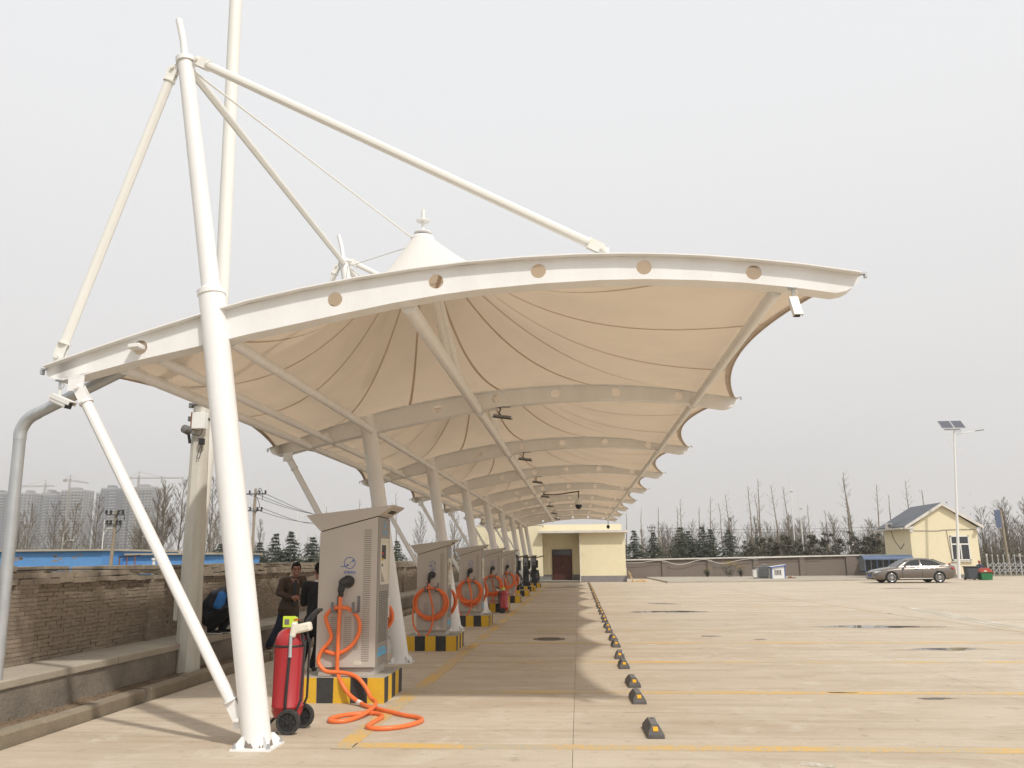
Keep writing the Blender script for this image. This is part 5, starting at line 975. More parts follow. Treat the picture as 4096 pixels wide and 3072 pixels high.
b = MB(); b.tube([(0.06, 1.34, 0.95), (0.06, 1.34, 1.12)], 0.014, 8); b.build('handle', M['chrome'], d_)
b = MB(); b.tube([(0.32 + 0.08*math.cos(k*math.pi/8), Y0 - 0.01, 1.88 + 0.09*math.sin(k*math.pi/8)) for k in range(16)], 0.008, 5, closed=True); b.build('wall_ring_mark', M['slab'], bd, world=True)
b = MB(); b.box((-3.3, 52.8, 0.0), (-2.5, 53.2, 0.95)); o = b.build('switch_cabinet', M['grey_dado'], None, bevel=0.01); tag(o, 'low plain grey cabinet box just behind the last black charging post', 'cabinet')

# lumber leaning on the building corner
lm = thing('leaning_crate', 'broken pine crate panel leaning on the corner of the cream building', 'crate', (3.55, 59.3, 0))
for k in range(4):
    b = MB(); b.obox((0.0 + 0.02*k, -0.22 + 0.15*k, 0.36), (0.05, 0.12, 0.80 - 0.06*k), Matrix.Rotation(R(-24), 3, 'Y')); b.build('plank', M['pine'], lm)
b = MB(); b.obox((0.03, 0, 0.52), (0.04, 0.6, 0.09), Matrix.Rotation(R(-24), 3, 'Y')); b.build('batten', M['pine'], lm)
for k, (x, y, z, l_, a) in enumerate(((4.15, 59.2, 0.03, 1.1, 4), (4.2, 59.35, 0.03, 0.9, -6), (4.3, 59.25, 0.09, 0.7, 12), (4.32, 59.3, 0.19, 0.42, -3), (4.6, 59.1, 0.03, 0.4, 35))):
    b = MB(); b.obox((0, 0, 0), (l_, 0.11, 0.055), Matrix.Rotation(R(a), 3, 'Z')); o = b.build('board', M['pine']); o.location = (x, y, z)
    tag(o, ['longest pine board lying flat beside the cream building', 'second pine board lying beside the longest one', 'pine board lying askew on top of the flat boards', 'short pine board topmost on the small lumber heap', 'short pine offcut lying apart at the right of the heap'][k], 'board', 'loose pine boards by the cream building')

# ------------------------------------------------------------------ rear boundary wall, island, transformer, hut
fw = thing('boundary_wall', 'long grey-brown brick boundary wall with pale coping across the back of the yard', 'wall', (4, 70, 0))
def wz(x): return lerp(1.52, 1.72, (x - 3.5) / 16.5)
xs = [3.3 + 3.66*k for k in range(6)]
for k, (x0, x1) in enumerate(zip(xs, xs[1:])):
    b = MB(); b.prism([(x0 + 0.2, -0.05), (x1 - 0.2, -0.05), (x1 - 0.2, wz(x1) - 0.1), (x0 + 0.2, wz(x0) - 0.1)], 1, 70.0, 70.22); b.build('brick_panel', M['brick_far'], fw, world=True)
for x in xs + [22.0, 25.0]:
    b = MB(); b.box((x - 0.2, 69.88, -0.05), (x + 0.2, 70.3, wz(x) - 0.09)); b.build('pier', M['brick_far'], fw, world=True)
b = MB(); b.box((21.6, 70, -0.05), (25.5, 70.22, 1.64)); b.build('brick_panel', M['brick_far'], fw, world=True)
b = MB(); b.prism([(3.1, wz(3.1) - 0.1), (25.6, 1.68), (25.6, 1.78), (3.1, wz(3.1))], 1, 69.83, 70.34); b.build('coping', M['slab'], fw, world=True)
b = MB(); b.prism([(3.1, wz(3.1) - 0.17), (25.6, 1.60), (25.6, 1.682), (3.1, wz(3.1) - 0.098)], 1, 69.90, 70.30); b.build('coping_course', M['brick_far'], fw, world=True)
b = MB(); b.tube(bez([(3.4, 69.75, 1.25), (5.0, 69.75, 1.24), (6.58, 69.75, 1.42), (8.2, 69.75, 1.07), (10.1, 69.75, 1.47), (11.6, 69.75, 1.13), (13.97, 69.75, 1.50), (19.6, 69.75, 1.62)], 5), 0.022, 6); o = b.build('white_hose', M['slab']); tag(o, 'pale cable sagging in loops along the rear boundary wall', 'cable')
isl = MB(); isl.prism([(5.75, 56.3), (21.5, 59.2), (25.5, 70), (5.4, 70)], 2, -0.1, 0.11); struct(isl.build('raised_island', M['seattop'], bevel=0.03))
tr = thing('transformer', 'grey finned electrical transformer standing on the raised island', 'transformer', (13.05, 62.2, 0.11))
b = MB(); b.box((-0.5, -0.3, 0.0), (0.5, 0.3, 0.10)); b.build('skid', M['hook'], tr)
b = MB(); b.box((-0.45, -0.25, 0.10), (0.45, 0.25, 0.80)); b.build('tank', M['xf_grey'], tr)
for k in range(22):
    b = MB(); b.box((-0.16 + 0.028*k, -0.42, 0.14), (-0.15 + 0.028*k, -0.25, 0.76)); b.build('cooling_fin', M['xf_grey'], tr)
b = MB(); b.box((-0.62, -0.32, 0.08), (-0.40, 0.2, 0.62)); b.build('side_radiator', M['slab'], tr)
b = MB(); b.box((-0.5, -0.3, 0.80), (0.5, 0.3, 0.84)); b.build('lid', M['xf_grey'], tr)
b = MB(); b.tube([(0.05, -0.1, 0.92), (0.40, -0.1, 0.92)], 0.075, 10); b.build('oil_conservator', M['hook'], tr, smooth=40)
for k in range(3):
    b = MB(); b.lathe([(0.035, 0.84), (0.02, 0.88), (0.03, 0.90), (0.015, 0.95), (0.012, 1.0)], 8, (-0.38 + 0.12*k, 0, 0)); b.build('bushing', M['rust'], tr)
b = MB(); b.tube([(-0.55, 0, 0.6), (-0.55, 0, 1.0), (-0.3, 0, 1.02)], 0.02, 6); b.build('cable_riser', M['hook'], tr)
ht = thing('equipment_hut', 'tiny white hut with blue trim and barred window beside the transformer', 'hut', (14.15, 62.1, 0.11))
b = MB(); b.prism([(-0.46, 0), (0.46, 0), (0.46, 0.86), (-0.46, 0.74)], 1, -0.3, 0.5); b.build('wall', M['white'], ht)
for x, z1 in ((-0.47, 0.76), (0.43, 0.88)):
    b = MB(); b.box((x, -0.32, 0), (x + 0.05, -0.298, z1)); b.build('corner_trim', M['blue_trim'], ht)
b = MB(); b.prism([(-0.54, 0.735), (0.58, 0.88), (0.58, 0.945), (-0.54, 0.80)], 1, -0.40, 0.6); rf = b.build('roof', M['blue_trim'], ht)
b = MB(); b.prism([(-0.53, 0.803), (0.57, 0.947), (0.57, 0.958), (-0.53, 0.814)], 1, -0.39, 0.59); b.build('roof_sheet', M['white'], rf)
w = MB(); w.box((-0.26, -0.306, 0.26), (0.22, -0.299, 0.58)); w = w.build('window', M['glass'], ht)
for k in range(5):
    b = MB(); b.box((-0.235 + 0.105*k, -0.318, 0.27), (-0.205 + 0.105*k, -0.306, 0.57)); b.build('bar', M['white'], w)
b = MB()
for lo, hi in (((-0.30, -0.316, 0.22), (0.26, -0.306, 0.26)), ((-0.30, -0.316, 0.58), (0.26, -0.306, 0.62)), ((-0.30, -0.316, 0.26), (-0.26, -0.306, 0.58)), ((0.22, -0.316, 0.26), (0.26, -0.306, 0.58))): b.box(lo, hi)
b.build('frame', M['slab'], w)
rb = thing('brick_pile', 'few loose red bricks stacked beside the small white hut', 'bricks', (14.9, 62.0, 0.11))
for x, z, a in ((0, 0.035, 0), (0.22, 0.035, 5), (0.10, 0.10, -4), (0.40, 0.035, 20)):
    b = MB(); b.obox((x, 0, z), (0.20, 0.1, 0.06), Matrix.Rotation(R(a), 3, 'Z')); b.build('brick', M['rust'], rb)

# ------------------------------------------------------------------ car
car = thing('parked_car', 'metallic grey-brown four-door saloon parked in front of the cream gatehouse', 'car', (20.2, 53.8, 0), R(180 + 2))
ST = [(2.43,.30,.50,.57,.56),(2.38,.22,.57,.65,.73),(2.12,.185,.655,.765,.845),(1.5,.18,.74,.885,.895),(0.95,.18,.80,.955,.91),(0.0,.18,.86,.975,.915),(-1.0,.18,.88,.995,.915),(-1.75,.20,.90,1.025,.90),(-2.2,.25,.90,1.04,.86),(-2.42,.35,.86,1.0,.75),(-2.47,.44,.80,.92,.64)]
b = MB(); vs = []; NP = 14
for x, zb, zs, zt, hw in ST:
    half = [(0, zb), (hw*.84, zb), (hw*.965, zb+.10), (hw, (zb+zs)/2 + .06), (hw*.985, zs), (hw*.90, lerp(zs, zt, .8)), (hw*.55, zt+.012), (0, zt+.022)]
    ring = half + [(-y, z) for y, z in half[-2:0:-1]]
    vs += [(x, y, z) for y, z in ring]
NP = len(ring); fs = [(i*NP+k, i*NP+(k+1) % NP, (i+1)*NP+(k+1) % NP, (i+1)*NP+k) for i in range(len(ST)-1) for k in range(NP)] + [tuple(range(NP)), tuple(range((len(ST)-1)*NP+NP-1, (len(ST)-1)*NP-1, -1))]
b.add(vs, fs); body = b.build('body', M['paint_car'], car, smooth=50)
cut = MB()
for x in (1.45, -1.38): cut.tube([(x, -1.3, 0.335), (x, 1.3, 0.335)], 0.375, 28)
cm2 = cut.mesh('arch_cutter', M['dark']); co = bpy.data.objects.new('arch_cutter', cm2); C.objects.link(co); co.matrix_world = Matrix.Translation((20.2, 53.8, 0)) @ Matrix.Rotation(R(182), 4, 'Z')
bpy.context.view_layer.update()
bo = body.modifiers.new('arches', 'BOOLEAN'); bo.object = co; bo.operation = 'DIFFERENCE'; bo.solver = 'EXACT'
bpy.context.view_layer.update()
me = bpy.data.meshes.new_from_object(body.evaluated_get(bpy.context.evaluated_depsgraph_get())); body.modifiers.clear(); body.data = me; bpy.data.objects.remove(co)
GH = [(1.02,.955),(.62,1.205),(.28,1.385),(-.10,1.452),(-.5,1.468),(-.9,1.445),(-1.3,1.35),(-1.7,1.195),(-2.02,1.055)]
gy = lambda z: .835 - .43*(z - .93)
b = MB(); vs = []
for x, zt in GH:
    ww = gy(zt - .02); half = [(0, .92), (.835, .92), (ww, zt - .035), (ww*.88, zt - .006), (ww*.5, zt + .006), (0, zt + .008)]
    ring = half + [(-y, z) for y, z in half[-2:0:-1]]; vs += [(x, y, z) for y, z in ring]
NP = len(ring); fs = [(i*NP+k, i*NP+(k+1) % NP, (i+1)*NP+(k+1) % NP, (i+1)*NP+k) for i in range(len(GH)-1) for k in range(NP)] + [tuple(range(NP)), tuple(range((len(GH)-1)*NP+NP-1, (len(GH)-1)*NP-1, -1))]
b.add(vs, fs); cabn = b.build('cabin', M['paint_car'], car, smooth=50)
for s_ in (1, -1):
    for poly in ([(.74, .985), (.70, 1.03), (.18, 1.315), (-.10, 1.372), (-.33, 1.385), (-.33, .985)], [(-.41, .985), (-.41, 1.386), (-.80, 1.368), (-1.12, 1.30), (-1.42, 1.16), (-1.52, 1.07), (-1.40, .985)]):
        b = MB(); b.add([(x, s_*(gy(z) + .007), z) for x, z in poly], [tuple(range(len(poly)))]); b.build('side_window', M['car_glass'], cabn)
    b = MB(); tr_ = [(.80, .98), (.30, .98), (-.5, .98), (-1.42, .98), (-1.56, 1.06), (-1.46, 1.16), (-1.14, 1.315), (-.80, 1.385), (-.3, 1.405), (.16, 1.335), (.72, 1.035)]
    b.tube([(x, s_*(gy(z) + .012), z) for x, z in tr_], 0.007, 6, closed=True); b.build('window_trim', M['chrome'], cabn)
    b = MB(); b.tube([(1.0, s_*.92, .27), (-.95, s_*.925, .27)], 0.014, 8); b.build('sill_trim', M['chrome'], body)
    for x in (.02, -1.0):
        b = MB(); capsule(b, (x, s_*.93, .84), (x - .18, s_*.928, .848), .016, .016); b.build('door_handle', M['chrome'], body, smooth=60)
    for x in (.80, -.37, -1.25):
        b = MB(); b.box((x - .003, s_*.912 if s_ > 0 else -.922, .30), (x + .003, s_*.922 if s_ > 0 else -.912, .94)); b.build('door_gap', M['slot'], body)
    mr = MB(); mr.ball((.66, s_*1.0, .99), (.07, .10, .06), 12, 8); mr.tube([(.68, s_*.86, .95), (.67, s_*.95, .97)], .022, 6); mr.build('mirror', M['paint_car'], car, smooth=60)
    b = MB(); b.add([(2.385, s_*.46, .60), (2.36, s_*.72, .59), (2.20, s_*.83, .64), (1.98, s_*.865, .70), (2.16, s_*.80, .715), (2.33, s_*.60, .68)], [(0,1,2,3,4,5)]); b.v = [(x + .012, y*1.004, z) for x, y, z in b.v]; b.build('headlight', M['lamp_glass'], car)
    b = MB(); b.ball((2.37, s_*.60, .33), (.05, .12, .03), 10, 6); b.build('fog_lamp', M['chrome'], car, smooth=60)
    b = MB(); b.add([(-2.40, s_*.70, .88), (-2.20, s_*.875, .92), (-2.05, s_*.885, .90), (-2.22, s_*.88, .79), (-2.44, s_*.70, .78)], [(0,1,2,3,4)]); b.v = [(x - .006, y*1.006, z) for x, y, z in b.v]; b.build('tail_light', M['tail'], car)
    for x in (1.45, -1.38):
        rx = Matrix.Rotation(R(90), 3, 'X'); c = V(x, s_*.80, .332)
        w = MB(); w.lathe([(.235, -.10), (.31, -.105), (.332, -.085), (.332, .085), (.31, .105), (.235, .10), (.235, -.10)], 36, c, rx, caps=False); w = w.build('wheel', M['tyre'], car, smooth=40)
        b = MB(); b.lathe([(.001, .0), (.05, .0), (.235, -.02 * 1), (.235, .02)], 28, c, rx, caps=False); b.build('rim_back', M['tyre'], w)
        b = MB(); oy = s_*.088
        b.tube([(x + .225*math.cos(k*math.pi/14), c.y + oy, .332 + .225*math.sin(k*math.pi/14)) for k in range(28)], .014, 6, closed=True); b.lathe([(.05, -.02), (.05, .02), (.02, .03)], 14, c + V(0, oy*.9, 0), rx)
        for k in range(15):
            a = 2*math.pi*k/15; d = V(math.cos(a), 0, math.sin(a)); b.obox(c + V(0, oy*.95, 0) + d*.135, (.18, .02, .020), Matrix.Rotation(-a, 3, 'Y'))
        b.build('rim', M['alloy'], w, smooth=30)
b = MB(); b.quad((.97, -.70, .985), (.97, .70, .985), (.33, .55, 1.372), (.33, -.55, 1.372)); b.v = [(x + .012, y, z + .012) for x, y, z in b.v]; b.build('windscreen', M['car_glass'], cabn)
b = MB(); b.quad((-1.95, -.66, 1.09), (-1.95, .66, 1.09), (-1.22, .54, 1.385), (-1.22, -.54, 1.385)); b.v = [(x - .012, y, z + .014) for x, y, z in b.v]; b.build('rear_window', M['car_glass'], cabn)
b = MB(); b.box((2.39, -.42, .52), (2.44, .42, .65)); g_ = b.build('grille', M['dark'], car, bevel=.01)
for k in range(4):
    b = MB(); b.box((2.438, -.41, .535 + .03*k), (2.450, .41, .545 + .03*k)); b.build('grille_bar', M['chrome'], g_)
b = MB(); b.lathe([(.055, 0), (.055, .012)], 18, (2.452, 0, .60), Matrix.Rotation(R(90), 3, 'Y')); b.build('badge', M['chrome'], g_)
b = MB(); b.box((2.40, -.55, .25), (2.43, .55, .33)); b.build('lower_intake', M['dark'], car)
b = MB(); b.box((2.425, -.22, .37), (2.455, .22, .48)); b.build('number_plate', M['plate_blue'], car)
b = MB(); b.box((-2.0, -.70, .20), (2.1, .70, .35)); b.build('underbody', M['dark'], car)

# ------------------------------------------------------------------ gatehouse and what stands round it
hs = thing('gatehouse', 'small cream gatehouse with grey gable roof behind the parked car', 'building', (26.6, 64, 0))
x0, x1, yf, yb, ez = 24.35, 29.1, 64.0, 69.3, 3.62
b = MB(); b.prism([(x0, 0.25), (x1, 0.25), (x1, ez), (26.72, 5.28), (x0, ez)], 1, yf, yb); b.build('wall', M['cream_wall'], hs, world=True)
b = MB(); b.box((x0 - 0.02, yf - 0.02, 0), (x1 + 0.02, yb + 0.02, 0.26)); b.build('footing', M['grey_dado'], hs, world=True)
rs = []
for (xa, za), (xb, zb), nm in (((26.72, 5.34), (23.95, 3.66), 'w'), ((26.72, 5.34), (29.5, 3.62), 'e')):
    b = MB(); b.prism([(xa, za), (xb, zb), (xb, zb + 0.10), (xa, za + 0.10)], 1, yf - 0.20, yb + 0.3); r_ = b.build('roof', M['slate'], hs, world=True)
    b = MB(); b.prism([(xa, za - 0.13), (xb, zb - 0.13), (xb, zb + 0.085), (xa, za + 0.085)], 1, yf - 0.27, yf - 0.201); b.v = [(x - 26.6, y - 64, z) for x, y, z in b.v]; b.build('barge_board', M['slab'], r_)
b = MB(); b.box((23.92, yf - 0.2, 3.53), (24.6, yf - 0.02, 3.72)); b.build('eave_return', M['slab'], hs, world=True)
b = MB(); b.box((23.7, yf + 0.02, 3.55), (24.34, yb + .4, 3.645)); b.build('side_eave', M['slab'], hs, world=True)
b = MB(); b.tube(bez([(24.33, yf + 3.6, 3.5), (24.33, yf + 3.3, 2.9), (24.33, yf + 2.2, 2.2), (24.33, yf + 2.0, 2.15), (24.33, yf + 1.3, 2.5)], 5), 0.02, 6); b.build('hanging_cable', M['dark'], hs, world=True)
b = MB(); b.tube(bez([(24.4, yf - 0.03, 3.42), (26.2, yf - 0.03, 3.38), (26.9, yf - 0.03, 3.45), (29.0, yf - 0.03, 3.46)], 5), 0.018, 6); b.tube(bez([(26.95, yf - 0.03, 3.45), (27.0, yf - 0.03, 2.4), (27.15, yf - 0.03, 0.9)], 4), 0.014, 6); b.build('wall_cable', M['hook'], hs, world=True)
for x in (24.35, 29.05):
    b = MB(); b.obox((x, yf - 0.22, 3.40), (0.22, 0.22, 0.18)); b.build('corner_lamp', M['slab'], hs, world=True)
wn = MB(); wn.box((27.16, yf - 0.02, 1.30), (28.42, yf + 0.005, 2.98)); wn = wn.build('window', M['glass'], hs, world=True)
b = MB()
for lo, hi in (((27.12, -.05, 1.24), (27.20, 0, 3.02)), ((28.36, -.05, 1.24), (28.44, 0, 3.02)), ((27.12, -.05, 2.94), (28.44, 0, 3.02)), ((27.12, -.05, 1.24), (28.44, 0, 1.33)), ((27.2, -.05, 2.36), (28.36, 0, 2.46)), ((27.76, -.05, 1.33), (27.84, 0, 2.36))): b.box((lo[0] - 26.6, lo[1] - .02, lo[2]), (hi[0] - 26.6, hi[1] - .02, hi[2]))
b.build('frame', M['pvc'], wn)
b = MB(); b.box((27.05 - 26.6, -.14, 1.14), (28.5 - 26.6, 0, 1.20)); b.build('sill', M['slab'], wn)
b = MB(); b.box((26.88, yf - .18, .42), (27.32, yf - .005, 1.04)); mb = b.build('meter_box', M['slab'], hs, world=True)
b = MB(); b.box((26.84 - 26.6, -.20, .42), (26.90 - 26.6, -.0, 1.06)); b.build('red_box_edge', M['bin_red'], mb)
for k, (x, z, r_) in enumerate(((23.45, 3.78, 20), (23.95, 3.80, -12))):
    ac = thing('roof_camera' if k else 'air_conditioner', ['white air-conditioner unit standing on the flat side eave of the gatehouse', 'white bullet camera on the side eave of the gatehouse'][k], ['air conditioner', 'camera'][k], (x + .35, 66.6, 3.645))
    if k == 0:
        b = MB(); b.box((-.22, -.15, 0), (.22, .15, .42)); b.build('casing', M['slab'], ac, bevel=.01); b = MB(); b.lathe([(.15, 0), (.15, .01)], 18, (.02, -.15, .21), Matrix.Rotation(R(90), 3, 'X')); b.build('fan_grille', M['hook'], ac)
    else:
        b = MB(); b.tube([(0, 0, 0), (.12, 0, .16)], .02, 6); b.build('arm', M['hook'], ac); b = MB(); b.tube([(-.1, 0, .14), (.42, 0, .36)], .055, 10); b.build('housing', M['slab'], ac, smooth=40)
# bicycle-style shelter
sd = thing('awning_shed', 'long blue-roofed sheet-metal shed with open dark front behind the car bonnet', 'shed', (22.2, 63.4, 0.11))
b = MB(); n = 8; poly = []
for k in range(n+1):
    a = math.pi*k/n; poly.append((-0.62 + 0.62*(1 - math.cos(a))*1.0, 1.28 + 0.30*math.sin(a)))
poly2 = [(y, z - 0.05) for y, z in reversed(poly)]
b.prism(poly + poly2, 0, -1.75, 1.75); b.build('arched_roof', M['blue_steel'], sd, smooth=30)
b = MB(); b.prism([(-0.6, 0.45)] + [(y, z - 0.05) for y, z in poly] + [(0.6, 0.45)], 0, -1.70, -1.66); b.build('end_panel', M['shed_grey'], sd)
b = MB(); b.box((-1.68, 0.55, 0.30), (1.70, 0.60, 1.3)); b.build('back_panel', M['shed_grey'], sd)
for k in range(9):
    b = MB(); b.box((-1.68 + 0.42*k, -0.60, 0.30 if k % 2 else 0.0), (-1.63 + 0.42*k, -0.55, 1.3)); b.build('post', M['shed_grey'] if k % 2 else M['blue_steel'], sd)
b = MB(); b.box((-1.7, -0.6, 0.28), (1.7, 0.6, 0.34)); b.build('shelf', M['shed_grey'], sd)
# bins
wb = thing('wheelie_bin', 'dark grey wheeled rubbish bin under the solar lamp post', 'bin', (25.95, 58.6, 0))
b = MB(); b.prism([(-.30, .06), (.30, .06), (.36, .84), (-.36, .84)], 1, -.3, .32); b.build('body', M['bin_dark'], wb, bevel=.03)
b = MB(); b.prism([(-.40, .84), (.40, .84), (.37, .90), (-.37, .90)], 1, -.36, .38); b.build('lid', M['bin_dark'], wb, bevel=.015)
for s_ in (-1, 1):
    b = MB(); b.tube([(.26*s_, .30, .09), (.34*s_, .30, .09)], .09, 14); b.build('wheel', M['tyre'], wb)
gb = thing('litter_bin', 'green litter bin with red pitched lid beside the dark wheeled bin', 'bin', (26.72, 58.4, 0))
b = MB(); b.prism([(-.33, 0.02), (.33, 0.02), (.37, .50), (-.37, .50)], 1, -.3, .3); b.build('body', M['green'], gb, bevel=.015)
b = MB(); b.prism([(-.44, .50), (.44, .50), (.12, .78), (-.12, .78)], 1, -.36, .36); b.build('lid', M['bin_red'], gb, bevel=.01)
b = MB(); b.prism([(-.2, .54), (.0, .54), (-.05, .64), (-.2, .62)], 1, -.375, -.355); b.build('flap', M['cab_cream'], gb)
fr = thing('junk_heap', 'low heap of rusty scrap and rods on the ground behind the car boot', 'scrap', (24.1, 61.5, 0))
rj = random.Random(8)
for k in range(14):
    b = MB(); x, y = rj.uniform(-.8, .9), rj.uniform(-.3, .3); a = rj.uniform(0, 3.1); l_ = rj.uniform(.2, .6); b.tube([(x, y, .03 + rj.uniform(0, .06)), (x + l_*math.cos(a), y + l_*math.sin(a)*.4, .05 + rj.uniform(0, .5)*(k % 4 == 0))], rj.uniform(.015, .035), 6); b.build('rod', M[rj.choice(['rust', 'rust', 'blue_steel', 'hook'])], fr)
# a seated figure behind the bins
pz = thing('person', 'person in blue top with red cap sitting behind the green and red bin', 'person', (28.0, 61.8, 0))
b = MB(); P, rot = head(b, V(0, 0, 1.12), (0.3, -0.95, 0)); chain(b, [V(0, 0, .45), V(.02, 0, .7), V(0, 0, .92)], [.14, .15, .12]); capsule(b, (0, 0, .95), (0, 0, 1.05), .055, .05); chain(b, [V(-.17, 0, .88), V(-.22, -.1, .66), V(-.08, -.25, .55)], [.05, .042, .03]); chain(b, [V(.17, 0, .88), V(.24, -.1, .66), V(.10, -.25, .55)], [.05, .042, .03]); hand(b, V(-.08, -.25, .55), (.5, -.6, -.2), (0, -.2, -1)); hand(b, V(.10, -.25, .55), (-.4, -.6, -.2), (0, -.2, -1)); chain(b, [V(-.09, 0, .45), V(-.12, -.38, .46), V(-.12, -.36, .06)], [.08, .06, .04]); chain(b, [V(.09, 0, .45), V(.14, -.38, .46), V(.14, -.36, .06)], [.08, .06, .04]); skinned(b, 'body', M['skin'], pz, .012, 2)
b = MB(); chain(b, [V(0, 0, .48), V(.02, 0, .7), V(0, 0, .90)], [.165, .175, .135]); capsule(b, (-.16, 0, .90), (.16, 0, .90), .07, .07); chain(b, [V(-.17, 0, .88), V(-.22, -.1, .66), V(-.10, -.22, .56)], [.075, .06, .045]); chain(b, [V(.17, 0, .88), V(.24, -.1, .66), V(.12, -.22, .56)], [.075, .06, .045]); skinned(b, 'jacket', M['jeans'], pz, .015, 3, .02)
b = MB(); chain(b, [V(-.09, 0, .45), V(-.12, -.38, .46), V(-.12, -.36, .08)], [.10, .08, .06]); chain(b, [V(.09, 0, .45), V(.14, -.38, .46), V(.14, -.36, .08)], [.10, .08, .06]); skinned(b, 'trousers', M['black_cloth'], pz, .015, 3)
b = MB(); b.ball(P(0, -.01, .055), (.088, .10, .07), 14, 8, rot); b.build('cap', M['bin_red'], pz, smooth=60)
for s_ in (-.12, .14):
    b = MB(); capsule(b, (s_, -.36, .045), (s_, -.52, .04), .042, .036); b.build('shoe', M['dark'], pz, smooth=60)
b = MB(); b.box((-.25, -.2, 0), (.25, .25, .38)); b.build('seat_box', M['dark'], pz)
# sliding lattice gate
gt = thing('lattice_gate', 'folding stainless lattice gate with capped posts at the yard entrance', 'gate', (31.4, 68, 0))
gx = [31.4 + 0.41*k for k in range(12)]
for k, x in enumerate(gx):
    b = MB(); big = k in (0, 6); b.tube([(x - 31.4, 0, 0.03), (x - 31.4, 0, 1.56 + 0.05*big)], .055 if big else .035, 10); q = b.build('post', M['galv'], gt, smooth=40)
    b = MB(); b.ball((x - 31.4, 0, 1.58 + 0.05*big), .05 if not big else .075, 10, 6); b.build('cap', M['slab'], q, smooth=60)
    if k < 11:
        for z0, z1 in ((.25, .65), (.65, .25), (.65, 1.05), (1.05, .65)):
            b = MB(); b.tube([(x - 31.4, .02, z0), (x - 31.4 + .41, .02, z1)], .024, 6); b.build('lattice_bar', M['galv'], gt)
vn = thing('white_van', 'white van parked outside beyond the lattice gate', 'van', (42.4, 85, 0), R(180))
b = MB(); b.prism([(-1.9, .35), (1.9, .35), (1.95, .75), (1.45, .95), (.95, 1.55), (-1.85, 1.6), (-1.9, .9)], 1, -.8, .8); b.build('body', M['slab'], vn, bevel=.05)
for s_ in (-1, 1):
    for poly in ([(1.25, 1.0), (.9, 1.42), (.25, 1.45), (.25, 1.0)], [(.15, 1.0), (.15, 1.45), (-.8, 1.47), (-.8, 1.0)]):
        b = MB(); b.add([(x, s_*.806, z) for x, z in poly], [tuple(range(len(poly)))]); b.build('side_window', M['car_glass'], vn)
    for x in (1.2, -1.2):
        b = MB(); b.lathe([(.18, -.08), (.32, -.09), (.32, .09), (.18, .08)], 20, (x, s_*.72, .33), Matrix.Rotation(R(90), 3, 'X')); b.build('wheel', M['tyre'], vn)
b = MB(); b.quad((1.47, -.65, .98), (1.47, .65, .98), (1.0, .6, 1.5), (1.0, -.6, 1.5)); b.v = [(x + .01, y, z + .01) for x, y, z in b.v]; b.build('windscreen', M['car_glass'], vn)
# solar street lamp
sl = thing('solar_street_lamp', 'tall slim white solar street lamp with two panels beside the gatehouse', 'street lamp', (26.6, 62.0, 0))
px = lambda x, z: (x, 0, z)
b = MB(); b.tube([(0, 0, 0), (0.35, 0, 4.4), (0.85, 0, 10.5)], [.115, .085, .055], 14); b.build('post', M['pvc'], sl, smooth=40)
for z, r_ in ((7.15, .085), (6.75, .09)):
    b = MB(); b.tube([(0.35 + (z-4.4)*.082, 0, z - .025), (0.35 + (z-4.4)*.082, 0, z + .025)], r_, 12); b.build('joint_ring', M['pvc'], sl)
for k, (xa, xb) in enumerate(((-.10, .74), (.80, 1.58))):
    f_ = MB(); rot_ = Matrix.Rotation(R(42), 3, 'X'); f_.obox((lerp(xa, xb, .5), 0.05, 10.95), (xb - xa, .95, .04), rot_); f_ = f_.build('solar_panel', M['galv'], sl)
    b = MB(); b.obox(V(lerp(xa, xb, .5), 0.05, 10.95) + rot_ @ V(0, 0, .022), (xb - xa - .06, .89, .006), rot_); b.build('cell_sheet', M['solar'], f_)
b = MB(); b.box((.15, -.10, 10.52), (1.25, -.02, 10.60)); b.tube(bez([(.9, -.05, 10.5), (1.15, -.05, 10.35), (1.3, -.05, 10.5)], 4), .015, 5); b.build('panel_bracket', M['galv'], sl)
b = MB(); b.tube(bez([(1.20, 0, 8.95), (.83, 0, 9.12), (.50, 0, 9.45), (.50, 0, 9.9), (.85, 0, 10.15), (1.6, 0, 10.32), (2.35, 0, 10.43)], 6), .028, 8); b.tube([(.86, 0, 9.65), (1.6, 0, 10.3)], .012, 6); b.build('lamp_arm', M['pvc'], sl, smooth=60)
b = MB(); b.obox((2.62, 0, 10.47), (.62, .22, .05), Matrix.Rotation(R(-7), 3, 'Y')); b.build('lamp_head', M['hook'], sl, bevel=.02)
# sign on a post by the gate
sg = thing('blue_sign', 'faded blue sign board edge-on beside a concrete pole near the gate', 'sign', (35.5, 73.5, 0))
b = MB(); b.tube([(.14, 0, 0), (.0, 0, 5.3)], [.13, .09], 10); b.build('post', M['wood_pole'], sg)
b = MB(); b.obox((-.28, -.12, 4.6), (.62, .05, 1.45), Matrix.Rotation(R(-3), 3, 'Y') @ Matrix.Rotation(R(18), 3, 'Z')); b.build('board', M['sign_blue'], sg)
for z in (4.1, 5.1):
    b = MB(); b.obox((-.1, -.05, z), (.4, .06, .05)); b.build('bracket', M['rust'], sg)
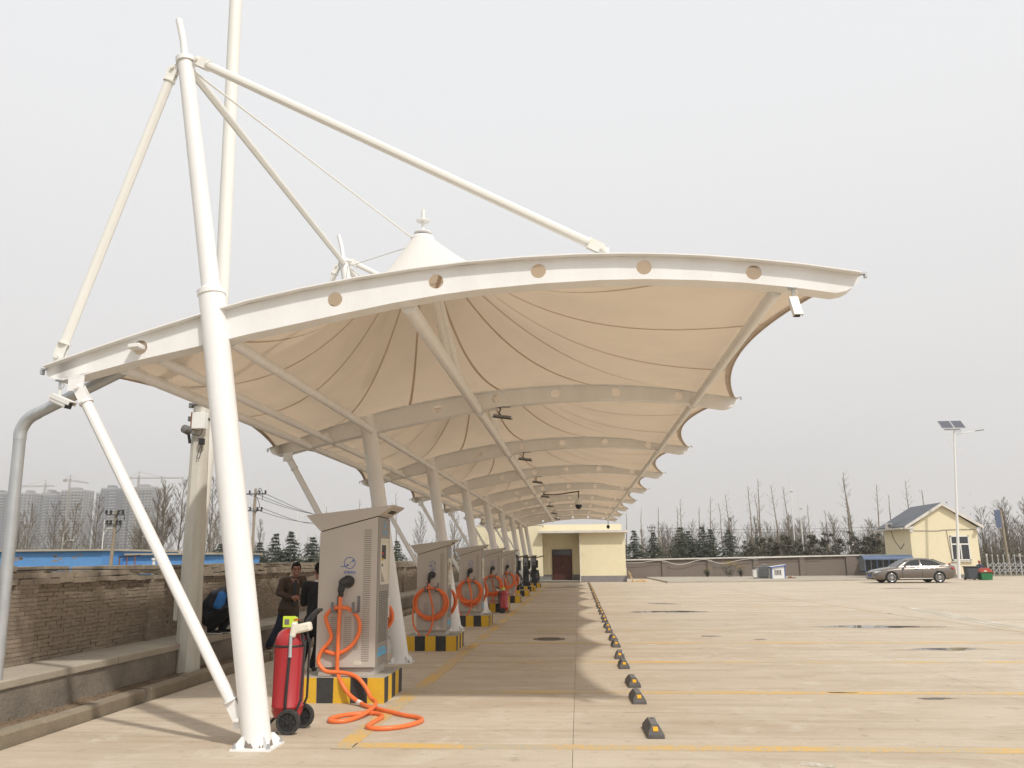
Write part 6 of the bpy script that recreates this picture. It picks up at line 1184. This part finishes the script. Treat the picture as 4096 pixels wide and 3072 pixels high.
# ------------------------------------------------------------------ blue building, poles and wires beyond the left wall
bb = thing('blue_building', 'long low bright blue painted building with peeling plaster behind the brick wall', 'building', (-18, 30, 0))
b = MB(); b.box((-30, 30, -0.02), (-17.58, 36, 2.04)); b.build('wall', M['blue_wall'], bb, world=True)
b = MB(); b.box((-17.58, 31.5, -0.02), (-13.9, 36, 1.88)); b.build('wall', M['blue_wall'], bb, world=True)
b = MB(); b.box((-30.1, 29.85, 2.04), (-17.48, 36.1, 2.11)); b.build('roof_edge', M['roof_edge'], bb, world=True)
b = MB(); b.box((-17.48, 31.35, 1.88), (-13.8, 36.1, 1.95)); b.build('roof_edge', M['roof_edge'], bb, world=True)
rp = random.Random(21)
for k in range(16):
    b = MB(); cx, cz, n = rp.uniform(-21.4, -18.3), rp.choice([1.88, 1.84, 1.78, 1.72]) + rp.uniform(-.06, .03), 9; rr_ = rp.uniform(.03, .13)
    b.add([(cx + rr_*rp.uniform(.5, 1.5)*math.cos(2*math.pi*q/n), 29.996, cz + rr_*.4*rp.uniform(.5, 1.3)*math.sin(2*math.pi*q/n)) for q in range(n)], [tuple(range(n))]); b.build('bare_patch', M['peel'], bb, world=True)
def utility_pole(label, loc, h, lean=0.0, arms=((0.95, 0.5), (0.80, 0.36)), rz=0.0):
    t = thing('utility_pole', label, 'utility pole', loc, rz, 'utility poles behind the walls')
    b = MB(); b.tube([(lean*-h, 0, -.2), (0, 0, h)], [.065, .05], 12); b.build('shaft', M['wood_pole'], t, smooth=40)
    for f, w in arms:
        z = h*f; b = MB(); b.obox((0, -.06, z), (w*2, .05, .055)); a_ = b.build('crossarm', M['hook'], t)
        for k in (-1, -.45, .45, 1):
            b = MB(); b.lathe([(.03, 0), (.05, .03), (.03, .06), (.05, .09), (.02, .12)], 8, (w*k*.93, -.1, z + .03)); b.build('insulator', M['dark'], a_)
    b = MB(); b.tube(bez([(.05, -.1, h*.93), (.2, -.1, h*1.0), (.32, -.1, h*.97), (.35, -.1, h*.9)], 4), .014, 5); b.tube(bez([(.1, -.1, h*.92), (.25, -.1, h*.84), (.1, -.1, h*.78)], 4), .014, 5); b.build('jumper_wire', M['dark'], t, kind='stuff')
    return t
utility_pole('utility pole with two crossarms rising behind the brick wall beside the front mast', (-13.45, 34, 0), 4.6)
utility_pole('leaning wooden pole with tangled wires in front of the tower blocks', (-14.88, 26, 0), 3.25, 0.02, ((0.96, 0.30), (0.86, 0.24)))
utility_pole('distant double-crossarm utility pole between the evergreens behind the rear wall', (7.76, 90, 0), 5.1, 0, ((0.93, 0.42), (0.86, 0.3)))
utility_pole('distant utility pole glimpsed between the far canopy masts', (-17.9, 66, 0), 5.4, 0, ((0.95, 0.5), (0.8, 0.45)))
def wire(label, pts, r=.012):
    b = MB(); b.tube(bez(pts, 8), r, 5); o = b.build('overhead_wire', M['dark']); tag(o, label, 'wire', 'overhead wires')
for k, (dx, z0, z1, sg_, pos) in enumerate(((-.45, 4.42, 5.12, .35, 'topmost'), (.0, 4.40, 5.05, .40, 'second'), (.45, 4.38, 4.92, .45, 'third'), (-.3, 3.84, 5.0, .55, 'fourth'), (.3, 3.80, 4.9, .62, 'lowest'))):
    a, c = V(-13.45 + dx, 33.9, z0), V(-17.9 + dx, 65.9, z1); wire(pos + ' of the wires strung from the pole beside the mast to the right', [a, a.lerp(c, .25) - V(0, 0, sg_*.75), a.lerp(c, .5) - V(0, 0, sg_), a.lerp(c, .75) - V(0, 0, sg_*.75), c])
for k, (z0, pos) in enumerate(((4.72, 'upper'), (4.40, 'lower'))):
    wire(pos + ' wire crossing behind the bare trees above the rear wall', [(7.76, 90, z0), (18, 88, z0 - .35), (30, 86, z0 - .3), (45, 84, z0)], .014)
for x, y, h, lab in ((-35.2, 60, 4.75, 'tall slim white lamp post standing just before the tower gap'), (-38.3, 60, 3.8, 'short white lamp post in front of the left tower blocks'), (-23.9, 70, 6.15, 'slim white lamp post with arm above the evergreens left of the charger')):
    t = thing('lamp_post', lab, 'lamp post', (x, y, 0), 0, 'white lamp posts beyond the left wall'); b = MB(); b.tube([(0, 0, 0), (0, 0, h)], [.06, .035], 8); b.build('post', M['pvc'], t)
    b = MB(); b.tube(bez([(0, 0, h*.75), (.25, 0, h*.85), (.62, 0, h*.87)], 4), .025, 6); b.build('arm', M['pvc'], t); b = MB(); b.obox((.75, 0, h*.865), (.32, .14, .07)); b.build('lamp_head', M['slab'], t)
for x, z0, z1, lab in ((19.45, 8.76, 5.39, 'taller white weather monitoring mast behind the rear wall trees'), (20.17, 7.17, 5.65, 'shorter white monitoring mast with forked bracket behind the trees')):
    t = thing('monitoring_mast', lab, 'mast', (x, 78, 0), 0, 'monitoring masts'); b = MB(); b.tube([(.1, 0, 0), (0, 0, z0)], [.06, .03], 8); b.build('post', M['pvc'], t)
    b = MB(); b.lathe([(.02, 0), (.12, .03), (.14, .12), (.10, .16)], 12, (.14, 0, z0 - 1.35)); b.build('sensor', M['slab'], t, smooth=40)
    b = MB(); b.tube([(.35, 0, z0 - 1.2), (0, 0, z0 - 2.0)], .02, 6); b.tube([(-.22, 0, z0 - 1.0), (0, 0, z0 - 2.0)], .02, 6); b.build('fork', M['pvc'], t)
t = thing('roof_vent', 'short white capped vent pipe on the blue building', 'vent pipe', (-15.2, 29.3, 0)); b = MB(); b.tube([(0, 0, 0), (0, 0, 1.68)], .05, 8); b.build('pipe', M['pvc'], t); b = MB(); b.tube([(0, 0, 1.68), (0, 0, 1.76)], .085, 10); b.build('cap', M['pvc'], t)
t = thing('pipe_rack', 'dark metal crossbar with legs standing before the blue building', 'rack', (-14.5, 26.3, 0)); b = MB(); b.tube([(-.34, 0, 1.78), (.38, 0, 1.83)], .025, 6); b.build('crossbar', M['dark'], t)
for x in (-.3, -.05, .22):
    b = MB(); b.tube([(x, 0, 0), (x, 0, 1.8)], .02, 6); b.build('leg', M['rust'], t)

# ------------------------------------------------------------------ tower blocks under construction, with cranes
def tower(label, x0, x1, y, h, d, seed, m='tower'):
    t = thing('tower_block', label, 'tower block', ((x0 + x1)/2, y, 0), 0, 'tower blocks on the skyline'); w = (x1 - x0)/2
    b = MB(); b.box((-w, 0, 0), (w, d, h)); b.build('core', M[m], t)
    r_ = random.Random(seed); win = MB(); slabs = MB(); nfl = int(h/2.9); cols = max(3, int(2*w/3.2))
    bays = [r_.random() < .45 for _ in range(cols)]
    for f in range(nfl):
        z = f*2.9 + .9
        for c_ in range(cols):
            xa = -w + 2*w*(c_ + .22)/cols; xb = -w + 2*w*(c_ + .78)/cols
            win.box((xa, -.06, z), (xb, .06, z + 1.65))
            if bays[c_]: slabs.box((-w + 2*w*(c_ + .08)/cols, -1.0, z - .85), (-w + 2*w*(c_ + .92)/cols, 0, z - .55)); slabs.box((-w + 2*w*(c_ + .08)/cols, -1.0, z - .55), (-w + 2*w*(c_ + .92)/cols, -.9, z + .2))
        for q in range(4): win.box((w - .05, d*(q + .3)/4, z), (w + .06, d*(q + .7)/4, z + 1.6))
    win.build('window_grid', M['tower_win'], t, kind='stuff'); slabs.build('balcony', M['tower_slab'], t, kind='stuff')
    b = MB(); b.box((-w*.45, d*.2, h), (w*.25, d*.7, h + 4.0)); b.build('lift_head', M[m], t)
    b = MB()
    for lo, hi in (((-w, 0, h), (w, .4, h + 1.3)), ((-w, d - .4, h), (w, d, h + 1.3)), ((w - .4, 0, h), (w, d, h + 1.3))): b.box(lo, hi)
    b.build('parapet', M['tower_slab'], t)
TW = [(-600, -574.5, 800, 74, 'leftmost grey tower block, cut by the picture edge'), (-557.5, -545, 795, 73, 'grey tower block second from the left behind the pipe'), (-546, -534, 812, 75, 'pale grey tower block third from the left'), (-535, -521.5, 800, 72, 'grey tower block left of the one under the left crane'), (-521.5, -497, 806, 76, 'broad grey tower block under the left tower crane'),
      (-484.2, -474.8, 806, 73, 'narrow grey tower block just right of the skyline gap'), (-475, -458.5, 798, 77, 'grey tower block with stacked balconies right of the gap'), (-459, -444, 812, 73, 'grey tower block directly behind the white diagonal brace'), (-444, -422.5, 800, 77.5, 'rightmost grey tower block under the right tower crane')]
for k, (xa, xb, y, h, lab) in enumerate(TW): tower(lab, xa, xb, y, h - 3.0, 18, k, 'tower' if k % 3 else 'tower2')
def crane(label, x, y, z0, h, jl, jr, dz):
    t = thing('tower_crane', label, 'crane', (x, y, 0), 0, 'tower cranes on the skyline')
    b = MB()
    for sx in (-.7, .7):
        for sy in (-.7, .7): b.tube([(sx, sy, 0), (sx, sy, h)], .22, 4)
    k = z0 - 6
    while k < h - 2: b.tube([(-.7, -.7, k), (.7, -.7, k + 2)], .14, 4); b.tube([(.7, -.7, k), (-.7, -.7, k + 2)], .14, 4); k += 2
    b.build('mast', M['crane'], t, kind='stuff')
    b = MB(); b.tube([(jl, 0, h - 3 + dz), (jr, 0, h - 3 - dz)], .34, 4); b.tube([(jl*.9, 0, h - 1.9 + dz), (jr*.95, 0, h - 2.0 - dz)], .2, 4); b.build('jib', M['crane'], t, kind='stuff')
    b = MB(); b.tube([(0, 0, h + 3.5), (jl*.8, 0, h - 2.2 + dz)], .12, 4); b.tube([(0, 0, h + 3.5), (jr*.6, 0, h - 2.2 - dz*.6)], .12, 4); b.tube([(0, 0, h - 3), (0, 0, h + 3.8)], .4, 4); b.build('tie_bar', M['crane'], t, kind='stuff')
    b = MB(); b.box((jl, -.7, h - 5 + dz), (jl + 3, .7, h - 2.6 + dz)); b.build('counterweight', M['crane'], t)
crane('left tower crane with jib drooping right above the broad tower block', -503, 790, 70, 84, -7, 20, 2.0)
crane('right tower crane with long level jib above the rightmost tower block', -432, 790, 70, 86, -12, 44, .3)
crane('tower crane with level jib above the leftmost towers', -545, 815, 70, 82, -32, 10, 0)

# ------------------------------------------------------------------ trees
def bare_tree_mesh(seed, h, spread, nb, lo, twigs, r0, up=0.75, even=False):
    r_ = random.Random(seed); tr = MB(); cr = MB(); bd_ = MB()
    pts = []; lx, ly = r_.uniform(-.03, .03), r_.uniform(-.03, .03)
    for k in range(7):
        t = k/6; pts.append(V(lx*h*t*t + r_.uniform(-.05, .05)*(k > 0), ly*h*t + r_.uniform(-.05, .05)*(k > 0), h*t))
    rs = [r0*(1 - .78*(k/6)) for k in range(7)]; tr.tube(pts, rs, 7)
    P_ = lambda t: pts[min(int(t*6), 5)].lerp(pts[min(int(t*6), 5) + 1], t*6 - min(int(t*6), 5))
    for k in range(nb):
        t = lerp(lo, .97, (k + r_.random())/nb); a = r_.uniform(0, 6.28); ln = spread*(r_.uniform(.2, 1.0) if even else (1.15 - t)*r_.uniform(.6, 1.25) + .1)
        d = V(math.cos(a)*(1 - up*.5), math.sin(a)*(1 - up*.5), up*r_.uniform(.6, 1.2)).normalized(); p = P_(t); m_ = p + d*ln*.5 + V(0, 0, -.04*ln); e = p + d*ln + V(0, 0, .12*ln)
        rb_ = max(.012, r0*.32*(1 - t*.6)); cr.tube([p, m_, e], [rb_, rb_*.6, .004], 4, caps=False)
        for q in range(twigs):
            s_ = r_.uniform(.25, 1.0); o_ = p.lerp(m_, s_*2) if s_ < .5 else m_.lerp(e, s_*2 - 1); a2 = r_.uniform(0, 6.28); dd = (d*.6 + V(math.cos(a2)*.5, math.sin(a2)*.5, .45)).normalized(); l2 = ln*r_.uniform(.18, .45)
            cr.tube([o_, o_ + dd*l2*.5 + V(r_.uniform(-.02, .02), 0, 0), o_ + dd*l2], [.010, .008, .004], 3, caps=False)
            if r_.random() < .5:
                z_ = o_ + dd*l2*r_.uniform(.5, 1); s2 = r_.uniform(.012, .03); bd_.add([z_, z_ + V(s2, 0, s2), z_ + V(0, s2, s2*1.5)], [(0, 1, 2)])
    return tr, cr, bd_
def tree_kind(name, seed, *a, buds=True, barkm='bark', twigm='twig'):
    tr, cr, bd_ = bare_tree_mesh(seed, *a); out = []
    for nm, mb_, mm in (('trunk', tr, barkm), ('crown', cr, twigm)) + ((('bud', bd_, 'bud'),) if buds and bd_.v else ()):
        me = bpy.data.meshes.new(nm); me.from_pydata(mb_.v, [], mb_.f); me.materials.append(M[mm]); out.append((nm, me))
    return out
def plant_tree(name, label, cat, parts, loc, rz, s, group, kinds={}):
    t = thing(name, label, cat, loc, rz, group); t.scale = (s[0], s[0], s[1]) if isinstance(s, tuple) else (s, s, s)
    for nm, me in parts:
        o = link(bpy.data.objects.new(nm, me), t)
        if nm == 'bud': o['kind'] = 'stuff'
    return t
full = [tree_kind('poplar', 100 + k, 7.0, 2.1, 46, .22, 11, .075, .85) for k in range(5)]
pole = [tree_kind('pole', 200 + k, 7.6, .70, 20, .42, 2, .085, .60, True, buds=False, barkm='bark_pale', twigm='bark_pale') for k in range(4)]
stub = [tree_kind('stub', 230 + k, 7.0, .60, 8, .30, 1, .10, .75, True, buds=False, barkm='bark_pale', twigm='bark_pale') for k in range(3)]
rt = random.Random(77)
LT = [(-41.1, 60, 5.9), (-40.2, 63, 5.2), (-39.0, 60, 5.95), (-37.6, 60, 6.0), (-36.4, 61, 3.9), (-35.8, 60, 6.3), (-34.6, 64, 5.6), (-33.4, 62, 5.6), (-32.2, 60, 5.2), (-31.2, 60, 6.9), (-30.6, 60, 7.1), (-30.05, 59, 7.4), (-29.35, 60, 7.6), (-27.0, 60, 7.8), (-26.3, 62, 6.4), (-43.2, 62, 5.4), (-28.4, 64, 5.5)]
LT.sort(); nL = len(LT)
for k, (x, y, h) in enumerate(LT):
    plant_tree('bare_tree', f'leafless tree behind the blue building, {ORD[k] if k else "first"} from the left edge', 'tree', full[k % 5], (x, y, 0), rt.uniform(0, 6.28), (h/7.0*.95, h/7.0), 'bare trees beyond the blue building')
MTR = [(-22.2, 50, 4.6), (-20.6, 52, 5.1), (-19.3, 50, 4.0), (-24.0, 58, 5.0), (-14.6, 48, 4.4), (-13.2, 50, 4.9), (-17.6, 60, 4.6), (-12.2, 56, 5.6), (-11.0, 58, 4.8), (-15.5, 62, 5.4), (-10.2, 60, 5.2), (-9.4, 64, 5.4)]
MTR.sort(key=lambda q: q[0]/q[1])
for k, (x, y, h) in enumerate(MTR):
    plant_tree('bare_tree', f'thin leafless tree above the brick wall behind the chargers, {ORD[k] if k else "first"} from the left', 'tree', full[(k + 2) % 5] if k % 2 else pole[k % 4], (x, y, 0), rt.uniform(0, 6.28), (h/7.0*.8, h/7.0), 'bare trees behind the chargers')
RT = [(6.05, 6.52, 's', .0), (7.4, 6.83, 's', .4), (9.0, 6.62, 's', .5), (9.5, 6.94, 'p', .4), (11.2, 6.78, 's', .45), (12.2, 7.1, 'p', .15), (13.5, 6.61, 'p', .1), (14.2, 7.27, 'p', -.4), (16.05, 8.0, 'p', -.1), (17.2, 8.8, 'p', 0), (17.25, 7.37, 'p', -.2), (18.6, 8.11, 'p', -.4), (19.9, 8.04, 'p', -.5), (21.42, 6.27, 'p', -.1), (22.8, 6.2, 's', -.2), (24.75, 9.12, 'p', .1), (25.9, 8.86, 'p', -.6), (28.0, 8.18, 'p', .3), (29.1, 7.66, 's', -.2), (30.5, 8.33, 'p', .1), (31.5, 8.06, 's', 0), (4.4, 6.2, 's', .2)]
RT.sort()
for k, (x, h, kd, lean) in enumerate(RT):
    parts_ = (pole if kd == 'p' else stub)[k % (4 if kd == 'p' else 3)]
    t = plant_tree('pole_tree', f'tall bare pole-like tree behind the rear wall, {ORD[k] if k else "first"} from the cream building', 'tree', parts_, (x, 80 + rt.uniform(-1, 1), 0), 0, (h/7.4, h/7.5), 'pole-like trees behind the rear wall')
    t.rotation_euler = (0, math.atan2(lean, h), rt.uniform(0, 0.6))
BR = [(x, y, h) for x, y, h in ((8.3, 84, 4.9), (10.4, 86, 4.4), (13.2, 84, 5.0), (14.9, 85, 5.4), (16.4, 84, 4.7), (19.0, 86, 5.0), (20.6, 84, 5.6), (22.0, 86, 5.2), (23.9, 84, 4.8), (36.8, 80, 5.8), (38.9, 80, 6.6), (39.9, 82, 6.3), (40.6, 80, 6.6), (33.8, 82, 5.0), (42.0, 82, 6.0), (34.9, 86, 5.4), (44, 84, 6.4), (26.9, 86, 5.4), (29.8, 88, 5.2), (6.6, 88, 4.4), (9.3, 88, 4.8), (11.6, 88, 5.2), (12.4, 85, 4.8), (15.8, 88, 5.6), (17.6, 85, 5.4), (18.3, 88, 5.0), (21.4, 88, 5.6), (23.0, 88, 5.5), (25.2, 85, 5.6), (26.0, 88, 5.2), (28.3, 85, 5.0))]
BR.sort(key=lambda q: q[0]/q[1])
for k, (x, y, h) in enumerate(BR):
    plant_tree('bare_tree', f'bushy leafless tree in the back row beyond the rear wall, {ORD[k] if k else "first"} from the left', 'tree', full[k % 5], (x, y, 0), rt.uniform(0, 6.28), (h/7.0*1.1, h/7.0), 'bushy bare trees beyond the rear wall')
# evergreens: drooping tiers of needle sprays
def cedar_parts(seed, h, w):
    r_ = random.Random(seed); tr = MB(); tr.tube([(0, 0, 0), (r_.uniform(-.05, .05), 0, h*.97)], [.07, .012], 6); fo = MB(); nt = 17
    for k in range(nt):
        t = k/(nt - 1); z = lerp(.06, .98, t)*h; ln = w*(1 - t)**.75*r_.uniform(.5, 1.15) + .12
        for q in range(r_.randint(8, 11)):
            a = r_.uniform(0, 6.28); d = V(math.cos(a), math.sin(a), 0); L_ = ln*r_.uniform(.4, 1.15); n = max(3, int(L_*11))
            for s_ in range(n):
                f = (s_ + r_.random())/n; c = d*L_*f + V(0, 0, z + L_*(.24*f - .42*f*f) + r_.uniform(-.05, .05)); sd_ = d.cross(V(0, 0, 1))
                for _ in range(5):
                    o_ = c + sd_*r_.uniform(-.16, .16)*(1.1 - f*.6) + V(0, 0, r_.uniform(-.07, .04)) ; u = (d*r_.uniform(.3, 1) + sd_*r_.uniform(-.9, .9) + V(0, 0, r_.uniform(-.7, .15))).normalized()*r_.uniform(.10, .24); v_ = V(r_.uniform(-1, 1), r_.uniform(-1, 1), r_.uniform(-1, 1)).normalized()*.034
                    fo.add([o_ - v_, o_ + v_, o_ + u], [(0, 1, 2)])
    out = []
    for nm, mb_, mm in (('trunk', tr, 'bark'), ('crown', fo, 'needle')):
        me = bpy.data.meshes.new(nm); me.from_pydata(mb_.v, [], mb_.f); me.materials.append(M[mm]); out.append((nm, me))
    return out
ced = [cedar_parts(300 + k, 4.2, 1.9) for k in range(4)]
CL = [(-19.6, 45, 2.6), (-17.4, 45, 2.65), (-16.5, 45, 3.1), (-15.65, 45, 3.2), (-14.45, 45, 2.9), (-12.6, 50, 3.1), (-11.3, 52, 2.8)]
CL.sort(key=lambda q: q[0]/q[1])
for k, (x, y, h) in enumerate(CL): plant_tree('cedar_tree', f'dark evergreen conifer behind the left brick wall, {ORD[k] if k else "first"} from the left', 'tree', ced[k % 4], (x, y, 0), rt.uniform(0, 6.28), (h/4.2*1.05, h/4.2), 'evergreens behind the left wall')
CR = [(3.6, 76, 4.1), (4.97, 76, 4.05), (6.77, 77, 3.9), (9.1, 76, 4.3), (9.9, 77, 4.0), (11.0, 76, 4.3), (11.9, 77, 4.1), (13.3, 76, 4.0)]
for k, (x, y, h) in enumerate(CR): plant_tree('cedar_tree', f'dark evergreen conifer above the rear wall, {ORD[k] if k else "first"} from the cream building', 'tree', ced[(k + 1) % 4], (x, y, 0), rt.uniform(0, 6.28), (h/4.2, h/4.2), 'evergreens behind the rear wall')
# broad-leaved evergreens with dark leaf clumps
def clump_parts(seed, h, w):
    r_ = random.Random(seed); tr = MB(); fo = MB(); tr.tube([(0, 0, 0), (0, 0, h*.9)], [.06, .015], 6)
    for k in range(34):
        t = r_.uniform(.12, 1.0); a = r_.uniform(0, 6.28); ln = w*(1.1 - t*.75)*r_.uniform(.3, 1.0); p = V(0, 0, h*t*.82); e = p + V(math.cos(a)*ln, math.sin(a)*ln, ln*.55 + .1); tr.tube([p, e], [.018, .007], 4, caps=False)
        for _ in range(46):
            rr_ = .24*(1.2 - t*.5); c = e + V(r_.gauss(0, rr_*.5), r_.gauss(0, rr_*.5), r_.gauss(0, rr_*.38)); u = V(r_.uniform(-1, 1), r_.uniform(-1, 1), r_.uniform(-.3, 1)).normalized()*r_.uniform(.08, .17); v_ = u.cross(V(r_.uniform(-1, 1), r_.uniform(-1, 1), r_.uniform(-1, 1))).normalized()*.04
            fo.add([c - u*.5, c + v_, c + u*.5, c - v_], [(0, 1, 2, 3)])
    out = []
    for nm, mb_, mm in (('trunk', tr, 'bark'), ('crown', fo, 'dark_leaf')):
        me = bpy.data.meshes.new(nm); me.from_pydata(mb_.v, [], mb_.f); me.materials.append(M[mm]); out.append((nm, me))
    return out
clu = [clump_parts(400 + k, 3.4, 1.0) for k in range(4)]
DL = [(14.9, 76, 3.3), (16.0, 76, 3.6), (17.3, 77, 3.5), (18.4, 76, 3.9), (19.6, 77, 3.4), (20.6, 76, 3.8), (21.8, 76, 4.0), (23.0, 77, 3.5), (24.1, 76, 4.1), (25.2, 76, 3.6), (26.3, 77, 3.9)]
for k, (x, y, h) in enumerate(DL): plant_tree('magnolia_tree', f'dark broad-leaved evergreen above the rear wall, {ORD[k] if k else "first"} from the left', 'tree', clu[k % 4], (x, y, 0), rt.uniform(0, 6.28), (h/3.4, h/3.4), 'broad-leaved evergreens behind the rear wall')
# rank flowering weeds along the rear wall
for k, (x, h, w, nf, lab) in enumerate(((11.9, 1.15, .75, 110, 'tallest yellow-flowering weed clump against the rear wall'), (10.2, .7, .42, 20, 'small weed clump left of the tall yellow-flowering one'), (12.8, .8, .45, 40, 'weed clump between the tall flowering one and the transformer'))):
    r_ = random.Random(500 + k); t = thing('weed_clump', lab, 'plant', (x, 68.6, .11), 0, 'weeds along the rear wall'); st_ = MB(); lf = MB(); fl_ = MB()
    for _ in range(26):
        a = r_.uniform(0, 6.28); e = V(math.cos(a)*w*r_.random(), math.sin(a)*w*.5*r_.random(), h*r_.uniform(.5, 1)); st_.tube([(e.x*.2, e.y*.2, 0), e], .006, 3, caps=False)
        for _ in range(16):
            c = e*r_.uniform(.2, .95) + V(r_.uniform(-.07, .07), r_.uniform(-.05, .05), 0); u = V(r_.uniform(-1, 1), r_.uniform(-1, 1), r_.uniform(-.4, .6)).normalized()*.07; v_ = u.cross(V(0, 0, 1)).normalized()*.022; lf.add([c - u*.4, c + v_, c + u, c - v_], [(0, 1, 2, 3)])
    for _ in range(nf):
        a = r_.uniform(0, 6.28); q = r_.random(); c = V(math.cos(a)*w*q, math.sin(a)*w*.5*q, h*r_.uniform(.75, 1.05)); s_ = .028; fl_.add([c + V(-s_, 0, 0), c + V(0, -s_, s_), c + V(s_, 0, 0), c + V(0, s_, s_)], [(0, 1, 2, 3)])
    st_.raw('stem', M['shrub_leaf'], t); lf.raw('leaves', M['shrub_leaf'], t, 'stuff'); fl_.raw('blossom', M['blossom'], t, 'stuff')
# the brown thicket that closes the view behind the tree rows
def thicket(name, label, boxes, seed, n, hmax):
    r_ = random.Random(seed); b = MB()
    for _ in range(n):
        xa, xb, ya, yb = r_.choice(boxes); f = r_.random(); x, y = lerp(xa, xb, f), r_.uniform(ya, yb); h = hmax*r_.uniform(.25, 1.0)**1.3*(.75 + .35*math.sin(x*.55 + seed)); w = r_.uniform(.012, .034); lx = r_.uniform(-.25, .25)*h*.5
        b.add([(x - w, y, 0), (x + w, y, 0), (x + lx, y, h)], [(0, 1, 2)])
        for _ in range(3):
            t = r_.uniform(.3, .95); p = V(x + lx*t, y, h*t); d = V(r_.uniform(-.5, .5), r_.uniform(-.3, .3), r_.uniform(.3, .7))*h*.2; b.add([p + V(-.013, 0, 0), p + V(.013, 0, 0), p + d], [(0, 1, 2)])
    o = b.raw(name, M['thicket'], None, 'stuff'); tag(o, label, 'thicket')
thicket('thicket', 'brown leafless thicket filling the gaps behind the rear wall trees', [(2, 33, 80, 92), (10, 33, 80, 92), (30, 60, 76, 95), (30, 60, 84, 95)], 3, 20000, 4.8)
thicket('thicket', 'brown leafless thicket beyond the blue building', [(-48, -24, 64, 74), (-24, -6, 56, 70)], 5, 9000, 3.6)
hd = MB(); r_ = random.Random(9)
for k in range(9000):
    x = r_.uniform(2, 60); y = r_.uniform(74, 80); z = abs(r_.gauss(0, .9)) * (1.0 + .5*math.sin(x*.8) + (.9 if x > 30 else 0)); u = V(r_.uniform(-1, 1), r_.uniform(-1, 1), r_.uniform(-1, 1)).normalized()*.11; v_ = u.cross(V(0, .3, 1)).normalized()*.05
    hd.add([V(x, y, z) - u, V(x, y, z) + v_, V(x, y, z) + u, V(x, y, z) - v_], [(0, 1, 2, 3)])
o = hd.raw('undergrowth', M['shrub_leaf'], None, 'stuff'); tag(o, 'low grey-green undergrowth along the back of the rear wall', 'undergrowth')
hd = MB()
for k in range(5000):
    x = r_.uniform(-30, -7); y = r_.uniform(42, 56); z = abs(r_.gauss(0, .7)); u = V(r_.uniform(-1, 1), r_.uniform(-1, 1), r_.uniform(-1, 1)).normalized()*.11; v_ = u.cross(V(0, .3, 1)).normalized()*.05
    hd.add([V(x, y, z) - u, V(x, y, z) + v_, V(x, y, z) + u, V(x, y, z) - v_], [(0, 1, 2, 3)])
o = hd.raw('undergrowth', M['shrub_leaf'], None, 'stuff'); tag(o, 'low dull green undergrowth behind the left brick wall', 'undergrowth')
# ------------------------------------------------------------------ haze
hz = MB(); hz.box((-760, -40, -1.2), (240, 900, 100)); hz = hz.build('haze', None); hz['kind'] = 'stuff'
hm = bpy.data.materials.new('haze_air'); hm.use_nodes = True; ht_ = hm.node_tree; ht_.nodes.remove(ht_.nodes['Principled BSDF'])
pv = ht_.nodes.new('ShaderNodeVolumePrincipled'); pv.inputs['Color'].default_value = (0.93, 0.92, 0.91, 1); pv.inputs['Density'].default_value = 0.00055; pv.inputs['Anisotropy'].default_value = 0.2
ht_.links.new(pv.outputs[0], ht_.nodes['Material Output'].inputs['Volume'])
hz.data.materials.clear(); hz.data.materials.append(hm)
